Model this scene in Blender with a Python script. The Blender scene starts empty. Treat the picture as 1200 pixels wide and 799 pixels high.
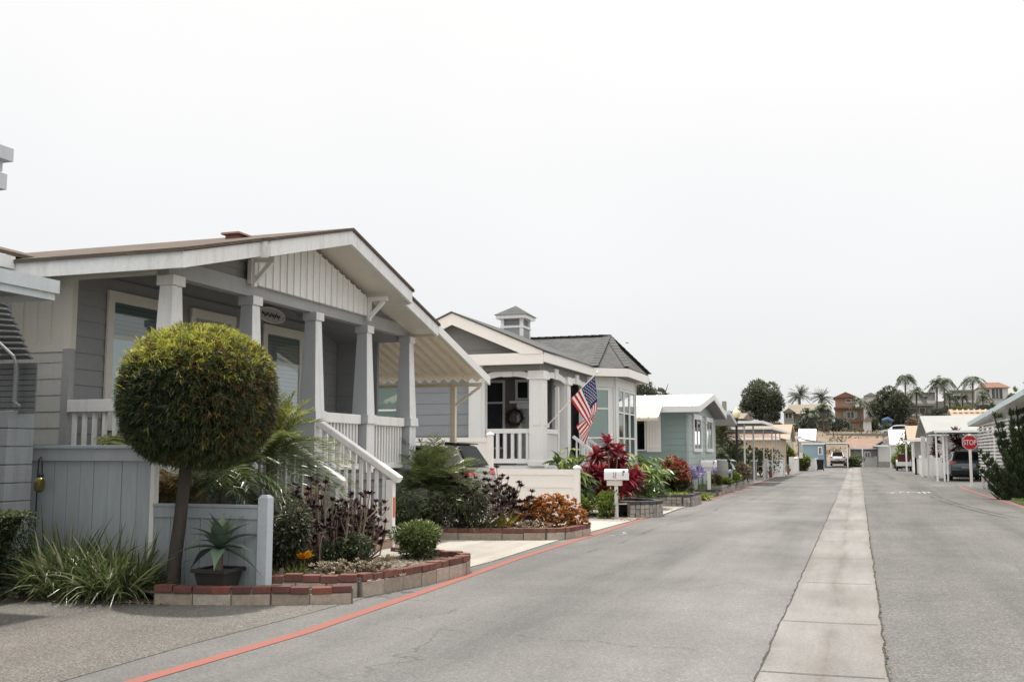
import bpy, math, random
import numpy as np
random.seed(7); RNG = np.random.default_rng(11)
SC = bpy.context.scene; COL = SC.collection
PI = math.pi
# ------------------------------------------------------------------ camera numbers (also used to find real points on known planes)
FOC, CH = 1200.0, 1.6
_yaw, _pit = math.radians(18.4624), math.radians(6.2065)
cR = np.array([math.cos(_yaw), math.sin(_yaw), 0.0])
cF = np.array([-math.sin(_yaw)*math.cos(_pit), math.cos(_yaw)*math.cos(_pit), math.sin(_pit)])
cU = np.cross(cR, cF)
def at(px, py, Y):
    r = cR*(px-600)/FOC - cU*(py-399.5)/FOC + cF
    s = Y/r[1]; return (float(s*r[0]), float(Y), float(CH+s*r[2]))
# ------------------------------------------------------------------ materials
def lin(c):
    c = c/255.0
    return c/12.92 if c <= .04045 else ((c+.055)/1.055)**2.4
def rgb(r, g, b, k=1.0): return (lin(r)*k, lin(g)*k, lin(b)*k, 1)
MATS = {}
def _new(name):
    m = bpy.data.materials.new(name); m.use_nodes = True
    nt = m.node_tree; nt.nodes.clear()
    out = nt.nodes.new('ShaderNodeOutputMaterial'); b = nt.nodes.new('ShaderNodeBsdfPrincipled')
    nt.links.new(b.outputs[0], out.inputs[0])
    return m, nt, b, out
def N(nt, t, **kw):
    n = nt.nodes.new(t)
    for k, v in kw.items():
        if k.startswith('i_'):
            key = k[2:]; n.inputs[int(key) if key.isdigit() else key.replace('_', ' ')].default_value = v
        else: setattr(n, k, v)
    return n
def ramp(nt, fac, stops, interp='LINEAR'):
    r = nt.nodes.new('ShaderNodeValToRGB'); r.color_ramp.interpolation = interp
    e = r.color_ramp.elements
    while len(e) < len(stops): e.new(.5)
    for x, (p, c) in zip(e, stops): x.position = p; x.color = c
    nt.links.new(fac, r.inputs[0]); return r.outputs[0]
def mul(c, k): return (c[0]*k, c[1]*k, c[2]*k, 1)
def mixc(nt, fac, a, b, bt='MIX'):
    m = N(nt, 'ShaderNodeMix', data_type='RGBA', blend_type=bt)
    for s, v in ((0, fac), (6, a), (7, b)):
        if hasattr(v, 'links'): nt.links.new(v, m.inputs[s])
        else: m.inputs[s].default_value = v
    return m.outputs[2]
def paint(name, c, rough=.55, var=.12, scale=2.2, dirt=0.0, bump=.05, metal=0, grain=False, spec=.35):
    """painted or plain surface: patchy tone, fine grain, optional run-down streaks"""
    if name in MATS: return MATS[name]
    m, nt, b, out = _new(name); L = nt.links
    tc = N(nt, 'ShaderNodeTexCoord')
    mp = N(nt, 'ShaderNodeMapping'); L.new(tc.outputs['Object'], mp.inputs[0])
    if grain: mp.inputs['Scale'].default_value = (1, 1, .12)
    n1 = N(nt, 'ShaderNodeTexNoise', i_Scale=scale, i_Detail=6.0, i_Roughness=.6); L.new(mp.outputs[0], n1.inputs[0])
    n2 = N(nt, 'ShaderNodeTexNoise', i_Scale=scale*14, i_Detail=4.0); L.new(mp.outputs[0], n2.inputs[0])
    col = ramp(nt, n1.outputs[0], [(.3, mul(c, 1-var)), (.7, mul(c, 1+var*.6))])
    col = mixc(nt, .35, col, ramp(nt, n2.outputs[0], [(.35, mul(c, 1-var*1.5)), (.65, mul(c, 1+var*.5))]))
    if dirt:
        mp2 = N(nt, 'ShaderNodeMapping'); mp2.inputs['Scale'].default_value = (3.5, 3.5, .35); L.new(tc.outputs['Object'], mp2.inputs[0])
        n3 = N(nt, 'ShaderNodeTexNoise', i_Scale=2.0, i_Detail=7.0, i_Roughness=.65); L.new(mp2.outputs[0], n3.inputs[0])
        f = ramp(nt, n3.outputs[0], [(.5, (0, 0, 0, 1)), (.75, (dirt, dirt, dirt, 1))])
        col = mixc(nt, f, col, (c[0]*.35, c[1]*.32, c[2]*.28, 1))
    L.new(col, b.inputs['Base Color']); b.inputs['Roughness'].default_value = rough
    b.inputs['Metallic'].default_value = metal; b.inputs['Specular IOR Level'].default_value = spec
    if bump:
        bp = N(nt, 'ShaderNodeBump', i_Strength=bump*4, i_Distance=.004); L.new(n2.outputs[0], bp.inputs['Height']); L.new(bp.outputs[0], b.inputs['Normal'])
    MATS[name] = m; return m
def leafmat(name, stops, trans=.3, rough=.5, spec=.3):
    if name in MATS: return MATS[name]
    m, nt, b, out = _new(name); L = nt.links
    a = N(nt, 'ShaderNodeAttribute', attribute_name='rnd')
    col = ramp(nt, a.outputs['Fac'], stops)
    L.new(col, b.inputs['Base Color']); b.inputs['Roughness'].default_value = rough; b.inputs['Specular IOR Level'].default_value = spec
    t = N(nt, 'ShaderNodeBsdfTranslucent'); L.new(mixc(nt, .5, col, (.30, .42, .05, 1), 'MULTIPLY') if False else col, t.inputs[0])
    mx = N(nt, 'ShaderNodeMixShader', i_0=trans); L.new(b.outputs[0], mx.inputs[1]); L.new(t.outputs[0], mx.inputs[2]); L.new(mx.outputs[0], out.inputs[0])
    MATS[name] = m; return m
def glassmat(name, tint=(.8, .9, .88, 1), refl=.25):
    """window pane: see-through with a mirror-like sheen"""
    if name in MATS: return MATS[name]
    m, nt, b, out = _new(name); L = nt.links; nt.nodes.remove(b)
    tr = N(nt, 'ShaderNodeBsdfTransparent'); tr.inputs[0].default_value = tint
    gl = N(nt, 'ShaderNodeBsdfGlossy', i_Roughness=.03); gl.inputs[0].default_value = (.9, .95, .95, 1)
    fr = N(nt, 'ShaderNodeFresnel', i_IOR=1.5)
    ad = N(nt, 'ShaderNodeMath', operation='ADD', i_1=refl); L.new(fr.outputs[0], ad.inputs[0])
    mx = N(nt, 'ShaderNodeMixShader'); L.new(ad.outputs[0], mx.inputs[0]); L.new(tr.outputs[0], mx.inputs[1]); L.new(gl.outputs[0], mx.inputs[2])
    L.new(mx.outputs[0], out.inputs[0]); MATS[name] = m; return m
def carpaint(name, c, metal=.35):
    if name in MATS: return MATS[name]
    m, nt, b, out = _new(name); b.inputs['Base Color'].default_value = c; b.inputs['Roughness'].default_value = .22
    b.inputs['Metallic'].default_value = metal; b.inputs['Coat Weight'].default_value = .6; MATS[name] = m; return m
def shingle(name, c, rows=7.0, var=.35):
    if name in MATS: return MATS[name]
    m, nt, b, out = _new(name); L = nt.links
    tc = N(nt, 'ShaderNodeTexCoord'); sp = N(nt, 'ShaderNodeSeparateXYZ'); L.new(tc.outputs['Object'], sp.inputs[0])
    ad = N(nt, 'ShaderNodeMath', operation='ADD'); L.new(sp.outputs[0], ad.inputs[0]); L.new(sp.outputs[1], ad.inputs[1])
    cb = N(nt, 'ShaderNodeCombineXYZ'); L.new(ad.outputs[0], cb.inputs[0])
    mz = N(nt, 'ShaderNodeMath', operation='MULTIPLY', i_1=2.4); L.new(sp.outputs[2], mz.inputs[0]); L.new(mz.outputs[0], cb.inputs[1])
    br = N(nt, 'ShaderNodeTexBrick', i_Scale=rows*.5, i_Mortar_Size=.02, i_Bias=.0)
    br.inputs['Color1'].default_value = mul(c, 1-var); br.inputs['Color2'].default_value = mul(c, 1+var); br.inputs['Mortar'].default_value = mul(c, .4)
    br.inputs['Brick Width'].default_value = .9; br.inputs['Row Height'].default_value = .5
    L.new(cb.outputs[0], br.inputs[0])
    n = N(nt, 'ShaderNodeTexNoise', i_Scale=1.3, i_Detail=8.0); L.new(tc.outputs['Object'], n.inputs[0])
    n2 = N(nt, 'ShaderNodeTexNoise', i_Scale=60.0, i_Detail=2.0); L.new(tc.outputs['Object'], n2.inputs[0])
    col = mixc(nt, .5, br.outputs[0], ramp(nt, n.outputs[0], [(.3, mul(c, .7)), (.7, mul(c, 1.25))]))
    col = mixc(nt, .3, col, ramp(nt, n2.outputs[0], [(.3, mul(c, .4)), (.7, mul(c, 1.6))]))
    L.new(col, b.inputs['Base Color']); b.inputs['Roughness'].default_value = .9; b.inputs['Specular IOR Level'].default_value = .15
    bp = N(nt, 'ShaderNodeBump', i_Strength=.7, i_Distance=.02); L.new(br.outputs['Fac'], bp.inputs['Height']); bp.invert = True
    L.new(bp.outputs[0], b.inputs['Normal']); MATS[name] = m; return m
# ------------------------------------------------------------------ mesh builder
def wloc(o):
    x = y = z = 0.0
    while o is not None:
        x += o.location.x; y += o.location.y; z += o.location.z; o = o.parent
    return np.array([x, y, z])
class MB:
    def __init__(s): s.V = []; s.F = []; s.R = []; s.n = 0
    def add(s, vs, fs, r=None):
        s.V.append(np.asarray(vs, float).reshape(-1, 3)); n = s.n
        s.F.extend([tuple(i+n for i in f) for f in fs]); s.R.extend([r if r is not None else .5]*len(fs) if not hasattr(r, '__len__') else list(r))
        s.n += len(s.V[-1]); return s
    def quad(s, a, b, c, d, r=None): return s.add([a, b, c, d], [(0, 1, 2, 3)], r)
    def box(s, x0, y0, z0, x1, y1, z1, r=None):
        v = [(x0, y0, z0), (x1, y0, z0), (x1, y1, z0), (x0, y1, z0), (x0, y0, z1), (x1, y0, z1), (x1, y1, z1), (x0, y1, z1)]
        return s.add(v, [(0, 3, 2, 1), (4, 5, 6, 7), (0, 1, 5, 4), (1, 2, 6, 5), (2, 3, 7, 6), (3, 0, 4, 7)], r)
    def cbox(s, cx, cy, cz, sx, sy, sz, rz=0, r=None):
        c, q = math.cos(rz), math.sin(rz); v = []
        for k in (-.5, .5):
            for i, j in ((-.5, -.5), (.5, -.5), (.5, .5), (-.5, .5)):
                a, b = i*sx, j*sy; v.append((cx+a*c-b*q, cy+a*q+b*c, cz+k*sz))
        return s.add(v, [(0, 3, 2, 1), (4, 5, 6, 7), (0, 1, 5, 4), (1, 2, 6, 5), (2, 3, 7, 6), (3, 0, 4, 7)], r)
    def frus(s, cx, cy, z0, z1, a0, b0, a1, b1):
        """tapered box: half sizes a (x), b (y) at z0 and z1"""
        v = [(cx-a0, cy-b0, z0), (cx+a0, cy-b0, z0), (cx+a0, cy+b0, z0), (cx-a0, cy+b0, z0), (cx-a1, cy-b1, z1), (cx+a1, cy-b1, z1), (cx+a1, cy+b1, z1), (cx-a1, cy+b1, z1)]
        return s.add(v, [(0, 3, 2, 1), (4, 5, 6, 7), (0, 1, 5, 4), (1, 2, 6, 5), (2, 3, 7, 6), (3, 0, 4, 7)])
    def bar(s, p, q, w, h, up=(0, 0, 1), r=None):
        """rectangular beam from p to q, w across, h along up"""
        p, q, up = np.array(p, float), np.array(q, float), np.array(up, float)
        d = q-p; d /= np.linalg.norm(d)+1e-9; x = np.cross(d, up); x /= np.linalg.norm(x)+1e-9; u = np.cross(x, d)
        v = [o+x*i*w/2+u*j*h/2 for o in (p, q) for i, j in ((-1, -1), (1, -1), (1, 1), (-1, 1))]
        return s.add(v, [(0, 3, 2, 1), (4, 5, 6, 7), (0, 1, 5, 4), (1, 2, 6, 5), (2, 3, 7, 6), (3, 0, 4, 7)], r)
    def prism(s, poly, vec, r=None):
        n = len(poly); p = np.array(poly, float); q = p+np.array(vec, float)
        return s.add(np.vstack([p, q]), [tuple(range(n-1, -1, -1)), tuple(range(n, 2*n))]+[(i, (i+1) % n, n+(i+1) % n, n+i) for i in range(n)], r)
    def tube(s, pts, rad, k=8, r=None):
        pts = [np.array(p, float) for p in pts]; m = len(pts)
        if not hasattr(rad, '__len__'): rad = [rad]*m
        v = []
        for i, p in enumerate(pts):
            d = pts[min(i+1, m-1)]-pts[max(i-1, 0)]; d /= np.linalg.norm(d)+1e-9
            a = np.cross(d, (0, 0, 1) if abs(d[2]) < .9 else (1, 0, 0)); a /= np.linalg.norm(a)+1e-9; b = np.cross(d, a)
            for j in range(k):
                t = 2*PI*j/k; v.append(p+(a*math.cos(t)+b*math.sin(t))*rad[i])
        f = [(i*k+j, i*k+(j+1) % k, (i+1)*k+(j+1) % k, (i+1)*k+j) for i in range(m-1) for j in range(k)]
        f += [tuple(range(k-1, -1, -1)), tuple((m-1)*k+j for j in range(k))]
        return s.add(v, f, r)
    def lathe(s, c, prof, k=16, r=None, sx=1, sy=1):
        v = [(c[0]+sx*q*math.cos(2*PI*j/k), c[1]+sy*q*math.sin(2*PI*j/k), c[2]+z) for q, z in prof for j in range(k)]
        m = len(prof)
        f = [(i*k+j, i*k+(j+1) % k, (i+1)*k+(j+1) % k, (i+1)*k+j) for i in range(m-1) for j in range(k)]
        f += [tuple(range(k-1, -1, -1)), tuple((m-1)*k+j for j in range(k))]
        return s.add(v, f, r)
    def arr(s, V, F, R):
        n = s.n; s.V.append(V); s.F.extend(map(tuple, (F+n).tolist())); s.R.extend(R.tolist()); s.n += len(V); return s
    def blades(s, P, D, L, W, droop=.3, segs=3, rnd=None, prof='lance', wig=.0, flat=None):
        """many leaves at once: base points, directions, lengths, widths"""
        P = np.asarray(P, float); n = len(P)
        if n == 0: return s
        D = np.asarray(D, float); D = D/(np.linalg.norm(D, axis=1, keepdims=True)+1e-9)
        L = np.broadcast_to(np.asarray(L, float), (n,)); W = np.broadcast_to(np.asarray(W, float), (n,)); dr = np.broadcast_to(np.asarray(droop, float), (n,))
        if flat is None:
            rv = RNG.normal(size=(n, 3))*.5+np.array([0, 0, 1.0])
        else: rv = np.broadcast_to(np.asarray(flat, float), (n, 3))
        S = np.cross(D, rv); S /= (np.linalg.norm(S, axis=1, keepdims=True)+1e-9)
        rows = []
        for i in range(segs+1):
            t = i/segs
            c = P+D*(L*t)[:, None]; c[:, 2] -= dr*L*t*t
            if segs == 1: w = .75 if i == 0 else .30
            elif prof == 'lance': w = max(math.sin(PI*min(1, .12+t*.88))**.8, .03)
            elif prof == 'blade': w = max(1-t**1.8, .04)*(.55+.45*min(1, t*4))
            elif prof == 'obov': w = max(math.sin(PI*t**1.6), .12 if t < .5 else .06)
            else: w = 1
            rows.append(c-S*(W*w/2)[:, None]); rows.append(c+S*(W*w/2)[:, None])
        V = np.stack(rows, 1).reshape(-1, 3); k = 2*(segs+1)
        base = (np.arange(n)*k)[:, None]
        F = np.concatenate([base+np.array([2*i, 2*i+1, 2*i+3, 2*i+2])[None] for i in range(segs)], 1).reshape(-1, 4)
        if rnd is None: rnd = RNG.random(n)
        R = np.repeat(np.clip(np.broadcast_to(np.asarray(rnd, float), (n,)), 0, 1), segs)
        return s.arr(V, F, R)
    def build(s, name, mat, parent=None, smooth=False, bevel=0, sharp=None, label=None):
        me = bpy.data.meshes.new(name); off = wloc(parent) if parent else np.zeros(3)
        V = np.vstack(s.V)-off if s.V else np.zeros((0, 3))
        me.from_pydata(V.tolist(), [], s.F); me.update()
        a = me.attributes.new('rnd', 'FLOAT', 'FACE'); a.data.foreach_set('value', np.array(s.R, dtype=np.float32))
        if mat: me.materials.append(mat)
        if smooth or sharp:
            me.polygons.foreach_set('use_smooth', [True]*len(me.polygons))
            if sharp: me.set_sharp_from_angle(angle=math.radians(sharp))
        o = bpy.data.objects.new(name, me); COL.objects.link(o)
        if parent: o.parent = parent
        if bevel:
            md = o.modifiers.new('b', 'BEVEL'); md.width = bevel; md.segments = 2; md.limit_method = 'ANGLE'; md.angle_limit = math.radians(40)
        if label: o['label'] = label
        return o
def thing(name, loc, label, cat, group=None, rz=0):
    o = bpy.data.objects.new(name, None); COL.objects.link(o); o.location = loc; o.rotation_euler = (0, 0, rz); o.empty_display_size = .2
    return tag(o, label, cat, group)
def tag(o, label, cat, group=None):
    o['label'] = label; o['category'] = cat
    if group: o['group'] = group
    return o
def struct(o, kind='structure'): o['kind'] = kind; return o
def dup(root, loc, label, group=None, rz=None, scale=None):
    r = root.copy(); COL.objects.link(r); r.location = loc; r['label'] = label
    if rz is not None: r.rotation_euler = (0, 0, rz)
    if scale: r.scale = (scale,)*3 if not hasattr(scale, '__len__') else scale
    if group: r['group'] = group; root['group'] = group
    for ch in list(root.children):
        c = ch.copy(); COL.objects.link(c); c.parent = r
        for g in list(ch.children):
            d = g.copy(); COL.objects.link(d); d.parent = c
    return r
def text(name, body, size, mat, parent, loc, rot, ext=.002):
    cu = bpy.data.curves.new(name, 'FONT'); cu.body = body; cu.size = size; cu.align_x = 'CENTER'; cu.align_y = 'CENTER'; cu.extrude = ext
    tmp = bpy.data.objects.new(name, cu); COL.objects.link(tmp); bpy.context.view_layer.update()
    me = bpy.data.meshes.new_from_object(tmp.evaluated_get(bpy.context.evaluated_depsgraph_get())); bpy.data.objects.remove(tmp)
    me.materials.clear(); me.materials.append(mat); me.name = name; o = bpy.data.objects.new(name, me); COL.objects.link(o)
    o.parent = parent; o.location = np.array(loc)-(wloc(parent) if parent else 0); o.rotation_euler = rot; return o
# lap siding on a vertical wall from p to q (xy); outward normal nrm; span(z) may narrow it to [s0,s1] of its length
def lap(mb, p, q, z0, z1, nrm, expo=.2, span=None, lip=.016):
    p, q = np.array(p, float), np.array(q, float); n = np.array([nrm[0], nrm[1], 0.]); z = z0
    while z < z1-.01:
        zt = min(z+expo, z1)
        a0, a1 = span(z) if span else (0, 1); b0, b1 = span(zt) if span else (0, 1)
        if a1 > a0:
            def P(s, zz, o): e = p+(q-p)*s; return np.array([e[0], e[1], zz])+n*o
            if b1 < b0: b0 = b1 = (b0+b1)/2
            mb.quad(P(a0, z, lip), P(a1, z, lip), P(b1, zt, .001), P(b0, zt, .001))
            mb.quad(P(a0, z, lip), P(a0, z, 0), P(a1, z, 0), P(a1, z, lip))
        z = zt
    return mb
def lapwall(name, p, q, z0, z1, nrm, mat, parent, expo=.2, span=None, thick=.08):
    mb = MB(); lap(mb, p, q, z0, z1, nrm, expo, span)
    n = np.array(nrm+(0,), float)
    if span is None:
        mb.prism([(p[0], p[1], z0), (q[0], q[1], z0), (q[0], q[1], z1), (p[0], p[1], z1)], -n*thick)
    else:
        pts = [(0, z0), (1, z0)]; e = np.array(q)-np.array(p)
        s0, s1 = span(z0); t0, t1 = span(z1)
        pl = [(s0, z0), (s1, z0), (max(t1, t0), z1), (min(t0, t1), z1)]
        mb.prism([(p[0]+e[0]*s, p[1]+e[1]*s, z) for s, z in pl], -n*thick)
    return mb.build(name, mat, parent)
# ------------------------------------------------------------------ camera, sky, sun
cam = bpy.data.cameras.new('camera'); cam.sensor_width = 36; cam.lens = 36*FOC/1200; cam.clip_end = 3000; cam.clip_start = .1
co = bpy.data.objects.new('camera', cam); COL.objects.link(co)
from mathutils import Matrix
co.matrix_world = Matrix(((cR[0], cU[0], -cF[0], 0), (cR[1], cU[1], -cF[1], 0), (cR[2], cU[2], -cF[2], CH), (0, 0, 0, 1)))
SC.camera = co
SC.view_settings.view_transform = 'Standard'; SC.view_settings.look = 'None'; SC.view_settings.exposure = 0
SC.cycles.max_bounces = 6; SC.cycles.transparent_max_bounces = 12; SC.cycles.use_denoising = True
w = bpy.data.worlds.new('World'); SC.world = w; w.use_nodes = True
nt = w.node_tree; nt.nodes.clear(); L = nt.links
SUN = np.array([-.30, .26, 2.2]); SUN /= np.linalg.norm(SUN)
sky = N(nt, 'ShaderNodeTexSky', sky_type='NISHITA', sun_disc=False, sun_elevation=math.asin(SUN[2]), sun_rotation=math.atan2(SUN[0], SUN[1]), dust_density=4.0)
sb = N(nt, 'ShaderNodeVectorMath', operation='SCALE'); L.new(sky.outputs[0], sb.inputs[0]); sb.inputs['Scale'].default_value = .1
tc = N(nt, 'ShaderNodeTexCoord'); sp = N(nt, 'ShaderNodeSeparateXYZ'); L.new(tc.outputs['Generated'], sp.inputs[0])
nz = N(nt, 'ShaderNodeTexNoise', i_Scale=1.6, i_Detail=3.0, i_Roughness=.45); L.new(tc.outputs['Generated'], nz.inputs[0])
# a bright marine haze: pale grey low down, much brighter round the zenith
def g(v, t=1.0): return (v*.985, v*.995*t, v*1.0, 1)
hz = ramp(nt, sp.outputs[2], [(0, (.84, .855, .86, 1)), (.05, (.885, .893, .892, 1)), (.16, (.975, .977, .985, 1)), (.42, (1.07, 1.06, 1.045, 1)), (.7, (1.9, 1.86, 1.81, 1)), (1, (2.4, 2.34, 2.26, 1))])
cl = ramp(nt, nz.outputs[0], [(.32, (.93, .937, .945, 1)), (.68, (1.025, 1.022, 1.018, 1))])
hz = mixc(nt, 1.0, hz, cl, 'MULTIPLY')
mixed = mixc(nt, .93, sb.outputs[0], hz)
bg = N(nt, 'ShaderNodeBackground', i_Strength=1.0); L.new(mixed, bg.inputs[0])
wo = N(nt, 'ShaderNodeOutputWorld'); L.new(bg.outputs[0], wo.inputs[0])
sl = bpy.data.lights.new('sun', 'SUN'); sl.energy = 4.3; sl.angle = math.radians(2.0); sl.color = (1, .955, .885)
so = bpy.data.objects.new('sun', sl); COL.objects.link(so)
from mathutils import Vector
so.rotation_euler = Vector(SUN.tolist()).to_track_quat('Z', 'Y').to_euler()
# ------------------------------------------------------------------ materials used all over
M = {}
M['white'] = paint('white_paint', (.79, .79, .775, 1), .5, .07, 1.5, dirt=.28)
M['whitecl'] = paint('clean_white_paint', (.80, .80, .79, 1), .45, .03, 1.5)
M['vinyl'] = paint('white_vinyl', (.90, .865, .83, 1), .4, .03, 1.2)
M['fascia'] = paint('weathered_white_fascia', (.76, .77, .765, 1), .6, .10, 1.6, dirt=.30)
M['cream'] = paint('cream_paint', (.66, .64, .57, 1), .55, .06, 2, dirt=.1)
M['col'] = paint('column_paint', (.74, .75, .755, 1), .55, .08, 2.0, dirt=.28)
M['grey'] = paint('grey_siding_paint', (.27, .275, .28, 1), .65, .10, 1.4, dirt=.10)
M['greyl'] = paint('grey_beam_paint', (.36, .365, .37, 1), .65, .10, 1.4, dirt=.15)
M['palesid'] = paint('pale_siding_paint', (.56, .56, .53, 1), .6, .10, 1.4, dirt=.15)
M['bluefence'] = paint('blue_grey_fence_paint', (.37, .41, .435, 1), .6, .13, 1.3, dirt=.18, grain=True)
M['block'] = paint('painted_block', (.34, .37, .39, 1), .75, .10, 2, dirt=.45)
M['porchwall'] = paint('porch_wall_paint', (.27, .275, .28, 1), .65, .10, 1.4)
M['skirt'] = paint('skirting_paint', (.20, .215, .225, 1), .7, .12, 1.4, dirt=.2)
M['h2'] = paint('blue_grey_siding_paint', (.275, .295, .315, 1), .6, .06, 1.2)
M['h2dark'] = paint('shaded_gable_paint', (.22, .215, .21, 1), .65, .06, 1.2)  # darker siding for sheltered porch and gable parts; shade put in the colour
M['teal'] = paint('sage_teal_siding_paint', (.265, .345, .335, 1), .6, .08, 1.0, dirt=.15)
M['metalw'] = paint('white_metal_roof', (.86, .86, .85, 1), .4, .05, .8)
M['alu'] = paint('pale_aluminium', (.55, .60, .63, 1), .45, .08, 1.5, dirt=.2)
M['alud'] = paint('grey_aluminium_slats', (.16, .175, .185, 1), .5, .15, 2, dirt=.2)
M['corr'] = paint('cream_corrugated_metal', (.68, .62, .50, 1), .5, .08, 1.2, dirt=.15)
M['black'] = paint('black_metal', (.02, .02, .022, 1), .4, .1, 2)
M['rubber'] = paint('rubber', (.02, .02, .021, 1), .8, .2, 4)
M['dark'] = paint('dark_room', (.035, .04, .042, 1), .9, .3, 1.0)
M['blind'] = paint('window_blind', (.50, .55, .56, 1), .6, .06, 3)
M['blindd'] = paint('shaded_blind', (.10, .125, .125, 1), .6, .15, 3)
M['shade'] = paint('window_shade', (.72, .78, .82, 1), .6, .05, 1.2)
M['teals'] = paint('pale_green_shade', (.50, .60, .57, 1), .6, .06, 1.2)
M['glass'] = glassmat('window_glass', (.86, .92, .92, 1), .08)
M['glassd'] = glassmat('dark_window_glass', (.35, .42, .42, 1), .10)
M['roofb'] = shingle('brown_shingle', (.122, .097, .080, 1), 9)
M['roofg'] = shingle('grey_shingle', (.112, .113, .112, 1), 8)
M['tile'] = shingle('terracotta_tile', (.23, .130, .095, 1), 5, .25)
M['soil'] = paint('garden_soil', (.20, .175, .15, 1), 1, .35, 3, bump=.4)
M['chips'] = paint('pale_gravel', (.32, .29, .26, 1), .95, .35, 9, bump=.5)
M['terra'] = paint('terracotta', (.30, .11, .07, 1), .75, .15, 5)
M['pot'] = paint('dark_plastic_pot', (.035, .032, .03, 1), .55, .2, 5, dirt=.2)
M['bark'] = paint('bark', (.075, .063, .053, 1), .95, .35, 7, bump=.6, grain=True)
M['barkp'] = paint('palm_bark', (.17, .14, .11, 1), .95, .35, 7, bump=.6)
M['brass'] = paint('aged_brass', (.22, .19, .07, 1), .4, .2, 4, metal=.7)
M['red'] = paint('red_paint', (.45, .02, .025, 1), .4, .08, 2)
M['woodstep'] = paint('tan_step', (.36, .25, .19, 1), .7, .15, 3)
M['orangepaint'] = paint('orange_sticker', (.62, .16, .05, 1), .5, .1, 4)
M['lampglass'] = paint('lamp_globe', (.72, .64, .40, 1), .25, .05, 2)
M['stone'] = paint('grey_stone', (.30, .29, .27, 1), .85, .2, 5, bump=.3)
M['silver'] = carpaint('silver_car_paint', (.52, .53, .53, 1), .5)
M['slate'] = carpaint('slate_car_paint', (.07, .085, .10, 1), .4)
M['wcar'] = carpaint('white_car_paint', (.78, .78, .77, 1), .0)
M['tail'] = carpaint('tail_lamp', (.50, .015, .02, 1), .0)
M['carglass'] = paint('car_glass', (.012, .014, .015, 1), .12, .1, 2, spec=.03, bump=0)
M['chrome'] = paint('chrome', (.6, .6, .6, 1), .15, .05, 2, metal=1, bump=0)
M['rim'] = paint('alloy_rim', (.35, .35, .36, 1), .3, .1, 2, metal=.8)
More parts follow.
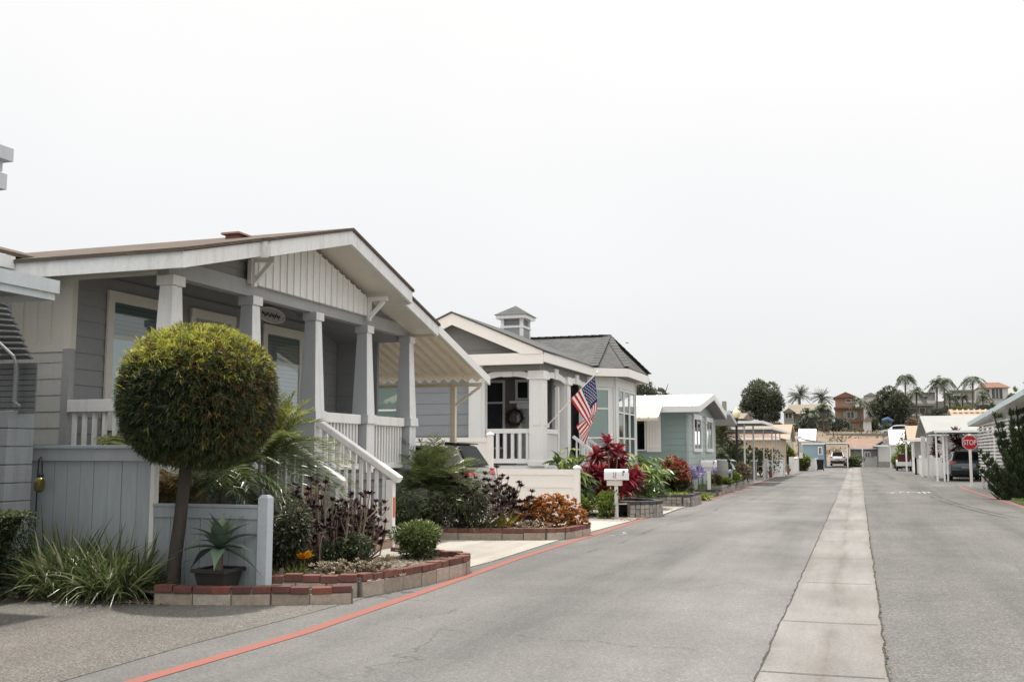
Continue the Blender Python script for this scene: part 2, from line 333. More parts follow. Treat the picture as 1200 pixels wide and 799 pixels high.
# ------------------------------------------------------------------ ground surfaces
def groundmat(name, c, kind):
    m, nt, b, out = _new(name); L = nt.links
    tc = N(nt, 'ShaderNodeTexCoord'); o = tc.outputs['Object']
    def noise(sc, det=6, mp=None, rough=.6):
        n = N(nt, 'ShaderNodeTexNoise', i_Scale=sc, i_Detail=float(det), i_Roughness=rough)
        if mp:
            q = N(nt, 'ShaderNodeMapping'); q.inputs['Scale'].default_value = mp; L.new(o, q.inputs[0]); L.new(q.outputs[0], n.inputs[0])
        else: L.new(o, n.inputs[0])
        return n.outputs[0]
    col = ramp(nt, noise(.35, 7, None, .65), [(.30, mul(c, .80)), (.52, mul(c, 1.0)), (.70, mul(c, 1.16))])
    st = ramp(nt, noise(1.0, 5, (.9, .07, 1)), [(.34, (.74, .74, .745, 1)), (.50, (1, 1, 1, 1)), (.66, (1.14, 1.135, 1.12, 1))])
    col = mixc(nt, .9, col, st, 'MULTIPLY')
    fine = noise(170 if kind != 'concrete' else 60, 2)
    v = N(nt, 'ShaderNodeTexVoronoi', i_Scale={'smooth': 75., 'coarse': 70., 'gravel': 95., 'concrete': 90.}[kind]); L.new(o, v.inputs[0])
    sep = N(nt, 'ShaderNodeSeparateColor'); L.new(v.outputs['Color'], sep.inputs[0])
    amp = {'smooth': .22, 'coarse': .36, 'gravel': .5, 'concrete': .10}[kind]
    sk = ramp(nt, sep.outputs[0], [(0, (1-amp, 1-amp, 1-amp, 1)), (.55, (1, 1, 1, 1)), (.8, (1.05, 1.05, 1.05, 1)), (1, (1+amp*1.5, 1+amp*1.45, 1+amp*1.38, 1))])
    col = mixc(nt, 1.0, col, sk, 'MULTIPLY')
    col = mixc(nt, .5, col, ramp(nt, fine, [(.3, (.75, .75, .75, 1)), (.7, (1.25, 1.25, 1.25, 1))]), 'MULTIPLY')
    if kind == 'smooth':      # seal-coat patches and hairline cracks
        pt = ramp(nt, noise(.16, 3, (1.3, .35, 1), .5), [(.47, (1, 1, 1, 1)), (.53, (.86, .86, .865, 1))]); col = mixc(nt, 1, col, pt, 'MULTIPLY')
    if kind in ('smooth', 'coarse'):
        vc = N(nt, 'ShaderNodeTexVoronoi', feature='DISTANCE_TO_EDGE', i_Scale=.22); q = N(nt, 'ShaderNodeVectorMath', operation='ADD')
        nn = N(nt, 'ShaderNodeTexNoise', i_Scale=1.2, i_Detail=8.0); L.new(o, nn.inputs[0]); L.new(o, q.inputs[0]); L.new(nn.outputs['Color'], q.inputs[1]); L.new(q.outputs[0], vc.inputs[0])
        ck = ramp(nt, vc.outputs['Distance'], [(0, (.62, .62, .62, 1)), (.0028, (1, 1, 1, 1))])
        gate = ramp(nt, noise(.3, 2), [(.50, (0, 0, 0, 1)), (.58, (1, 1, 1, 1))])
        col = mixc(nt, gate, col, mixc(nt, 1.0, col, ck, 'MULTIPLY'))
        oil = ramp(nt, noise(.55, 4, None, .5), [(.66, (1, 1, 1, 1)), (.76, (.72, .71, .70, 1))]); col = mixc(nt, 1, col, oil, 'MULTIPLY')
    if kind == 'concrete':
        s2 = ramp(nt, noise(1.0, 6, (1.6, .15, 1)), [(.45, (1, 1, 1, 1)), (.68, (.80, .77, .73, 1))]); col = mixc(nt, 1, col, s2, 'MULTIPLY')
    if name.startswith('gutter'):   # water stain along the dished middle
        sx = N(nt, 'ShaderNodeSeparateXYZ'); L.new(o, sx.inputs[0]); a1 = N(nt, 'ShaderNodeMath', operation='ADD', i_1=.27); L.new(sx.outputs[0], a1.inputs[0])
        wn = N(nt, 'ShaderNodeMath', operation='MULTIPLY_ADD', i_1=.25, i_2=-.125); L.new(noise(1.0, 4, (1.5, .5, 1)), wn.inputs[0]); a2 = N(nt, 'ShaderNodeMath', operation='ADD'); L.new(a1.outputs[0], a2.inputs[0]); L.new(wn.outputs[0], a2.inputs[1])
        ab = N(nt, 'ShaderNodeMath', operation='ABSOLUTE'); L.new(a2.outputs[0], ab.inputs[0]); stn = ramp(nt, ab.outputs[0], [(0, (.74, .70, .65, 1)), (.03, (.86, .84, .81, 1)), (.12, (1, 1, 1, 1)), (.36, (1, 1, 1, 1)), (.46, (.84, .82, .79, 1))])
        col = mixc(nt, ramp(nt, noise(.8, 6), [(.32, (0, 0, 0, 1)), (.62, (1, 1, 1, 1))]), col, mixc(nt, 1.0, col, stn, 'MULTIPLY'))
    L.new(col, b.inputs['Base Color']); b.inputs['Roughness'].default_value = .92; b.inputs['Specular IOR Level'].default_value = .2
    bp = N(nt, 'ShaderNodeBump', i_Strength=.5 if kind != 'concrete' else .15, i_Distance=.006); L.new(sep.outputs[0], bp.inputs['Height']); L.new(bp.outputs[0], b.inputs['Normal'])
    return m
M['asph'] = groundmat('smooth_asphalt', (.168, .163, .157, 1), 'smooth')
M['asph2'] = groundmat('coarse_asphalt', (.133, .129, .123, 1), 'coarse')
M['apron'] = groundmat('old_gravelly_asphalt', (.152, .143, .131, 1), 'gravel')
M['conc'] = groundmat('gutter_concrete', (.222, .214, .204, 1), 'concrete')
M['drive'] = groundmat('driveway_concrete', (.40, .375, .335, 1), 'concrete')
M['dirt'] = groundmat('dry_ground', (.17, .145, .115, 1), 'gravel')
def sheet(name, poly, z, mat, kind='structure'):
    mb = MB(); mb.add([(x, y, z) for x, y in poly], [tuple(range(len(poly)))]); return struct(mb.build(name, mat), kind)
sheet('ground', [(-1500, -200), (1500, -200), (1500, 2600), (-1500, 2600)], -.03, M['dirt'])
sheet('road', [(-6.2, -6), (-.2, -6), (-.2, 139), (-9, 139), (-9, 124), (-5.6, 122), (-5.6, 9)], 0, M['asph'])
sheet('road', [(-.2, -6), (5.6, -6), (5.3, 30), (5.1, 52), (9, 54.5), (30, 54.5), (30, 74), (7.2, 72), (5.2, 75), (4.9, 122), (9, 124), (9, 139), (-.2, 139)], 0, M['asph2'])
# concrete valley gutter with slightly wandering edges
mb = MB(); ys = np.concatenate([np.arange(-6, 40, .35), np.arange(40, 124, 4.)])
xl = -.73+RNG.normal(0, .006, len(ys))+.04*(ys/60.); xr = .145+RNG.normal(0, .008, len(ys))+.12*(ys/60.)
for i in range(len(ys)-1):
    for a0, a1, za, zb in ((xl, None, 0, 1),):
        m0, m1 = (xl[i]+xr[i])/2, (xl[i+1]+xr[i+1])/2
        mb.quad((xl[i], ys[i], .006), (m0, ys[i], .003), (m1, ys[i+1], .003), (xl[i+1], ys[i+1], .006))
        mb.quad((m0, ys[i], .003), (xr[i], ys[i], .006), (xr[i+1], ys[i+1], .006), (m1, ys[i+1], .003))
struct(mb.build('gutter_strip', M['conc']))
M['joint'] = paint('joint_dirt', (.06, .055, .048, 1), .95, .3, 6)
mb = MB()
for e, sgn in ((xl, -1), (xr, 1)):
    for i in range(len(ys)-1):
        if ys[i] > 39: break
        for k in range(3):
            y0 = ys[i]+k*.117; w0 = .007+abs(RNG.normal(0, .007)); xx = e[i]+(e[i+1]-e[i])*k/3
            mb.quad((xx-w0*(.2 if sgn > 0 else 1), y0, .010), (xx+w0*(1 if sgn > 0 else .2), y0, .010), (xx+w0*(1 if sgn > 0 else .2)*.7, y0+.117, .010), (xx-w0*(.2 if sgn > 0 else 1)*.7, y0+.117, .010))
for y in (4.8, 7.9, 10.3, 13.4, 16.5, 19.6, 22.7, 25.8, 28.9, 32, 35.1):
    mb.quad((-.72, y, .0105), (.14, y+.02, .0105), (.14, y+.035, .0105), (-.72, y+.015, .0105))
struct(mb.build('gutter_joint', M['joint']))
# a few tufts of weed in the right edge of the gutter
n = 260; yy = 6+RNG.random(n)**1.4*16; P = np.stack([.155+.002*yy+RNG.normal(0, .008, n), yy, np.full(n, .0)], 1)
M['weed'] = leafmat('weed_leaf', [(0, (.07, .10, .03, 1)), (1, (.20, .24, .08, 1))])
D = RNG.normal(size=(n, 3)); D[:, 2] = np.abs(D[:, 2])+.5
struct(MB().blades(P, D, .035, .008, .3, 2).build('weeds', M['weed']), 'stuff')
# faded red kerb lines
def linemat(name, c, amt):
    m, nt, b, out = _new(name); L = nt.links; tc = N(nt, 'ShaderNodeTexCoord')
    n = N(nt, 'ShaderNodeTexNoise', i_Scale=9.0, i_Detail=8.0, i_Roughness=.7); L.new(tc.outputs['Object'], n.inputs[0])
    n2 = N(nt, 'ShaderNodeTexNoise', i_Scale=.5, i_Detail=3.0); L.new(tc.outputs['Object'], n2.inputs[0])
    mt = N(nt, 'ShaderNodeMath', operation='ADD'); L.new(n.outputs[0], mt.inputs[0]); L.new(n2.outputs[0], mt.inputs[1])
    f = ramp(nt, mt.outputs[0], [(amt, (1, 1, 1, 1)), (amt+.16, (0, 0, 0, 1))]); L.new(f, out.inputs[0]) if False else None
    L.new(mixc(nt, f, (.16, .155, .15, 1), c), b.inputs['Base Color']); b.inputs['Roughness'].default_value = .85
    tr = N(nt, 'ShaderNodeBsdfTransparent'); mx = N(nt, 'ShaderNodeMixShader')
    f2 = ramp(nt, mt.outputs[0], [(amt-.18, (1, 1, 1, 1)), (amt+.20, (0, 0, 0, 1))])
    L.new(f2, mx.inputs[0]); L.new(tr.outputs[0], mx.inputs[1]); L.new(b.outputs[0], mx.inputs[2]); L.new(mx.outputs[0], out.inputs[0]); return m
M['redline'] = linemat('faded_red_line_paint', (.255, .092, .070, 1), 1.19)
M['whiteline'] = linemat('faded_white_line_paint', (.42, .41, .395, 1), 1.15)
def strip(name, pts, wd, z, mat):
    mb = MB(); p = np.array(pts, float)
    for i in range(len(p)-1):
        d = p[i+1]-p[i]; d /= np.linalg.norm(d); q = np.array([-d[1], d[0]])*wd/2
        mb.add([(*(p[i]+q), z), (*(p[i]-q), z), (*(p[i+1]-q), z), (*(p[i+1]+q), z)], [(0, 1, 2, 3)])
    return struct(mb.build(name, mat))
strip('red_kerb_line', [(-4.92, 4.5), (-4.86, 6.2), (-4.74, 8.3), (-4.8, 11.2), (-4.93, 15), (-4.92, 20), (-4.95, 26), (-4.8, 35), (-4.7, 48), (-4.75, 70)], .135, .0045, M['redline'])
strip('red_kerb_line', [(4.62, 20), (4.62, 33), (4.55, 39), (4.50, 48), (4.58, 53)], .15, .0045, M['redline'])
strip('stop_line', [(4.6, 64.4), (5.2, 64.6)], .45, .0047, M['whiteline'])
strip('pale_seam', [(.35, 55.0), (4.9, 54.2)], .25, .0046, M['whiteline'])
rt = text('stop_marking', 'STOP', 1.0, M['whiteline'], None, (1.95, 44.3, .0046), (0, 0, 0), 0); rt.scale = (.72, 3.2, 1); struct(rt)
M['tyre'] = linemat('tyre_mark_rubber', (.075, .072, .07, 1), .98)
M['chalk'] = linemat('chalk_paint', (.42, .43, .44, 1), .94)
for off in (0, .28):
    strip('tyre_mark', [(2.55+off+.9*t*t, 41-13*t, .0052+off*.001) [:2] for t in np.linspace(0, 1, 14)], .13, .0052, M['tyre'])
strip('tyre_mark', [(1.9+.25*math.sin(t*3), 62+22*t) for t in np.linspace(0, 1, 10)], .35, .0052, M['tyre'])
strip('tar_seam', [(-4.2+.9*t+.10*math.sin(t*19), 16+26*t) for t in np.linspace(0, 1, 60)], .035, .0055, M['tyre'])
strip('tar_seam', [(-4.6+3.7*t, 8.9-.35*t+.05*math.sin(t*31)) for t in np.linspace(0, 1, 40)], .012, .0055, M['tyre'])
strip('utility_mark', [(-4.6, 19.6), (-4.35, 20.1), (-4.5, 20.6)], .08, .0056, M['chalk']); strip('utility_mark', [(-4.2, 19.2), (-3.7, 19.5)], .10, .0056, M['chalk'])
# front yards
sheet('apron', [(-20, -6), (-5.35, -6), (-5.35, 7.5), (-5.25, 9.2), (-5.2, 10.6), (-7.2, 10.6), (-20, 10.6)], .004, M['apron'])
sheet('driveway', [(-5.28, 11.5), (-9.5, 11.5), (-9.5, 18.2), (-5.25, 20.0), (-5.15, 14.5)], .008, M['drive'])
sheet('driveway', [(-5.15, 19.5), (-16, 19.5), (-16, 24.0), (-5.0, 25.6)], .012, M['drive'])
sheet('gravel_bed', [(-5.2, 23.7), (-8.2, 23.9), (-8.2, 33), (-4.85, 33.0), (-4.75, 26)], .016, M['chips'])
sheet('path', [(-4.75, 26.4), (-7, 27.4), (-7, 30.4), (-4.85, 29.6)], .022, M['drive'])
sheet('path', [(-4.85, 32.8), (-8, 32.8), (-8, 39), (-4.95, 37.5)], .020, M['drive'])
sheet('verge', [(-4.95, 38.5), (-12, 38.5), (-12, 112), (-5.1, 112)], .010, M['drive'])
sheet('verge', [(5.15, 72.6), (14, 72.6), (14, 116), (5.0, 116)], .010, M['drive'])
sheet('verge', [(5.0, 34), (14, 34), (14, 53.4), (5.05, 52)], .010, M['asph2'])
# ------------------------------------------------------------------ helpers for houses
def wpoint(p, q, nrm):
    p, q = np.array(p, float), np.array(q, float); e = (q-p)/np.linalg.norm(q-p); n = np.array(nrm, float)
    return lambda u, z, d: (p[0]+e[0]*u+n[0]*d, p[1]+e[1]*u+n[1]*d, z)
def wbox(mb, f, u0, u1, z0, z1, d0, d1):
    v = [f(u, z, d) for d in (d0, d1) for u, z in ((u0, z0), (u1, z0), (u1, z1), (u0, z1))]
    return mb.add(v, [(0, 3, 2, 1), (4, 5, 6, 7), (0, 1, 5, 4), (1, 2, 6, 5), (2, 3, 7, 6), (3, 0, 4, 7)])
def window(parent, p, q, z0, z1, nrm, frame=M['white'], fw=.1, bars_z=(), bars_u=(), back=None, glass=None, name='window', proud=.05, split=None):
    """framed window on the wall line p-q; back = what shows behind the pane; split=(z, back2) changes it below z"""
    f = wpoint(p, q, nrm); W = math.hypot(q[0]-p[0], q[1]-p[1]); mb = MB()
    wbox(mb, f, 0, W, z1-fw*1.15, z1, .02, proud+.012); wbox(mb, f, 0, W, z0, z0+fw*.8, .02, proud+.018)
    wbox(mb, f, 0, fw, z0+fw*.8, z1-fw*1.15, .02, proud); wbox(mb, f, W-fw, W, z0+fw*.8, z1-fw*1.15, .02, proud)
    for z in bars_z: wbox(mb, f, fw, W-fw, z-.025, z+.025, .022, proud-.012)
    for u in bars_u: wbox(mb, f, u-.018, u+.018, z0+fw*.8, z1-fw*1.15, .022, proud-.014)
    o = mb.build(name, frame, parent)
    gz0, gz1 = z0+fw*.7, z1-fw
    g = MB(); g.quad(f(fw*.8, gz0, .032), f(W-fw*.8, gz0, .032), f(W-fw*.8, gz1, .032), f(fw*.8, gz1, .032)); g.build('pane', glass or M['glass'], o)
    b = MB(); zs = split[0] if split else gz0
    b.quad(f(fw*.8, zs, .021), f(W-fw*.8, zs, .021), f(W-fw*.8, gz1, .021), f(fw*.8, gz1, .021))
    b.build('blind', back or M['dark'], o)  # where no blind hangs, a dark sheet stands in for the unlit room
    if split:
        b = MB(); b.quad(f(fw*.8, gz0, .021), f(W-fw*.8, gz0, .021), f(W-fw*.8, zs, .021), f(fw*.8, zs, .021)); b.build('shade', split[1], o)
    return o
def slatmat(name, c1, c2, sc):
    if name in MATS: return MATS[name]
    m, nt, b, out = _new(name); L = nt.links; tc = N(nt, 'ShaderNodeTexCoord'); sp = N(nt, 'ShaderNodeSeparateXYZ'); L.new(tc.outputs['Object'], sp.inputs[0])
    mt = N(nt, 'ShaderNodeMath', operation='MULTIPLY', i_1=sc); L.new(sp.outputs[2], mt.inputs[0]); fr = N(nt, 'ShaderNodeMath', operation='FRACT'); L.new(mt.outputs[0], fr.inputs[0])
    L.new(ramp(nt, fr.outputs[0], [(0, c2), (.25, c1), (.85, c1), (1, c2)]), b.inputs['Base Color']); b.inputs['Roughness'].default_value = .6; MATS[name] = m; return m
M['venet'] = slatmat('venetian_blind', (.20, .24, .235, 1), (.07, .085, .085, 1), 16)
M['louvre'] = slatmat('white_louvre', (.80, .81, .82, 1), (.62, .64, .66, 1), 14)
M['vent'] = slatmat('grey_louvre', (.25, .26, .27, 1), (.10, .10, .11, 1), 12)
def balusters(mb, p, q, z0, z1, n, w=.045):
    p, q = np.array(p, float), np.array(q, float)
    for i in range(n):
        c = p+(q-p)*(i+.5)/n; mb.box(c[0]-w/2, c[1]-w/2, z0, c[0]+w/2, c[1]+w/2, z1)
def railing(parent, p, q, zt, zb, n, mat, capw=.13, caph=.16, w=.045):
    mb = MB(); mb.bar((p[0], p[1], zt-caph/2), (q[0], q[1], zt-caph/2), capw, caph); o = mb.build('railing', mat, parent, bevel=.006)
    m2 = MB(); balusters(m2, p, q, zb+.03, zt-caph, n, w); m2.bar((p[0], p[1], zb), (q[0], q[1], zb), .07, .09); m2.build('balusters', mat, o); return o
# ================================================================== HOUSE 1 (grey porch house)
H1 = thing('porch_house', (-9.0, 14.3, 0), 'grey house with gabled porch, tapered white columns and brown shingle roof', 'house')
XF, XB = -8.2, -9.75
CY = [10.85+1.815*i for i in range(5)]
# back wall, return wall and skirts
lapwall('porch_wall', (XB, 10.87), (XB, 18.25), 1.2, 4.02, (1, 0), M['porchwall'], H1, .215)
mb = MB(); lap(mb, (XB-1.12, 10.87), (XB, 10.87), .2, 2.93, (0, -1), .215); mb.box(XB-1.12, 10.875, .2, XB-.002, 10.95, 2.95); mb.build('side_wall', M['palesid'], H1)
mb = MB(); mb.box(XB-1.12, 10.865, 2.98, XB-.085, 10.95, 4.05)
for i in range(5): mb.box(XB-.10-.235*i-.012, 10.848, 3.03, XB-.10-.235*i+.012, 10.866, 4.05)
mb.build('batten_panel', M['cream'], H1)
mb = MB(); mb.box(XB-1.14, 10.845, 2.92, XB-.10, 10.87, 2.99); mb.box(XB-.10, 10.83, 2.95, XB+.03, 10.93, 4.05); mb.box(XB-1.24, 10.83, 2.4, XB-1.12, 10.93, 4.05); mb.build('corner_trim', M['cream'], H1)
mb = MB(); mb.box(XB-.09, 10.832, .3, XB+.028, 10.928, 2.947); mb.build('corner_trim', M['greyl'], H1)
lapwall('north_wall', (-16, 18.25), (XB, 18.25), .2, 4.0, (0, 1), M['grey'], H1, .215)
lapwall('corner_wall', (XB+.02, 18.16), (XB+.9, 18.16), 1.2, 4.1, (0, -1), M['porchwall'], H1, .215)
mb = MB(); mb.box(XB, 10.86, 1.13, XF+.12, 18.25, 1.25); mb.build('porch_deck', M['skirt'], H1)
lapwall('skirting', (XF+.05, 10.8), (XF+.05, 18.3), .1, 1.12, (1, 0), M['skirt'], H1, .3)
lapwall('skirting', (XB, 10.80), (XF+.04, 10.80), .1, 1.12, (0, -1), M['skirt'], H1, .3)
mb = MB()
for u, v in ((10.95, 14.32), (14.32, 18.2)):
    a, b = 5.1-.265*abs(u-14.32)-.33, 5.1-.265*abs(v-14.32)-.33
    mb.prism([(XF-.16, u, a), (XF-.16, v, b), (XF-.16, v, b+.03), (XF-.16, u, a+.03)], (-8, 0, 0))
mb.build('porch_ceiling', M['porchwall'], H1)
mb = MB(); mb.prism([(XB-.03, 10.95, 4.02), (XB-.03, 18.2, 4.0), (XB-.03, 14.32, 4.85)], (-.05, 0, 0)); mb.build('porch_wall', M['porchwall'], H1)
# beam round the porch
mb = MB(); mb.box(XF-.14, 10.77, 3.83, XF+.02, 18.3, 4.06); mb.build('beam', M['greyl'], H1, bevel=.006)
mb = MB(); mb.box(XB-.02, 10.72, 3.86, XF-.145, 10.86, 3.99); mb.build('beam', M['cream'], H1, bevel=.005)
# gable end: grey laps outside, white board-and-batten centre
SL = .265; AY = 14.32
def roofz(y, top=5.10): return top-SL*abs(y-AY)
def gspan(z): hw = (4.96-z)/SL; return (max(0, (AY-hw-10.5)/7.7), min(1, (AY+hw-10.5)/7.7))
lapwall('gable_wall', (XF-.06, 10.5), (XF-.06, 18.2), 4.062, 4.95, (1, 0), M['grey'], H1, .13, gspan)
mb = MB(); y0, y1 = 12.52, 16.28
mb.prism([(XF+.03, y0, 4.00), (XF+.03, y1, 4.00), (XF+.03, y1, roofz(y1)-.28), (XF+.03, AY, 4.82), (XF+.03, y0, roofz(y0)-.28)], (.06, 0, 0))
k = 19
for i in range(k+1):
    y = y0+(y1-y0)*i/k; mb.box(XF+.088, y-.021, 4.0, XF+.108, y+.021, roofz(y)-.27)
mb.build('gable_panel', M['white'], H1)
# rakes, fascia, soffit, roof
def rake(x, ya, yb, h, th, name, mat, top=5.10):
    mb = MB()
    for s, (u, v) in ((0, (ya, AY)), (1, (AY, yb))):
        if u >= v: continue
        mb.prism([(x, u, roofz(u, top)-h), (x, v, roofz(v, top)-h), (x, v, roofz(v, top)), (x, u, roofz(u, top))], (-th, 0, 0))
    return mb.build(name, mat, H1)
XU, XL = -7.45, -7.6
rake(XU, 11.97, 16.67, .215, .05, 'rake_board', M['fascia'], 5.085)
mb = MB()
for u, v in ((10.3, 11.965), (16.675, 18.25)):
    mb = MB(); mb.prism([(XL, u, roofz(u, 5.08)-.20), (XL, v, roofz(v, 5.08)-.20), (XL, v, roofz(v, 5.08)), (XL, u, roofz(u, 5.08))], (-.05, 0, 0)); mb.build('rake_board', M['fascia'], H1)
mb = MB(); z = roofz(10.3, 5.08); mb.box(-16, 10.26, z-.205, XL+.002, 10.30, z-.005); mb.box(XL-.052, 18.252, z-.2, -16, 18.29, z-.01) if False else None; mb.build('eave_fascia', M['fascia'], H1)
mb = MB()
for (u, v, x) in ((11.97, AY, XU), (AY, 16.67, XU), (10.3, 11.97, XL), (16.67, 18.25, XL)):
    a, b = roofz(u, 4.93), roofz(v, 4.93)
    mb.prism([(x-.052, u, a), (x-.052, v, b), (x-.052, v, b+.03), (x-.052, u, a+.03)], (XF-.05-x+.052, 0, 0))
mb.build('soffit', M['cream'], H1)
mb = MB()
for u, v in ((10.22, AY), (AY, 18.3)):
    a, b = roofz(u, 5.085), roofz(v, 5.085)
    for x0, x1, uu, vv in ((XL+.03, -16.5, u, v), (XU+.03, XL+.025, max(u, 11.94), min(v, 16.7))):
        a, b = roofz(uu, 5.09), roofz(vv, 5.09)
        mb.prism([(x0, uu, a), (x0, vv, b), (x0, vv, b+.045), (x0, uu, a+.045)], (x1-x0, 0, 0))
rf = mb.build('roof', M['roofb'], H1)
mb = MB(); mb.frus(-8.8, 13.16, 4.70, 4.86, .12, .13, .11, .12); mb.frus(-8.8, 13.16, 4.86, 4.89, .16, .18, .15, .17); mb.build('roof_vent', paint('rusty_vent', (.24, .13, .10, 1), .8, .2, 4), rf)
# rear wing whose roof rises the other way
mb = MB()
mb.prism([(-10.15, 6.0, 4.10), (-14.5, 6.0, 5.25), (-14.5, 6.0, 5.30), (-10.15, 6.0, 4.15)], (0, 7.0, 0)); mb.build('wing_roof', M['roofb'], H1)
mb = MB(); mb.box(-10.17, 6.0, 3.93, -10.13, 10.25, 4.09); mb.build('wing_fascia', M['fascia'], H1)
for y in (11.97, 16.67):
    z = roofz(y, 5.085); mb = MB(); mb.box(XL-.06, y-.02, z-.23, XU-.051, y+.02, z+.02); mb.build('rake_return', M['fascia'], H1)
# brackets
for yy in (12.56, 16.24):
    mb = MB(); z = roofz(yy)-.28
    mb.bar((XF+.10, yy, z-.02), (XF+.46, yy, z-.02), .07, .07); mb.bar((XF+.12, yy, z-.34), (XF+.40, yy, z-.06), .06, .06); mb.bar((XF+.12, yy, z-.40), (XF+.12, yy, z-.05), .07, .05, (1, 0, 0)); mb.build('bracket', M['white'], H1)
# columns
M['colshade'] = paint('column_painted_shade', (.40, .42, .44, 1), .55, .07, 2.0, dirt=.15)
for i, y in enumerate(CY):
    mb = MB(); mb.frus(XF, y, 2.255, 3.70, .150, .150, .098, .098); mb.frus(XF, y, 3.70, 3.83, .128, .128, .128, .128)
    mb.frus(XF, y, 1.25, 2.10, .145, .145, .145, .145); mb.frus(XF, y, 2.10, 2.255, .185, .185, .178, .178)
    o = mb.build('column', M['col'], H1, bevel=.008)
    if i:      # near-side faces are greyed in colour to stand in for porch shade
        o.data.materials.append(M['colshade'])
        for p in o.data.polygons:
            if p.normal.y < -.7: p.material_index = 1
railing(H1, (XB+.06, CY[0]), (XF-.22, CY[0]), 2.28, 1.36, 8, M['white'])
railing(H1, (XF, CY[0]+.2), (XF, CY[1]-.2), 2.25, 1.36, 12, M['white'])
railing(H1, (XF, CY[2]+.21), (XF, CY[3]-.21), 2.25, 1.36, 12, M['white'])
railing(H1, (XF, CY[3]+.21), (XF, CY[4]-.21), 2.25, 1.36, 12, M['white'])
# windows and doors on the porch wall
def xw(y0, y1, z0, z1, **k): return window(H1, (XB, y0), (XB, y1), z0, z1, (1, 0), **k)
xw(11.5, 13.05, 1.9, 3.83, frame=M['cream'], fw=.13, bars_z=(3.2,), back=M['venet'], split=(3.2, M['shade']))
xw(13.35, 14.55, 1.26, 3.83, frame=M['cream'], fw=.12, back=M['cream'], glass=M['glass'], name='door', proud=.06, split=(3.1, M['louvre']))
xw(15.42, 16.80, 1.6, 3.83, frame=M['cream'], fw=.14, bars_z=(3.18,), back=M['venet'], split=(3.18, M['louvre']))
# porch steps
st = MB(); ns = 6
for i in range(ns):
    z1 = 1.25-(i+1)*(1.25-.18)/(ns+1); x0 = XF+.13+i*.235; st.box(x0, 12.78, .1, x0+.235, 14.28, z1-.03); st.box(x0-.02, 12.76, z1-.03, x0+.255, 14.30, z1)
st.build('steps', M['woodstep'], H1)
for yy in (12.62, 14.43):
    a, b = np.array([XF+.18, yy, 2.06]), np.array([-6.62, yy, 1.18])
    mb = MB(); mb.bar(a, b, .15, .11); mb.bar(a-[0, 0, .98], b-[0.02, 0, .82], .05, .2); o = mb.build('stair_rail', M['white'], H1, bevel=.02)
    m2 = MB()
    for i in range(10):
        p = a+(b-a)*(i+.6)/10.6; m2.box(p[0]-.024, yy-.024, p[2]-.88, p[0]+.024, yy+.024, p[2]-.05)
    m2.build('balusters', M['white'], o)
    m3 = MB(); m3.box(-6.83, yy-.055, .12, -6.72, yy+.055, 1.19); m3.build('newel_post', M['white'], o)
# oval plaque over the door
PLQ = thing('plaque', (XB+.04, 15.55, 4.02), 'oval dark-lettered plaque with a pale rim, high on the porch wall above the door', 'sign')
mb = MB(); pts = []
for i in range(28): t = 2*PI*i/28; pts.append((XB+.03, 15.62+.45*math.cos(t), 4.0-.0+.13*math.sin(t)))
mb.prism(pts, (.03, 0, 0)); mb.build('board', paint('plaque_grey', (.58, .57, .55, 1), .6, .2, 9), PLQ)
mb = MB()
for i in range(28):
    t, u = 2*PI*i/28, 2*PI*(i+1)/28
    mb.bar((XB+.065, 15.62+.45*math.cos(t), 4.0+.13*math.sin(t)), (XB+.065, 15.62+.45*math.cos(u), 4.0+.13*math.sin(u)), .02, .02)
mb.build('rim', M['whitecl'], PLQ)
mb = MB()
mb.tube([(XB+.064, 15.62-.30+.0085*i, 4.0+.035*math.sin(i*1.05)+.02*math.sin(i*.37)) for i in range(72)], .0055, 5)
mb.build('lettering', M['black'], PLQ)
mk = MB(); mk.box(-6.722, 14.40, .62, -6.712, 14.46, .92); o = mk.build('trail_tag', M['orangepaint']); tag(o, 'small orange tag on the newel post at the foot of the porch stair', 'tag')
# carport awning on the far side
AW = thing('carport_awning', (-8.9, 20.6, 0), 'cream corrugated lean-to awning over the driveway of the grey porch house', 'awning')
mb = MB(); ya, yb, za, zb = 18.3, 21.25, 3.97, 3.16; nx = 30; xs = np.linspace(-7.72, -14.5, nx*4+1)
vv = []; ff = []
for j, x in enumerate(xs):
    ph = j % 4; dz = (0, .065, .065, 0)[ph]; vv += [(x, ya, za+dz), (x, yb, zb+dz)]
for j in range(len(xs)-1): ff.append((2*j, 2*j+1, 2*j+3, 2*j+2))
mb.add(vv, ff); mb.build('corrugated_roof', M['corr'], AW)
mb = MB(); mb.prism([(-7.66, ya, za-.06), (-7.66, yb+.04, zb-.08), (-7.66, yb+.04, zb+.10), (-7.66, ya, za+.10)], (.045, 0, 0)); mb.build('fascia', M['whitecl'], AW)
mb = MB(); mb.box(-14.5, 20.9, 3.03, -7.67, 20.96, 3.11); mb.box(-14.5, ya+.02, 3.84, -7.67, ya+.08, 3.93); mb.build('beam', M['corr'], AW)
mb = MB(); mb.box(-8.40, 20.86, .05, -8.28, 20.97, 3.03); mb.build('post', M['corr'], AW)
mb = MB(); mb.bar((-8.30, 20.92, 2.62), (-7.72, 20.92, 3.02), .05, .05); mb.build('brace', M['corr'], AW)
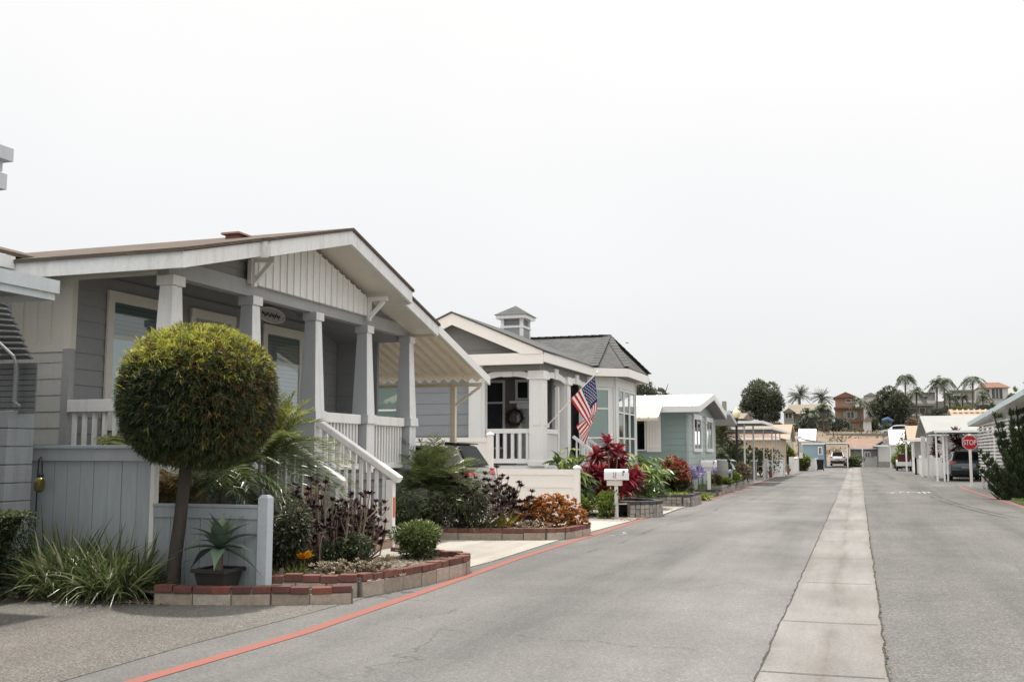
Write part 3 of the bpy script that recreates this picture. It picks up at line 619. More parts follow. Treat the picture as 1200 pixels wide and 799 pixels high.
# ================================================================== foreground, left
# neighbour's metal carport corner, top left
NC = thing('carport', (-9.6, 8.2, 0), 'pale metal carport roof with a stepped white fascia, jutting in above the block wall', 'carport')
P1 = np.array([-8.02, 8.74]); d = np.array([-.0, -1.0]); 
mb = MB()
mb.prism([(-8.0, 8.72, 3.28), (-8.0, 2.0, 3.28), (-8.0, 2.0, 3.42), (-8.0, 8.72, 3.42)], (-.05, 0, 0))
mb.prism([(-8.03, 8.69, 3.205), (-8.03, 2.0, 3.205), (-8.03, 2.0, 3.28), (-8.03, 8.69, 3.28)], (-.05, 0, 0))
mb.box(-13, 8.66, 3.207, -8.082, 8.685, 3.278); mb.box(-13, 8.67, 3.283, -8.052, 8.715, 3.418)
mb.build('fascia', M['alu'], NC)
mb = MB(); mb.box(-13, 2.0, 3.36, -8.05, 8.67, 3.40); mb.build('roof', M['alu'], NC)
mb = MB(); mb.box(-13, 8.2, 3.215, -8.1, 8.3, 3.36); mb.box(-13, 5.2, 3.215, -8.1, 5.3, 3.36); mb.build('rafter', M['grey'], NC)
mb = MB(); mb.box(-12.2, 8.1, 0, -12.1, 8.2, 3.21); mb.build('post', M['alu'], NC)
# boxed eave corner of the house nearest the camera
NE = thing('house_eave', (-7.5, 4.5, 0), 'stepped pale boards of a high eave corner, cut off by the left edge', 'eave')
mb = MB(); mb.box(-9.0, 3.0, 3.80, -6.02, 6.02, 3.90); mb.box(-9.0, 3.0, 3.72, -6.08, 5.98, 3.80); mb.build('fascia', M['alu'], NE)
mb = MB(); mb.box(-9.0, 3.0, 3.58, -6.05, 6.0, 3.70); mb.box(-9.0, 3.0, 3.70, -6.12, 5.95, 3.73); mb.build('lower_fascia', M['alu'], NE)
mb = MB(); mb.box(-9.0, 3.1, 0, -8.9, 3.2, 3.6); mb.build('post', M['alu'], NE)
# block wall pillar
BW = MB(); nrow = 10
for k in range(nrow):
    z0 = .0+k*.209; BW.box(-9.22-.38, 9.35, z0, -9.22, 9.75, z0+.2); off = .2 if k % 2 else 0
    for j in range(5): BW.box(-13.2+j*.8+off-.4, 9.40, z0, -13.2+j*.8+off+.39, 9.70, z0+.2)
BW.box(-13, 9.42, 0, -9.25, 9.68, 2.08)
o = BW.build('block_wall', M['block'], bevel=.008); tag(o, 'grey painted concrete block wall ending in a pillar beside the blue-grey fence', 'wall')
# slatted roll awning on the wall
SA = thing('slatted_awning', (-9.4, 9.5, 2.1), 'dark slatted aluminium awning with a bent tube frame, above the block wall', 'awning')
mb = MB()
for i in range(10):
    t = i/9; y0 = 9.86; mb.bar((-11.5, 9.45-.05*t, 3.62-.9*t), (-9.42+.42*t, 9.45-.05*t, 3.30-.62*t+.02), .10, .018, (0, .4, 1))
for i in range(9): mb.bar((-11.5, 9.50, 2.62-i*.065), (-8.985+.0*i, 9.50, 2.60-i*.065), .02, .072)
mb.build('slat_panel', M['alud'], SA)
mb = MB(); mb.tube([(-10.2, 9.36, 3.45), (-9.18, 9.34, 2.70), (-9.14, 9.34, 2.62), (-9.14, 9.34, 2.18), (-9.05, 9.34, 2.12)], .020, 8); mb.tube([(-9.2, 9.42, 2.6), (-9.2, 9.42, 2.12)], .02, 8); mb.build('frame', paint('dull_grey_tube', (.22, .235, .24, 1), .5, .12, 3), SA)
# tall and low blue-grey fences
FY = 10.0
def planks(mb, x0, x1, y, z0, z1, ws=.21):
    x = x0
    while x < x1-.02:
        wdt = min(ws*random.uniform(.9, 1.1), x1-x); mb.box(x+.003, y+random.uniform(-.003, .003), z0, x+wdt-.003, y+.03, z1); x += wdt
FT = thing('board_fence', (-9.1, FY, 0), 'tall blue-grey board fence with a flat cap rail, behind the strappy plants', 'fence')
mb = MB(); planks(mb, -9.75, -7.73, FY, 0, 1.56); mb.build('board_panel', M['bluefence'], FT)
mb = MB(); mb.box(-9.80, FY-.035, 1.50, -7.71, FY-.004, 1.645); mb.box(-9.82, FY-.06, 1.647, -7.70, FY+.09, 1.685); mb.box(-9.80, FY-.032, 0, -9.69, FY-.004, 1.498); mb.build('cap_rail', M['bluefence'], FT, bevel=.004)
mb = MB(); mb.box(-7.728, FY-.02, 0, -7.67, FY+.06, 1.64); mb.build('end_post', M['white'], FT)
FL = thing('board_fence', (-7.0, FY, 0), 'low blue-grey board fence behind the potted agave, ending in a white-edged post', 'fence')
mb = MB(); planks(mb, -7.668, -6.28, FY, 0, .90, .2); mb.build('board_panel', M['bluefence'], FL)
mb = MB(); mb.box(-7.668, FY-.03, .865, -6.28, FY-.004, .985); mb.box(-7.668, FY-.045, .987, -6.28, FY+.06, 1.02); mb.build('cap_rail', M['bluefence'], FL, bevel=.004)
mb = MB(); mb.frus(-6.215, FY+.01, 0, 1.10, .062, .062, .062, .062); mb.frus(-6.215, FY+.01, 1.10, 1.135, .062, .062, .035, .035); mb.build('post', paint('post_paint', (.48, .53, .57, 1), .55, .08, 2, dirt=.15), FL, bevel=.004)
# garden hook with a brass lantern
GH = thing('garden_lantern', (-9.23, 9.85, 0), 'slim black garden stake whose hook carries a round brass lantern', 'lantern')
mb = MB(); mb.tube([(-9.23, 9.85, 0), (-9.23, 9.85, 1.35), (-9.22, 9.85, 1.52), (-9.18, 9.84, 1.55), (-9.15, 9.83, 1.48), (-9.15, 9.83, 1.36)], .009, 8); mb.build('stake', M['black'], GH)
mb = MB(); mb.lathe((0, 0, 0), [(.02, -.05), (.078, -.05), (.088, -.03), (.088, .03), (.078, .05), (.02, .05)], 20)
V = np.vstack(mb.V); mb.V = [np.stack([V[:, 2]*.9-9.15, V[:, 0]*.55+9.80, V[:, 1]+1.22], 1)]; mb.build('lantern_body', M['brass'], GH, smooth=True, sharp=50)
mb = MB(); mb.lathe((-9.15, 9.82, 1.31), [(.03, 0), (.03, .03), (.012, .06)], 10); mb.build('cap', M['black'], GH)
# ------------------------------------------------------------------ brick planter edges
def edgemat(): pass
def brickmat(name, c1, c2):
    if name in MATS: return MATS[name]
    m, nt, b, out = _new(name); L = nt.links; a = N(nt, 'ShaderNodeAttribute', attribute_name='rnd')
    col = ramp(nt, a.outputs['Fac'], [(0, c1), (.5, mul(c1, 1.35)), (1, c2)]); tc = N(nt, 'ShaderNodeTexCoord')
    n = N(nt, 'ShaderNodeTexNoise', i_Scale=14.0, i_Detail=7.0, i_Roughness=.7); L.new(tc.outputs['Object'], n.inputs[0])
    col = mixc(nt, .8, col, ramp(nt, n.outputs[0], [(.3, (.6, .6, .6, 1)), (.6, (1, 1, 1, 1)), (.8, (1.4, 1.4, 1.4, 1))]), 'MULTIPLY')
    L.new(col, b.inputs['Base Color']); b.inputs['Roughness'].default_value = .85
    bp = N(nt, 'ShaderNodeBump', i_Strength=.5, i_Distance=.006); L.new(n.outputs[0], bp.inputs['Height']); L.new(bp.outputs[0], b.inputs['Normal']); MATS[name] = m; return m
M['brick'] = brickmat('red_brick', (.120, .050, .038, 1), (.205, .088, .066, 1))
M['brickd'] = brickmat('dark_red_brick', (.10, .040, .034, 1), (.22, .075, .05, 1))
M['blk'] = brickmat('tan_block', (.30, .25, .20, 1), (.46, .41, .35, 1))
M['gblk'] = brickmat('grey_split_block', (.24, .22, .20, 1), (.42, .38, .33, 1))
M['gcap'] = brickmat('dark_grey_cap', (.045, .045, .045, 1), (.10, .098, .095, 1))
def walk(pts, step):
    """points spaced along a polyline: (pos, dir, length)"""
    out = []
    for a, b in zip(pts[:-1], pts[1:]):
        a, b = np.array(a, float), np.array(b, float); l = np.linalg.norm(b-a); n = max(1, round(l/step)); 
        for i in range(n): out.append((a+(b-a)*(i+.5)/n, (b-a)/l, l/n))
    return out
def course(mb, pts, step, z0, z1, wd, gap=.012, jit=.0055):
    for c, dd, l in walk(pts, step):
        mb.cbox(c[0]+RNG.normal(0, jit), c[1]+RNG.normal(0, jit), (z0+z1)/2+RNG.normal(0, jit*.9), l-gap, wd, z1-z0-.006, math.atan2(dd[1], dd[0])+RNG.normal(0, .012), r=RNG.random())
def arc(cx, cy, r, a0, a1, n): return [(cx+r*math.cos(math.radians(a0+(a1-a0)*i/n)), cy+r*math.sin(math.radians(a0+(a1-a0)*i/n))) for i in range(n+1)]
def planter(name, pts, label, h=.2, cap=.065, bstep=.4, cstep=.21, wd=.12, bm='blk', cm='brick', rows=1, group=None):
    c = np.mean(np.array(pts), 0); t = thing(name, (c[0], c[1], 0), label, 'planter edging', group); mb = MB()
    for k in range(rows):
        zz = (h-cap)/rows; off = pts
        course(mb, off, bstep, -.01+k*zz if k == 0 else k*zz, (k+1)*zz, wd)
    mb.build('block_course', M[bm], t, bevel=.006)
    mb = MB(); course(mb, pts, cstep, h-cap, h, wd+.012); mb.build('cap_course', M[cm], t, bevel=.006)
    m3 = MB()
    for cc, dd, l in walk(pts, .5): m3.cbox(cc[0], cc[1], (h-.02)/2-.01, l*1.02, wd*.72, h-.03, math.atan2(dd[1], dd[0]))
    m3.build('mortar', paint('mortar', (.20, .185, .165, 1), .95, .2, 6), t); return t
planter('brick_planter', [(-7.12, 9.36), (-6.3, 9.55), (-5.55, 9.86), (-5.18, 10.10)], 'low block edging capped with dark red brick, in front of the potted agave', .195, .075, .42, .22, .13, cm='brickd')
sheet('soil', [(-7.12, 9.4), (-6.3, 9.6), (-5.5, 9.9), (-5.25, 10.2), (-6.3, 10.0), (-7.8, 9.98), (-7.9, 9.6)], .10, M['soil'])
planter('brick_planter', [(-6.28, 10.16), (-5.32, 10.50), (-5.08, 11.6), (-4.99, 12.7)]+arc(-5.42, 12.95, .42, -10, 100, 5)+[(-6.4, 13.75)], 'long red-brick-capped edging curving round the gravel bed with the clipped round bush', .25, .085, .40, .20, .13)
sheet('soil', [(-8.2, 9.99), (-6.3, 10.12), (-5.36, 10.46), (-5.1, 11.6), (-5.05, 12.8), (-5.42, 13.25), (-6.5, 13.7), (-8.2, 13.7)], .17, M['soil'])
planter('brick_planter', [(-7.4, 17.75), (-6.2, 18.02), (-5.45, 18.25), (-5.2, 18.55), (-5.02, 19.7)], 'far red-brick-capped edging below the orange succulents', .22, .085, .40, .20, .13)
sheet('soil', [(-7.6, 17.85), (-6.2, 18.1), (-5.45, 18.35), (-5.25, 18.6), (-5.05, 19.7), (-8.4, 20.4), (-8.4, 17.9)], .15, M['soil'])
mb = MB(); mb.cbox(-9.25, 9.62, .05, .40, .10, .10, .1, r=.6); mb.cbox(-9.25, 9.62, .025, .42, .12, .05, .1, r=.2); o = mb.build('brick', M['brick'], bevel=.008); tag(o, 'single loose red brick on the dirt at the foot of the tall fence', 'brick')
sheet('soil', [(-10.5, 9.3), (-9.0, 9.25), (-7.7, 9.2), (-7.1, 9.35), (-7.8, 10), (-10.5, 10)], .012, M['soil'])
sheet('landing', [(-7.2, 12.75), (-5.9, 12.9), (-5.7, 13.6), (-6.3, 14.3), (-7.2, 14.3)], .185, M['drive'])
# terracotta-edged pot with agave
PT = thing('plant_pot', (-6.60, 9.72, .1), 'square dark plastic pot with a thick rim on the brick planter', 'pot')
mb = MB(); mb.frus(-6.60, 9.72, .10, .315, .145, .14, .19, .175); mb.build('pot_body', M['pot'], PT, bevel=.01)
mb = MB()
for s in (-1, 1): mb.box(-6.60-.215, 9.72+s*.185-.022, .315, -6.60+.215, 9.72+s*.185+.022, .36); mb.box(-6.60+s*.195-.020, 9.555, .318, -6.60+s*.195+.020, 9.885, .358)
mb.build('rim', M['pot'], PT, bevel=.006)
mb = MB(); mb.box(-6.77, 9.57, .315, -6.43, 9.87, .335); mb.build('potting_soil', M['soil'], PT)
AG = thing('agave', (-6.60, 9.72, .33), 'blue-green agave rosette of broad pointed leaves growing in the dark square pot', 'plant')
def agave_leaves(mb, c, n, L0, W0, lo=-.15, hi=1.3):
    for i in range(n):
        az = i*2.399963+.4; t = i/(n-1); el = lo+(hi-lo)*t**.8; ln = L0*(1-.25*t)*random.uniform(.9, 1.08)
        d = np.array([math.cos(az)*math.cos(el), math.sin(az)*math.cos(el), math.sin(el)]); side = np.cross(d, (0, 0, 1)); side /= np.linalg.norm(side)+1e-9; nn = np.cross(side, d)
        vs = []; K = 7
        for k in range(K+1):
            u = k/K; w = W0*(.42+.58*math.sin(PI*min(1, u*1.15+.08)))*(1-u**4) + .001
            p = np.array(c)+d*ln*u+nn*(.10*ln*math.sin(u*PI))*(1 if t > .25 else .6)-np.array([0, 0, .22*ln*u*u*(1-t)])
            vs += [p-side*w/2+nn*w*.16, p, p+side*w/2+nn*w*.16]
        mb.add(vs, [(3*k+j, 3*k+j+1, 3*k+j+4, 3*k+j+3) for k in range(K) for j in (0, 1)], random.random())
M['agave'] = leafmat('agave_leaf', [(0, (.065, .105, .075, 1)), (.6, (.125, .18, .125, 1)), (1, (.20, .26, .165, 1))], .08, .45)
mb = MB(); agave_leaves(mb, (-6.59, 9.72, .56), 22, .55, .15, -.40, 1.25); mb.build('leaves', M['agave'], AG, smooth=True)
mb = MB(); mb.tube([(-6.60, 9.72, .33), (-6.60, 9.72, .56)], [.05, .045], 10); mb.build('stem', M['barkp'], AG)
# ------------------------------------------------------------------ vegetation tools
def rdir(n): v = RNG.normal(size=(n, 3)); return v/np.linalg.norm(v, axis=1, keepdims=True)
def lumpy(d, k=6, amp=.12, seed=0):
    rg = np.random.default_rng(seed); c = rg.normal(size=(k, 3)); c /= np.linalg.norm(c, axis=1, keepdims=True); s = rg.uniform(-1, 1, k)
    return 1+amp*(np.exp(-(1-d@c.T)*5)*s).sum(1)
def crown_cloud(mb, c, rad, n, ll, lw, lumps=9, seed=1, droop=.2, up=.2, tone=None, segs=2, fill=.6, spread=.65, lr=.5, prof='lance'):
    """foliage crown made of leafy lumps scattered through an ellipsoid"""
    rg = np.random.default_rng(seed); c = np.array(c, float); rad = np.array(rad, float)
    lc = rg.normal(size=(lumps, 3)); lc /= np.linalg.norm(lc, axis=1, keepdims=True); lc *= (rg.random((lumps, 1))**.45)*spread
    lr_ = lr*rg.uniform(.7, 1.25, lumps); w = lr_**2; w /= w.sum(); which = rg.choice(lumps, n, p=w)
    d = rdir(n); rr = RNG.random(n)**(1/3.)*.5+.5
    P = lc[which]+d*(lr_[which]*rr)[:, None]; base_t = rg.random(lumps)[which]
    D = d*.8+rdir(n)*.7; D[:, 2] += up
    hgt = np.clip((P[:, 2]+1)/2, 0, 1)
    t = .15+.45*hgt+.22*(base_t-.5)+RNG.normal(0, .12, n)+.15*(rr-.75)
    mb.blades(c+P*rad, D, ll*RNG.uniform(.7, 1.3, n), lw*RNG.uniform(.7, 1.3, n), droop, segs, t if tone is None else tone(P, t), prof)
    return mb
def bush(name, loc, rad, n, ll, lw, mat, label, cat='shrub', group=None, seed=1, stems=5, core=True, **kw):
    t = thing(name, loc, label, cat, group); mb = MB(); c = (loc[0], loc[1], loc[2]+rad[2]*.95)
    crown_cloud(mb, c, rad, n, ll, lw, seed=seed, **kw); mb.build('foliage', mat, t)
    rg = np.random.default_rng(seed+50); m2 = MB()
    for i in range(stems):
        a = rg.uniform(0, 2*PI); m2.tube([(loc[0], loc[1], loc[2]-.02), (loc[0]+math.cos(a)*rad[0]*.3, loc[1]+math.sin(a)*rad[1]*.3, loc[2]+rad[2]*.6), (loc[0]+math.cos(a)*rad[0]*.55, loc[1]+math.sin(a)*rad[1]*.55, loc[2]+rad[2]*1.2)], [.018, .012, .006], 5)
    m2.build('stems', M['bark'], t); return t
# ------------------------------------------------------------------ the ball-clipped tree
TT = thing('topiary_tree', (-7.2, 9.72, 0), 'tree clipped to a big flattened ball, yellow-green on top, on one slender leaning trunk', 'tree')
def topi(nc, k, ll, lw):
    d = rdir(nc); r = lumpy(d, 16, .06, 5)*RNG.uniform(.86, 1.0, nc)
    e = np.sign(d)*np.abs(d)**.86; e /= (np.abs(e)**2.35).sum(1, keepdims=True)**(1/2.35)
    rad = np.array([.81, .81, .775]); P = np.array([-6.96, 9.72, 2.245])+e*rad*r[:, None]
    z = e[:, 2]; nn = np.sin(d[:, 0]*7+d[:, 2]*5)*.5+np.sin(d[:, 1]*9-d[:, 0]*4)*.5
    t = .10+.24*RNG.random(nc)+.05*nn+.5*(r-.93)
    top = np.clip((z-.18)/.52, 0, 1)  # top leaves coloured brighter yellow-green, standing in for sun from above
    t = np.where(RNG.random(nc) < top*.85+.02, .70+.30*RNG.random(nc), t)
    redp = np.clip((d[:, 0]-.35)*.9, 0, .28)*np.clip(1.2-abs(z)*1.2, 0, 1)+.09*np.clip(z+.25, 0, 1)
    t = np.where(RNG.random(nc) < redp, .46+.14*RNG.random(nc), t)
    ax = d*.9+rdir(nc)*.55; ax[:, 2] += .25*np.clip(z+.5, -.3, 1); ax /= np.linalg.norm(ax, axis=1, keepdims=True)
    P = np.repeat(P, k, 0)+RNG.normal(0, .008, (nc*k, 3)); D = np.repeat(ax, k, 0)*.55+rdir(nc*k)*.95; n = nc*k
    return P, D, ll*RNG.uniform(.6, 1.25, n), lw*RNG.uniform(.7, 1.3, n), np.repeat(t, k)+RNG.normal(0, .05, n)
M['topi'] = leafmat('topiary_leaf', [(0, (.026, .036, .020, 1)), (.2, (.056, .076, .038, 1)), (.38, (.10, .125, .045, 1)), (.47, (.13, .070, .032, 1)), (.60, (.18, .10, .04, 1)), (.70, (.20, .225, .045, 1)), (.86, (.40, .42, .07, 1)), (1, (.60, .56, .13, 1))], .28, .42)
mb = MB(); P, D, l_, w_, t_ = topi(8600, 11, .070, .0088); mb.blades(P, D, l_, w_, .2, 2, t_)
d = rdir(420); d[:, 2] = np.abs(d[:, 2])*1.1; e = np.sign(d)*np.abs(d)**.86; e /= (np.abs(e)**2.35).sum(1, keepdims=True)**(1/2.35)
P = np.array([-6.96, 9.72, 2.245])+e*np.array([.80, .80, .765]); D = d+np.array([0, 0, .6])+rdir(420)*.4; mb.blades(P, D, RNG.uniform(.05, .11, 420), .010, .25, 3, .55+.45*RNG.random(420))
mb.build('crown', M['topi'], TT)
mb = MB(); mb.lathe((-6.96, 9.72, 2.245), [(.3, -.60), (.56, -.50), (.68, -.26), (.70, 0), (.67, .27), (.5, .52), (.2, .62)], 20); mb.build('crown_shade_core', paint('crown_shade', (.012, .014, .007, 1), 1, .3, 8), TT, smooth=True)  # unseen dark core added inside the leaves to block light
mb = MB(); mb.tube([(-7.20, 9.72, -.02), (-7.18, 9.72, .12), (-7.17, 9.72, .4), (-7.11, 9.72, .9), (-7.07, 9.72, 1.4), (-6.98, 9.72, 1.9)], [.115, .082, .075, .070, .068, .065], 14); mb.build('trunk', M['bark'], TT, smooth=True)
# ------------------------------------------------------------------ strappy plants
M['strap'] = leafmat('strap_leaf', [(0, (.040, .060, .022, 1)), (.5, (.10, .14, .045, 1)), (.75, (.19, .23, .085, 1)), (.9, (.34, .34, .20, 1)), (1, (.46, .43, .31, 1))], .2, .28, .7)
def strappy(name, c, n, L0, w, label, mat, spread=.35, seed=0, droop=(.2, .8), cat='plant', group=None, tmax=1.0, loc_r=(1, 1)):
    t = thing(name, c, label, cat, group); r = RNG.random(n)**.6*spread; a = RNG.uniform(0, 2*PI, n)
    P = np.stack([c[0]+r*np.cos(a)*loc_r[0], c[1]+r*np.sin(a)*loc_r[1], np.full(n, c[2])], 1)
    el = RNG.uniform(.65, 1.45, n); az = a+RNG.normal(0, .7, n)
    D = np.stack([np.cos(az)*np.cos(el), np.sin(az)*np.cos(el), np.sin(el)], 1)
    mb = MB(); mb.blades(P, D, L0*RNG.uniform(.55, 1.15, n), w*RNG.uniform(.7, 1.3, n), RNG.uniform(droop[0], droop[1], n), 5, RNG.random(n)*tmax, 'blade'); mb.build('leaves', mat, t)
    m2 = MB(); m2.lathe((c[0], c[1], c[2]-.01), [(spread*.55, 0), (spread*.4, .06), (.02, .10)], 10); m2.build('base', M['soil'], t); return t
strappy('strappy_plant', (-8.42, 9.62, 0), 900, 1.02, .026, 'left clump of arching sword-shaped leaves before the tall fence', M['strap'], .42, group='strappy plants at the fence')
strappy('strappy_plant', (-7.78, 9.55, 0), 680, 1.0, .026, 'right clump of arching sword-shaped leaves, next to the tree trunk', M['strap'], .30, group='strappy plants at the fence')
strappy('strappy_plant', (-8.72, 9.80, 0), 220, 1.12, .025, 'upright dark clump of sword-shaped leaves, hard against the tall fence', M['strap'], .28, droop=(.05, .35), group='strappy plants at the fence', tmax=.75)
# ------------------------------------------------------------------ clipped hedge, left edge
HG = thing('hedge', (-9.65, 8.8, 0), 'square-clipped small-leaved hedge cut off by the left edge', 'hedge')
n = 16000; P = RNG.uniform(-1, 1, (n, 3)); ax = RNG.integers(0, 3, n); sg = np.sign(RNG.uniform(-1, 1, n)); P[np.arange(n), ax] = sg*RNG.uniform(.9, 1.02, n)
Dn = np.zeros((n, 3)); Dn[np.arange(n), ax] = sg; D = Dn*.6+rdir(n)*.8; zz = P[:, 2]
P = np.array([-9.64, 8.72, .53])+P*np.array([.96, .55, .42])*(1-.26*np.clip(-zz, 0, 1)[:, None]*np.array([1, 1, 0]))
t = .15+.35*RNG.random(n)+.4*np.clip((zz-.8)*5, 0, 1)  # leaves on the top face coloured yellower, as if lit
M['hedge'] = leafmat('hedge_leaf', [(0, (.018, .030, .012, 1)), (.5, (.05, .08, .022, 1)), (1, (.22, .24, .06, 1))], .25)
mb = MB(); mb.blades(P, D, .034*RNG.uniform(.7, 1.3, n), .02, .1, 1, t); mb.build('foliage', M['hedge'], HG)
mb = MB(); mb.frus(-9.64, 8.72, .14, .90, .58, .35, .88, .47); mb.build('hedge_shade_core', paint('hedge_shade', (.012, .015, .008, 1), 1, .2, 5), HG)  # dark body filling the hedge, standing in for the shade inside
mb = MB()
for i in range(4): mb.tube([(-9.9+i*.28, 8.8, -.01), (-9.9+i*.28, 8.85, .3)], [.03, .025], 6)
mb.build('stems', M['bark'], HG)
# ================================================================== garden plants of house 1
M['frond'] = leafmat('palm_frond', [(0, (.038, .056, .026, 1)), (.45, (.095, .13, .050, 1)), (.75, (.20, .24, .075, 1)), (1, (.42, .43, .13, 1))], .28, .3, .6)
M['frondd'] = leafmat('dark_palm_frond', [(0, (.035, .050, .030, 1)), (.6, (.075, .10, .055, 1)), (1, (.16, .18, .10, 1))], .2, .45)
def fronds(mb, c, n, Lf, ll, lw, el=(-.35, 1.25), droop=.75, nl=26, seed=0, az=(0, 2*PI), vee=.35, ldroop=.35, tone=0.0, segs=2, stalk=.008):
    rg = np.random.default_rng(seed); PP = []; DD = []; LL = []; TT_ = []
    for i in range(n):
        a = az[0]+(az[1]-az[0])*((i*.618034) % 1)+rg.normal(0, .12); e = el[0]+(el[1]-el[0])*rg.random()**.85
        d = np.array([math.cos(a)*math.cos(e), math.sin(a)*math.cos(e), math.sin(e)]); Lx = Lf*rg.uniform(.8, 1.1); dr = droop*rg.uniform(.7, 1.2)*(.55+.6*math.cos(e))
        t = np.linspace(0, 1, 9); pts = np.array(c)+d*Lx*t[:, None]; pts[:, 2] -= dr*Lx*t**2
        mb.tube(list(pts), list(np.linspace(stalk, stalk*.2, 9)), 4, r=.55+tone)
        t = np.linspace(.14, .995, nl); p = np.array(c)+d*Lx*t[:, None]; p[:, 2] -= dr*Lx*t**2
        tg = d[None]*np.ones((nl, 1)); tg = tg.copy(); tg[:, 2] -= 2*dr*t; tg /= np.linalg.norm(tg, axis=1, keepdims=True)
        sd = np.cross(tg, (0, 0, 1)); sd /= np.linalg.norm(sd, axis=1, keepdims=True)+1e-9; up = np.cross(sd, tg)
        prof = np.sin(PI*(.12+.80*t))**.6
        base = .30+.45*np.clip(math.sin(e), -.2, 1)+tone+rg.normal(0, .06)  # upright fronds get a lighter tone, painting in the sunlit top
        for s in (-1, 1):
            PP.append(p); DD.append(sd*s*.85+tg*.65+up*vee+rg.normal(0, .08, (nl, 3))); LL.append(ll*prof*rg.uniform(.85, 1.1, nl)); TT_.append(base+rg.normal(0, .10, nl))
    mb.blades(np.vstack(PP), np.vstack(DD), np.hstack(LL), lw, ldroop, segs, np.hstack(TT_), 'lance'); return mb
def palm(name, base, top, n, Lf, ll, lw, label, mat='frond', tr=.06, cat='palm', group=None, **kw):
    t = thing(name, base, label, cat, group); mb = fronds(MB(), top, n, Lf, ll, lw, **kw); mb.build('crown', M[mat], t)
    m2 = MB(); b, q = np.array(base, float), np.array(top, float); k = 9
    m2.tube([b+(q-b)*i/k+np.array([0, 0, 0]) for i in range(k+1)], [tr*(1.25 if i == 0 else 1+.10*(i % 2)) for i in range(k+1)], 9); m2.build('trunk', M['barkp'], t); return t
def gb(px, py, Y, z=.17): x, y, _ = at(px, py, Y); return (x, y, z)
q = at(318, 530, 12.0); palm('palm', (q[0], q[1], .1), q, 80, 1.22, .25, .0125, 'lush fine-leaved palm between the clipped ball tree and the porch stair', seed=1, nl=34, el=(-.35, 1.38), tone=.14, droop=.5, ldroop=.2, vee=.45)
q = at(262, 560, 11.0); palm('palm', (q[0], q[1], .05), q, 40, 1.0, .24, .013, 'low palm arching over the low fence behind the agave', seed=2, nl=28, el=(-.3, .9), tone=-.05)
q = at(118, 522, 10.55); palm('palm', (q[0], q[1], .05), q, 14, .85, .26, .014, 'palm with its yellow-green frond tips showing over the tall fence', seed=3, nl=26, el=(.1, .7), tone=.30, az=(-.6, 2.2))
q = at(505, 574, 18.4); palm('palm', (q[0], q[1], .1), q, 96, 1.50, .29, .015, 'bushy palm beside the car, past the porch stair', seed=4, nl=30, el=(.0, 1.40), droop=.55, ldroop=.22, vee=.45)
# dead brown fronds behind the fence
M['drygold'] = leafmat('dry_gold_leaf', [(0, (.12, .075, .02, 1)), (.6, (.26, .17, .045, 1)), (1, (.42, .33, .12, 1))], .25)
q = at(200, 575, 10.5); palm('golden_palm', (q[0], q[1], .05), q, 22, .55, .2, .016, 'golden-leaved small palm seen through the gap over the low fence', mat='drygold', tr=.03, seed=6, nl=18)
# wall globe light behind the fence gap
# dark rosette succulents on bare stems
M['aeon'] = leafmat('dark_rosette_leaf', [(0, (.016, .010, .012, 1)), (.55, (.050, .022, .026, 1)), (.85, (.11, .045, .045, 1)), (1, (.20, .10, .08, 1))], .06, .32, .5)
M['stemp'] = paint('pale_woody_stem', (.27, .21, .16, 1), .85, .25, 6)
def rosettes(mb, pts, L, W, k=15, mn=0, mx=1, prof='obov'):
    for p in pts:
        i = np.arange(k); a = i*2.4+RNG.random()*6; e = .05+1.2*(i/k)+RNG.normal(0, .12, k); ln = L*(1-.45*i/k)*RNG.uniform(.85, 1.15); tb = RNG.uniform(0, .35)
        ax = np.array([RNG.normal(0, .25), RNG.normal(0, .25)-.1, 0])
        D = np.stack([np.cos(a)*np.cos(e), np.sin(a)*np.cos(e), np.sin(e)], 1)+ax
        mb.blades(np.repeat(np.array(p, float)[None], k, 0), D, ln, W, -.1, 3, np.clip(mn+(mx-mn)*(tb+.55*RNG.random(k)), 0, 1), prof, flat=(0, 0, 1.0))
def aeonium(c, n, spread, h, label, seed=0, L=.085, W=.035, group=None, name='rosette_succulent', mat='aeon', lean=(0, 0)):
    rg = np.random.default_rng(seed); t = thing(name, c, label, 'succulent', group); st = MB(); tips = []
    for i in range(n):
        a = rg.uniform(0, 2*PI); r = spread*rg.random()**.5; hh = h*rg.uniform(.45, 1.05)*(1-.25*(r/spread)**2)
        p0 = np.array(c)+[math.cos(a)*r*.25, math.sin(a)*r*.25, 0]; p2 = np.array(c)+[math.cos(a)*r+lean[0]*hh, math.sin(a)*r+lean[1]*hh, hh]; pm = (p0+p2)/2+[math.cos(a)*r*.22, math.sin(a)*r*.22, -.08*h]
        st.tube([p0, pm, p2], [.017, .012, .008], 5)
        tips.append(p2)
        for k in range(rg.integers(1, 4)):
            q2 = pm*.45+p2*.55+rg.normal(0, spread*.16, 3)+[0, 0, .03]; st.tube([pm*.6+p2*.4, q2], [.009, .006], 4); tips.append(q2)
    st.build('stems', M['stemp'], t); mb = MB(); rosettes(mb, tips, L, W); mb.build('rosettes', M[mat], t); return t
c = gb(380, 658, 11.7); aeonium((c[0], c[1], .17), 60, .62, 1.12, 'tall dark maroon rosette succulents on bare stems in front of the porch stair', 1, group=None)
c = gb(418, 655, 12.2); aeonium((c[0], c[1], .17), 32, .42, .95, 'maroon rosette succulents crowding the foot of the stair newel', 2)
c = gb(560, 628, 18.6); aeonium((c[0], c[1], .15), 46, .75, 1.12, 'black-leaved rosette succulents on pale stems in the far bed', 3, L=.12, W=.05, lean=(.12, 0))
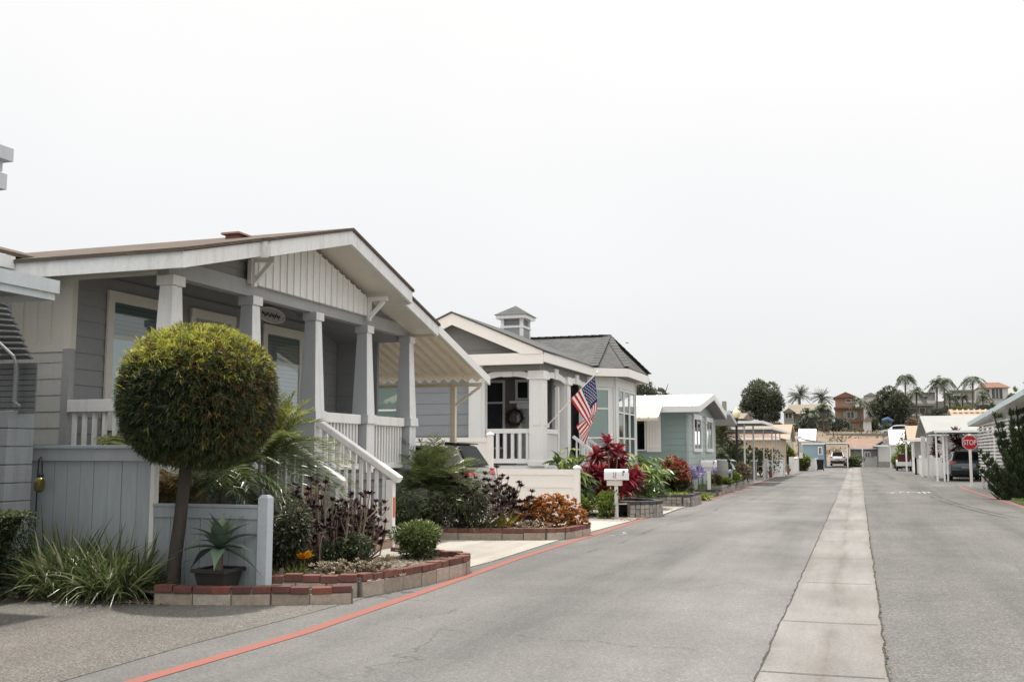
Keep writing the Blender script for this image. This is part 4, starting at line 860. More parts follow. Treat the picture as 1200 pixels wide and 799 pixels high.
c = gb(602, 622, 19.2); aeonium((c[0], c[1], .15), 14, .4, .75, 'small black rosette succulents rising behind the orange succulents', 4, L=.12, W=.05, lean=(.2, 0))
M['shrub'] = leafmat('shrub_leaf', [(0, (.015, .022, .010, 1)), (.4, (.060, .082, .040, 1)), (.75, (.14, .17, .085, 1)), (1, (.22, .25, .13, 1))], .15, .4, .35)
M['shrubp'] = leafmat('pink_green_leaf', [(0, (.020, .022, .014, 1)), (.45, (.080, .090, .055, 1)), (.8, (.19, .19, .115, 1)), (.92, (.24, .15, .13, 1)), (1, (.30, .22, .18, 1))], .15, .4, .35)
M['shrubg'] = leafmat('bright_shrub_leaf', [(0, (.030, .045, .015, 1)), (.45, (.085, .12, .035, 1)), (.8, (.18, .225, .08, 1)), (1, (.32, .34, .17, 1))], .2, .4, .35)
c = gb(338, 672, 10.9); bush('shrub', c, (.33, .30, .46), 4800, .055, .036, M['shrubp'], 'dark glossy shrub just right of the white-edged fence post', seed=11, prof='obov')
c = gb(405, 672, 11.6); bush('shrub', c, (.34, .30, .24), 2600, .05, .032, M['shrub'], 'low glossy shrub under the maroon rosettes', seed=12, prof='obov')
c = gb(350, 640, 13.0); bush('shrub', c, (.9, .5, .45), 3600, .06, .035, M['shrub'], 'shadowy shrub filling the back of the bed along the porch skirting', seed=13, prof='obov')
c = gb(487, 660, 13.05, .17); bush('shrub', c, (.46, .42, .26), 3800, .060, .030, M['shrubg'], 'rounded bright green bush with white-tipped leaves on the gravel beside the walkway', seed=14, prof='obov', up=.7, spread=.6)
c = gb(505, 632, 17.9); bush('shrub', c, (.62, .5, .36), 3600, .055, .035, M['shrubp'], 'pinkish green shrub at the near end of the far brick bed', seed=15, prof='obov')
c = gb(545, 628, 18.2); bush('shrub', c, (.62, .5, .40), 3800, .055, .035, M['shrubp'], 'mottled shrub around the pale stems of the black rosettes', seed=16, prof='obov')
c = gb(470, 622, 17.2); bush('shrub', c, (.45, .4, .36), 2600, .06, .035, M['shrub'], 'dark shrub in the shade beyond the porch stair', seed=17, prof='obov')
M['orang'] = leafmat('orange_succulent_leaf', [(0, (.12, .08, .02, 1)), (.35, (.28, .17, .04, 1)), (.6, (.50, .17, .045, 1)), (.85, (.66, .28, .08, 1)), (1, (.70, .45, .18, 1))], .15, .35, .5)
c = gb(640, 626, 19.6); t = thing('orange_succulent', c, 'mound of orange and red succulent rosettes at the far corner of the brick bed', 'succulent')
rg = np.random.default_rng(5); d = rdir(900); d[:, 2] = np.abs(d[:, 2]); P = np.array(c)+d*np.array([.74, .45, .58])*(lumpy(d, 14, .22, 3)*RNG.uniform(.65, 1.05, 900))[:, None]; mb = MB(); rosettes(mb, P, .075, .035, 10, .1, 1.0); mb.build('rosettes', M['orang'], t)
mb = MB()
for i in range(30): mb.tube([(c[0], c[1], .15), tuple(P[i*13]-np.array([0, 0, .02]))], [.012, .006], 4)
mb.build('stems', M['stemp'], t)
M['pale'] = leafmat('pale_succulent_leaf', [(0, (.14, .12, .08, 1)), (.5, (.30, .26, .19, 1)), (.85, (.44, .36, .27, 1)), (1, (.50, .30, .24, 1))], .1, .5)
def lowsuc(c, n, sx, sy, h, label, mat='pale', L=.065, W=.03, seed=0):
    t = thing('low_succulent', c, label, 'succulent'); rg = np.random.default_rng(seed); P = np.stack([c[0]+rg.normal(0, sx, n), c[1]+rg.normal(0, sy, n), c[2]+rg.random(n)*h], 1)
    mb = MB(); rosettes(mb, P, L, W, 12, 0, 1); mb.build('rosettes', M[mat], t); m2 = MB()
    for p in P[::2]: m2.tube([(c[0], c[1], c[2]-.01), tuple(p)], [.008, .006], 4)
    m2.build('stems', M['stemp'], t)
c = gb(428, 668, 10.95); lowsuc(c, 90, .22, .12, .16, 'pale pinkish succulent cluster by the inside of the curved brick edging', seed=1)
c = gb(392, 672, 10.75); lowsuc(c, 60, .12, .09, .14, 'small pale succulent cluster left of the larger pinkish one', seed=2)
c = gb(618, 630, 18.55); lowsuc(c, 50, .22, .10, .14, 'whitish spiky succulent cluster below the orange mound', seed=3, L=.06, W=.018)
M['grassy'] = leafmat('yellow_green_strap', [(0, (.06, .09, .02, 1)), (.6, (.17, .21, .05, 1)), (1, (.40, .38, .10, 1))], .25)
c = gb(345, 678, 10.75); strappy('grassy_plant', c, 90, .26, .012, 'grassy tuft at the foot of the white-edged fence post', M['grassy'], .10, droop=(.2, .7))
c = gb(574, 627, 18.4); strappy('grassy_plant', c, 130, .34, .014, 'yellow-green grassy tuft inside the far brick edging', M['grassy'], .16, droop=(.2, .8))
M['brom'] = leafmat('yellow_bromeliad_leaf', [(0, (.25, .24, .04, 1)), (.6, (.45, .36, .05, 1)), (1, (.55, .14, .04, 1))], .25)
c = gb(592, 625, 18.7); strappy('bromeliad', c, 40, .40, .045, 'yellow bromeliad with upright leaves before the orange mound', M['brom'], .08, droop=(.0, .3), tmax=.8)
M['orflower'] = leafmat('orange_flower', [(0, (.62, .20, .02, 1)), (1, (.75, .36, .02, 1))], .3)
c = gb(356, 655, 10.85, .17); t = thing('orange_flower', c, 'single bright orange bloom on a short stem in the near bed', 'flower')
mb = MB(); n = 20; a = RNG.uniform(0, 2*PI, n); D = np.stack([np.cos(a), np.sin(a), RNG.uniform(.1, 1.2, n)], 1); mb.blades(np.repeat(np.array([[c[0], c[1], .36]]), n, 0), D, .15, .06, .1, 2, None, 'lance'); mb.build('petals', M['orflower'], t)
mb = MB(); mb.tube([(c[0], c[1], .16), (c[0]+.01, c[1], .37)], [.008, .006], 5); mb.build('stem', M['shrubg'], t)
for i, (px, py, Y) in enumerate(((330, 672, 10.7), (455, 650, 12.6), (505, 654, 13.3))):
    c = gb(px, py, Y); strappy('dry_tuft', c, 60, .16, .010, ('straw-coloured tuft tight against the fence post', 'straw-coloured tuft before the stair landing', 'straw-coloured tuft right of the rounded bush')[i], M['drygold'], .1, droop=(.2, .8))
# scattered leaf litter on the soil and dirt
M['litter'] = leafmat('leaf_litter', [(0, (.08, .05, .03, 1)), (.5, (.20, .15, .10, 1)), (1, (.38, .32, .24, 1))], .1, .7)
n = 2600; P = np.concatenate([np.stack([RNG.uniform(-8.0, -5.2, 1500), RNG.uniform(10.4, 13.5, 1500), np.full(1500, .176)], 1), np.stack([RNG.uniform(-9.6, -6.9, 700), RNG.normal(9.28, .11, 700), np.full(700, .018)], 1), np.stack([RNG.uniform(-8, -5.2, 400), RNG.uniform(18.1, 19.7, 400), np.full(400, .156)], 1)])
D = rdir(n); D[:, 2] = np.abs(D[:, 2])*.25
struct(MB().blades(P, D, .035*RNG.uniform(.5, 1.4, n), .018, .1, 1).build('leaf_litter', M['litter']), 'stuff')
n = 1500; P = np.concatenate([np.stack([RNG.uniform(-6.6, -5.1, 700), RNG.uniform(10.5, 13.2, 700), np.full(700, .172)], 1), np.stack([RNG.uniform(-8, -4.9, 800), RNG.uniform(24, 29, 800), np.full(800, .018)], 1)])
mb = MB()
for p in P: s = random.uniform(.006, .02); mb.cbox(p[0], p[1], p[2]+s*.3, s*2, s*1.5, s, random.random()*3, r=random.random())
struct(mb.build('gravel', M['blk']), 'stuff')
# ================================================================== vehicles
def car(name, loc, rz, label, paintm, Lh=4.5, W=1.84, H=1.70, cat='car', group=None, ground=.20):
    """hatchback SUV; local +x is the REAR, origin on the ground under the middle"""
    t = thing(name, (0, 0, 0), label, cat, group); h = Lh/2
    # x, z bottom, z belt, z roof, half width bottom/belt/roof
    S = [(-h, .35, .62, .66, .60, .62, .55), (-h+.12, .26, .80, .84, .80, .80, .66), (-h+.75, .24, .93, .97, .88, .88, .72), (-h+1.22, .24, 1.0, 1.05, .90, .90, .74),
         (-h+1.95, .24, 1.02, H-.10, .92, .91, .62), (-h+2.5, .24, 1.03, H, .92, .92, .66), (0+.8, .24, 1.05, H, .92, .92, .66), (h-.62, .25, 1.08, H-.05, .92, .91, .64), (h-.42, .27, 1.09, H-.09, .91, .90, .62), (h-.16, .30, 1.08, 1.16, .89, .86, .74), (h-.03, .34, .95, .97, .86, .84, .74), (h, .38, .70, .74, .80, .82, .72)]
    k = W/1.84; mb = MB(); ring = []
    for x, zb, zt, zr, wb, wt, wr in S:
        zm = (zb+zt)*.5
        half = [(wb*.90, zb), (wb, zb+.10), (wb*1.0, zm), (wt, zt), (wr+(wt-wr)*.12, zt+(zr-zt)*.88), (wr*.82, zr)]
        ring.append([(x, -a*k, z) for a, z in half]+[(x, a*k, z) for a, z in half[::-1]])
    n = 12; V = np.array(ring).reshape(-1, 3)
    F = [(i*n+j, i*n+(j+1) % n, (i+1)*n+(j+1) % n, (i+1)*n+j) for i in range(len(S)-1) for j in range(n)]+[tuple(range(n))[::-1], tuple((len(S)-1)*n+j for j in range(n))]
    mb.add(V, F); body = mb.build('body', paintm, t, smooth=True, sharp=32)
    def sp(i, s, v, o=.008):
        x, zb, zt, zr, wb, wt, wr = S[i]; zc = zt+(zr-zt)*.88; wc = wr+(wt-wr)*.12
        return (x, s*(wt+(wc-wt)*v+o)*k, zt+(zc-zt)*v)
    for s in (-1, 1):
        g1 = MB(); g1.add([sp(3, s, .5), sp(4, s, .08), sp(4, s, .90)], [(0, 1, 2)])
        for a, b in ((4, 5), (5, 6), (6, 7)): g1.quad(sp(a, s, .08), sp(b, s, .08), sp(b, s, .92), sp(a, s, .92))
        g1.build('side_window', M['carglass'], t)
    def cr(i, s, u, o): x, zb, zt, zr, wb, wt, wr = S[i]; return (x+o, s*u*wr*k, zr+.012)
    g2 = MB(); a, b = S[8], S[9]
    g2.quad((a[0]+.03, -.54*k, a[3]-.02), (a[0]+.03, .54*k, a[3]-.02), (b[0]+.035, .66*k, b[3]+.03), (b[0]+.035, -.66*k, b[3]+.03)); g2.build('rear_window', M['carglass'], t)
    g2 = MB(); a, b = S[3], S[4]
    g2.quad((a[0]+.02, -.68*k, a[3]+.015), (b[0]-.02, -.56*k, b[3]+.012), (b[0]-.02, .56*k, b[3]+.012), (a[0]+.02, .68*k, a[3]+.015)); g2.build('windscreen', M['carglass'], t)
    m = MB(); m.prism([(h-.72, -.58*k, H-.055), (h-.38, -.54*k, H-.066), (h-.38, -.54*k, H-.045), (h-.70, -.58*k, H-.012)], (0, 1.16*k, 0)); m.build('spoiler', M['rubber'], t)
    for s in (-1, 1):
        m = MB(); m.prism([(h-.36, s*.89*k, 1.15), (h-.07, s*.84*k, 1.12), (h-.03, s*.58*k, 1.09), (h-.01, s*.58*k, 1.0), (h-.03, s*.85*k, .97), (h-.32, s*.92*k, 1.05)], (.012, s*.014, .0)); m.build('tail_light', M['tail'], t)
    m = MB(); m.box(h-.02, -.30*k, .70, h+.02, .30*k, .84); m.build('plate_recess', M['chrome'], t)
    m = MB(); m.box(h-.10, -.84*k, .36, h+.055, .84*k, .60); m.build('bumper', M['rubber'], t, bevel=.03)
    for sx in (-h+.85, h-.95):
        for s in (-1, 1):
            m = MB(); P = [(.335, -.10), (.345, -.08), (.345, .08), (.335, .10), (.22, .105), (.21, .09)]
            kk = 20; v = [(sx+r*math.cos(2*PI*j/kk), s*(.80*k)+z*s, .345+r*math.sin(2*PI*j/kk)) for r, z in P for j in range(kk)]
            m.add(v, [(i*kk+j, i*kk+(j+1) % kk, (i+1)*kk+(j+1) % kk, (i+1)*kk+j) for i in range(len(P)-1) for j in range(kk)]); wh = m.build('wheel', M['rubber'], t, smooth=True, sharp=40)
            m = MB(); m.add([(sx+.215*math.cos(2*PI*j/kk), s*(.80*k+.085), .345+.215*math.sin(2*PI*j/kk)) for j in range(kk)], [tuple(range(kk))])
            for q in range(5):
                aa = q*2*PI/5; m.bar((sx, s*(.80*k+.095), .345), (sx+.2*math.cos(aa), s*(.80*k+.095), .345+.2*math.sin(aa)), .05, .02, (0, 1, 0))
            m.build('rim', M['rim'], wh)
    m = MB(); m.box(-h+.3, -.74*k, .2, h-.2, .74*k, .32); m.build('underbody', M['rubber'], t)
    for s in (-1, 1):
        m = MB(); m.box(-h+1.35, s*.93*k-.01, 1.0, -h+1.52, s*1.06*k, 1.13); m.build('mirror', paintm, t, bevel=.03)
    t.location = loc; t.rotation_euler = (0, 0, rz); return t
car('parked_car', (-10.02, 21.35, .12), 0, 'silver hatchback car parked nose-in under the cream awning, its rear showing above the palm', carpaint('grey_beige_car_paint', (.33, .325, .31, 1), .4), H=1.72)
# ================================================================== white vinyl fence
VF = thing('vinyl_fence', (-8.6, 24.2, 0), 'white vinyl fence, tall then stepping down low, beyond the parked silver car', 'fence')
mb = MB(); mb.box(-13.4, 24.18, .05, -8.72, 24.23, 1.90); mb.box(-13.4, 24.16, 1.86, -8.72, 24.25, 1.97); mb.box(-13.4, 24.155, .95, -8.72, 24.179, 1.02); mb.build('tall_panel', M['vinyl'], VF)
mb = MB(); mb.box(-8.58, 24.18, .05, -6.48, 24.23, 1.13); mb.box(-8.58, 24.16, 1.06, -6.48, 24.25, 1.19); mb.box(-8.58, 24.158, .08, -6.48, 24.179, .20)
mb.box(-8.58, 24.165, .75, -6.48, 24.179, .80)
for i in range(1, 12): mb.box(-8.58+i*.175, 24.174, .21, -8.575+i*.175, 24.18, .74)
mb.build('low_panel', M['vinyl'], VF)
for x, h_ in ((-8.65, 2.03), (-6.42, 1.22)):
    mb = MB(); mb.box(x-.065, 24.135, 0, x+.065, 24.265, h_); mb.frus(x, 24.2, h_, h_+.03, .085, .085, .08, .08); mb.frus(x, 24.2, h_+.03, h_+.075, .08, .08, .01, .01); mb.build('post', M['vinyl'], VF)
# ================================================================== HOUSE 2 (pediment porch, cupola, bay)
H2 = thing('bay_house', (-9.5, 29, 0), 'pale grey house with a white pediment porch, louvred cupola and hip-roofed bay', 'house')
PX0, PX1, PY = -12.6, -7.72, 25.5
ERX, EZ, RX, RZ = -7.55, 4.20, -10.07, 5.28
lapwall('side_wall', (-16, 25.62), (-9.70, 25.62), .3, 4.0, (0, -1), M['h2'], H2, .29)
mb = MB(); mb.box(-9.73, 25.50, .3, -9.28, 25.72, 3.9); mb.box(-9.66, 25.478, 1.3, -9.36, 25.499, 3.5); mb.build('corner_pilaster', M['whitecl'], H2)
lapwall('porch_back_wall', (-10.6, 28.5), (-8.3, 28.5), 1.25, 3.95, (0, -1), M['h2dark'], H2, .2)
lapwall('porch_side_wall', (-9.35, 25.72), (-9.35, 28.5), 1.25, 3.95, (1, 0), M['h2dark'], H2, .2) if False else None
lapwall('east_wall', (-8.32, 28.5), (-8.32, 31.0), .3, 3.98, (1, 0), M['h2'], H2, .2)
mb = MB(); mb.box(-16, 25.73, .2, -10.6, 36, 4.0); mb.box(-16, 28.58, .2, -8.40, 36, 3.98); mb.build('house_core', M['h2'], H2)
mb = MB(); mb.box(-10.6, 25.45, 1.12, -7.55, 28.5, 1.25); mb.build('porch_floor', M['whitecl'], H2)
lapwall('skirting', (-9.7, 25.52), (-7.6, 25.52), .1, 1.11, (0, -1), M['skirt'], H2, .3); lapwall('skirting', (-7.6, 25.5), (-7.6, 28.4), .1, 1.11, (1, 0), M['skirt'], H2, .3)
# pediment
mb = MB(); top = lambda x: RZ-.43*abs(x-RX)
mb.prism([(PX0-.02, 25.12, 3.87), (ERX, 25.12, 3.87), (ERX, 25.12, 4.16), (PX0-.02, 25.12, 4.16)], (0, .05, 0)); mb.build('pediment_band', M['vinyl'], H2)
for s in (-1, 1):
    mb = MB(); e = RX+s*2.52; mb.prism([(RX, 25.10, RZ-.31), (RX, 25.10, RZ), (e, 25.10, RZ-.43*2.52), (e, 25.10, RZ-.43*2.52-.07), (e-s*.55, 25.10, RZ-.43*2.52-.07)], (0, .05, 0)); mb.build('pediment_rake', M['vinyl'], H2)
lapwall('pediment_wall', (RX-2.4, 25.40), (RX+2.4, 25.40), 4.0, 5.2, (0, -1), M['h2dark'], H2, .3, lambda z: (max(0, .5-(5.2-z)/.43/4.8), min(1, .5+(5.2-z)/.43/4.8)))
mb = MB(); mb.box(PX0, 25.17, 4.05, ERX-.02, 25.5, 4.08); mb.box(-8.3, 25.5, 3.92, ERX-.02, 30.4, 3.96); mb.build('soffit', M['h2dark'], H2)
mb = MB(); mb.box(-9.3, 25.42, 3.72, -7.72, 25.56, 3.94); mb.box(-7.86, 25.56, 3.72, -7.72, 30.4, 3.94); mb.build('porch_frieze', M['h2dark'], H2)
# eave fascia along the street and round the bay
E0, E1, E2, E3, E4 = (ERX, 25.15), (ERX, 30.42), (-6.62, 31.12), (-6.62, 34.45), (-7.6, 35.2)
mb = MB()
for a, b in ((E0, E1), (E1, E2), (E2, E3), (E3, E4)): mb.bar((*a, 4.05), (*b, 4.05), .05, .25)
mb.build('eave_fascia', M['vinyl'], H2)
# roofs
mb = MB(); RV, RYm, RXe = 5.42, 32.75, -7.62
apex = (RXe, RYm, RV)
def e(p, z=4.19): return (p[0]+.03, p[1], z)
mb.quad((-15, 30.4, 4.19), (E1[0]+.03, 30.38, 4.19), apex, (-15, RYm, RV)); mb.add([e(E1), e(E2), apex], [(0, 1, 2)]); mb.add([e(E2), e(E3), apex], [(0, 1, 2)]); mb.add([e(E3), e(E4), apex], [(0, 1, 2)]); mb.quad(e(E4), (-15, 35.2, 4.19), (-15, RYm, RV), apex)
mb.build('main_roof', M['roofg'], H2)
mb = MB(); zz = lambda x: RZ+.012-.43*abs(x-RX)
for s in (-1, 1):
    ee = RX+s*2.58; mb.prism([(RX, 25.06, zz(RX)), (ee, 25.06, zz(ee)), (ee, 25.06, zz(ee)+.035), (RX, 25.06, zz(RX)+.035)], (0, 5.33 if s > 0 else 6.5, 0))
mb.prism([(RX, 30.39, zz(RX)), (RX+1.9, 30.39, zz(RX+1.9)), (RX, 32.6, zz(RX))], (0, 0, .034)); mb.build('porch_roof', M['roofg'], H2)
# hip and ridge caps
mb = MB()
def caps(a, b, n, w=.26):
    a, b = np.array(a, float), np.array(b, float)
    for i in range(n):
        p = a+(b-a)*i/n; q_ = a+(b-a)*(i+1.1)/n; mb.bar(p+[0, 0, .024], q_+[0, 0, .010], w, .012)
caps(e(E1, 4.22), apex, 13); caps(e(E2, 4.22), apex, 11); caps((-15, RYm, RV), apex, 28); caps(e(E3, 4.22), apex, 11); mb.build('ridge_caps', paint('ridge_cap', (.105, .105, .103, 1), .9, .25, 5), H2)
# cupola
cx, cy = -10.42, 31.6
mb = MB(); mb.box(cx-.36, cy-.42, 4.9, cx+.36, cy+.42, 5.62); mb.build('cupola_base', M['h2'], H2)
cu = MB()
for sx in (-1, 1):
    for sy in (-1, 1): cu.box(cx+sx*.32-.05, cy+sy*.38-.05, 5.05, cx+sx*.32+.05, cy+sy*.38+.05, 5.96)
cu.box(cx-.39, cy-.45, 5.60, cx+.39, cy+.45, 5.67); cu.box(cx-.50, cy-.56, 5.90, cx+.50, cy+.56, 6.02); cup = cu.build('cupola', M['whitecl'], H2)
cu = MB(); cu.box(cx-.30, cy-.36, 5.67, cx+.30, cy+.36, 5.90); cu.build('louvre', M['vent'], cup)
cu = MB(); cu.add([(cx-.55, cy-.61, 6.02), (cx+.55, cy-.61, 6.02), (cx+.55, cy+.61, 6.02), (cx-.55, cy+.61, 6.02), (cx, cy, 6.38)], [(0, 1, 4), (1, 2, 4), (2, 3, 4), (3, 0, 4), (3, 2, 1, 0)]); cu.build('roof', M['roofg'], cup)
# porch columns, arches, rails
def column2(x, y, a, z0=1.25, z1=3.72):
    m = MB(); m.box(x-a, y-a, z0, x+a, y+a, z1); m.box(x-a-.05, y-a-.05, z1-.22, x+a+.05, y+a+.05, z1-.16); m.box(x-a-.03, y-a-.03, z1-.16, x+a+.03, y+a+.03, z1-.001); m.box(x-a-.03, y-a-.03, z0, x+a+.03, y+a+.03, z0+.12); m.box(x-a*.55, y-a-.014, z0+1.05, x+a*.55, y-a+.001, z1-.34); m.box(x+a-.001, y-a*.55, z0+1.05, x+a+.014, y+a*.55, z1-.34); m.build('column', M['whitecl'], H2)
column2(-7.83, 25.62, .19); column2(-7.83, 28.05, .17)
m = MB(); m.box(-7.86, 29.9, 1.0, -7.72, 30.1, 3.72); m.build('column', M['whitecl'], H2)
m = MB(); m.box(-7.84, 27.22, 1.25, -7.74, 27.32, 3.4); m.build('column', M['whitecl'], H2)
def arch(f, W, z0, z1, th):
    m = MB(); K = 14; lo = [f(W*i/K, z0+(z1-z0)*math.sin(PI*i/K)**.7, 0) for i in range(K+1)]; hi = [f(W*i/K, z0+.16+(z1-z0)*math.sin(PI*i/K)**.7, 0) for i in range(K+1)]
    nv = np.array(f(0, 0, th))-np.array(f(0, 0, 0)); m.prism(lo+hi[::-1], nv); u = W/2; v = [f(u-.13, z1-.02, .03+th), f(u+.13, z1-.02, .03+th), f(u+.17, z1+.26, .03+th), f(u-.17, z1+.26, .03+th)]; m.prism(v, -nv*1.3); m.build('arch', M['whitecl'], H2)
arch(wpoint((-9.28, 25.58), (-8.02, 25.58), (0, -1)), 1.26, 3.48, 3.60, .06)
arch(wpoint((-7.76, 25.85), (-7.76, 27.88), (1, 0)), 2.03, 3.48, 3.60, .06); arch(wpoint((-7.76, 28.25), (-7.76, 29.9), (1, 0)), 1.65, 3.48, 3.60, .06)
def rail2(p, q, n):
    p, q = np.array(p), np.array(q); m = MB(); m.bar((*p, 2.16), (*q, 2.16), .10, .12); o = m.build('railing', M['whitecl'], H2); m = MB(); m.bar((*p, 1.38), (*q, 1.38), .06, .12); m.build('lower_rail', M['whitecl'], o); m = MB(); balusters(m, p, q, 1.44, 2.10, n, .075 if n < 8 else .05); m.build('balusters', M['whitecl'], o)
rail2((-9.26, 25.62), (-8.02, 25.62), 6); rail2((-7.80, 25.82), (-7.80, 27.20), 12)
window(H2, (-12.7, 25.62), (-11.75, 25.62), 1.75, 3.45, (0, -1), frame=M['whitecl'], fw=.08, bars_z=(2.75,), back=M['teals'])
window(H2, (-14.6, 25.62), (-13.5, 25.62), 1.75, 3.45, (0, -1), frame=M['whitecl'], fw=.08, bars_z=(2.75,), back=M['teals'])
# porch door and windows, wreath
window(H2, (-10.42, 28.5), (-9.72, 28.5), 1.7, 3.72, (0, -1), frame=M['whitecl'], fw=.07, bars_z=(3.05,), back=M['dark'], split=(2.2, M['dark']), glass=M['glass'])
window(H2, (-9.35, 28.5), (-8.75, 28.5), 1.26, 3.02, (0, -1), frame=M['whitecl'], fw=.13, back=M['vinyl'], glass=M['glass'], name='door')
window(H2, (-9.40, 28.5), (-8.95, 28.5), 3.12, 3.72, (0, -1), frame=M['whitecl'], fw=.07, back=M['dark'], name='transom_window')
mb = MB(); mb.box(-9.55, 28.36, 3.03, -8.70, 28.50, 3.10); mb.build('door_head', M['whitecl'], H2)
WR = thing('wreath', (-9.15, 28.40, 2.6), 'dark twig wreath hanging on the white front door behind the porch rail', 'wreath')
mb = MB(); n = 240; a = RNG.uniform(0, 2*PI, n); P = np.stack([-9.40+.22*np.cos(a), np.full(n, 28.40), 2.62+.22*np.sin(a)], 1); D = rdir(n); mb.blades(P, D, .14, .03, .1, 1, RNG.random(n)); mb.build('twigs', leafmat('wreath_twig', [(0, (.03, .02, .015, 1)), (1, (.14, .09, .06, 1))], .0), WR)
mb = MB(); mb.tube([(-9.40+.22*math.cos(2*PI*i/16), 28.42, 2.62+.22*math.sin(2*PI*i/16)) for i in range(17)], .03, 6); mb.build('ring', M['bark'], WR)
# bay walls and windows
B0, B1, B2, B3 = (-7.95, 30.55), (-7.05, 31.32), (-7.05, 34.2), (-7.9, 34.9)
for a, b in ((B0, B1), (B1, B2), (B2, B3)):
    d = np.array(b)-np.array(a); L_ = np.linalg.norm(d); nr = (d[1]/L_, -d[0]/L_); lapwall('bay_wall', a, b, .2, 1.45, nr, M['h2'], H2, .2); m = MB(); f = wpoint(a, b, nr); wbox(m, f, 0, L_, 1.45, 3.95, -.1, 0); wbox(m, f, -.07, .09, .2, 3.95, 0, .035); wbox(m, f, L_-.09, L_+.07, .2, 3.95, 0, .038); wbox(m, f, 0.09, L_-.09, 3.62, 3.95, .001, .03); m.build('bay_frame', M['whitecl'], H2)
nr = (.65, -.76)
d = np.array(B1)-np.array(B0); L_ = np.linalg.norm(d); u = d/L_; nr = (u[1], -u[0])
window(H2, tuple(np.array(B0)+u*.13), tuple(np.array(B0)+u*(L_-.22)), 1.42, 3.60, nr, frame=M['whitecl'], fw=.07, bars_z=(2.05, 2.95), back=M['teals'], glass=M['glass'])
for i in range(3):
    y0 = 31.50+i*.86; window(H2, (-7.05, y0), (-7.05, y0+.80), 1.35, 3.60, (1, 0), frame=M['whitecl'], fw=.06, bars_z=(2.05, 2.85), back=M['blind'], split=(2.85, M['dark']), glass=M['glassd'])
mb = MB()
for z in np.arange(1.3, 3.6, .2): mb.box(-7.14, 31.40, z, -7.005, 31.47, z+.185)
mb.build('downspout', M['alud'], H2)
mb = MB(); mb.bar((*E1, 3.945), (*E2, 3.945), .02, .02); mb.prism([(-8.3, 30.3, 3.93), (E1[0]-.03, 30.45, 3.93), (E2[0]-.04, 31.14, 3.93), (E2[0]-.04, 34.4, 3.93), (-8.3, 35, 3.93)], (0, 0, .02)); mb.build('soffit', M['h2dark'], H2)
# porch stair to the street
mb = MB()
for i in range(5): mb.box(-7.55+i*.26, 28.3, .0, -7.55+(i+1)*.26, 29.6, 1.08-i*.21)
mb.build('steps', M['stone'], H2)
for yy in (28.25, 29.65):
    mb = MB(); mb.bar((-7.6, yy, 2.05), (-6.2, yy, 1.02), .07, .08); mb.bar((-7.6, yy, 1.3), (-6.2, yy, .25), .05, .16); balusters(mb, (-7.5, yy), (-6.3, yy), .5, 1.2, 0); 
    for i in range(8): x = -7.5+i*.17; zc = 2.0-(x+7.6)*.736; mb.box(x-.02, yy-.02, zc-.75, x+.02, yy+.02, zc)
    mb.box(-6.25, yy-.05, 0, -6.15, yy+.05, 1.1); mb.build('stair_rail', M['whitecl'], H2)
# ------------------------------------------------------------------ flag on its slanting pole
FG = thing('flag', (-7.62, 25.75, 2.35), 'red, white and blue striped flag hanging from a slanting white pole on the porch column', 'flag')
fp0, fp1 = np.array(at(643, 497, 25.8)), np.array(at(700, 436, 25.0))
mb = MB(); mb.tube([fp0, fp1], .016, 8); mb.build('pole', M['whitecl'], FG); mb = MB(); mb.lathe(tuple(fp1), [(.02, -.02), (.028, 0), (.02, .025), (.005, .035)], 8); mb.build('finial', M['whitecl'], FG)
mb = MB(); mb.cbox(fp0[0]-.02, fp0[1], fp0[2]-.03, .06, .06, .12); mb.build('bracket', M['whitecl'], FG)
# hoist edge lies along the pole; the fly drops down in folds
NU, NV = 60, 26
def _at(p, Y): return np.array(at(p[0], p[1], Y))
fA = (_at((697, 441), 25.05), _at((668, 468), 25.35)); fB = (_at((702, 480), 25.20), _at((693, 501), 25.10)); fC = (_at((676, 500), 25.28), _at((685, 522), 25.12))
def flagpt(u, v):
    """u 0..1 along the fly: out from the pole, then folding back as it drops; v 0..1 across the hoist"""
    A, B, C = fA[0]+(fA[1]-fA[0])*v, fB[0]+(fB[1]-fB[0])*v, fC[0]+(fC[1]-fC[0])*v
    if u < .55: t = u/.55; p = A+(B-A)*t
    else: t = (u-.55)/.45; p = B+(C-B)*t
    bend = .10*math.exp(-((u-.55)/.14)**2)*(1-.6*v); p = p+np.array([-bend*.5, .05*math.sin(v*10+u*4)*min(1, u*3)-.10*math.sin(PI*u)*(1-v)*.6, -.03*math.sin(v*7+u*5)*u])
    return p
G = np.array([[flagpt(i/NU, j/NV) for j in range(NV+1)] for i in range(NU+1)])
M['stripe_r'] = leafmat('flag_red', [(0, (.48, .025, .035, 1)), (1, (.48, .025, .035, 1))], .35, .7)
M['stripe_w'] = leafmat('flag_white', [(0, (.80, .78, .75, 1)), (1, (.80, .78, .75, 1))], .35, .7)
M['canton'] = leafmat('flag_blue', [(0, (.025, .035, .13, 1)), (1, (.025, .035, .13, 1))], .25, .7)
quads = {'stripe_r': [], 'stripe_w': [], 'canton': []}
for i in range(NU):
    for j in range(NV):
        stripe = j*13//NV; key = 'stripe_r' if stripe % 2 == 0 else 'stripe_w'
        if i < NU*.40 and j < NV*7/13: key = 'canton'
        quads[key].append((G[i, j], G[i+1, j], G[i+1, j+1], G[i, j+1]))
def qmesh(key, name, parent):
    m = MB()
    for q_ in quads[key]: m.quad(*q_)
    return m.build(name, M[key], parent, smooth=True)
fl = qmesh('stripe_w', 'cloth', FG)
qmesh('stripe_r', 'red_stripes', fl); cn = qmesh('canton', 'canton', fl)
m = MB()
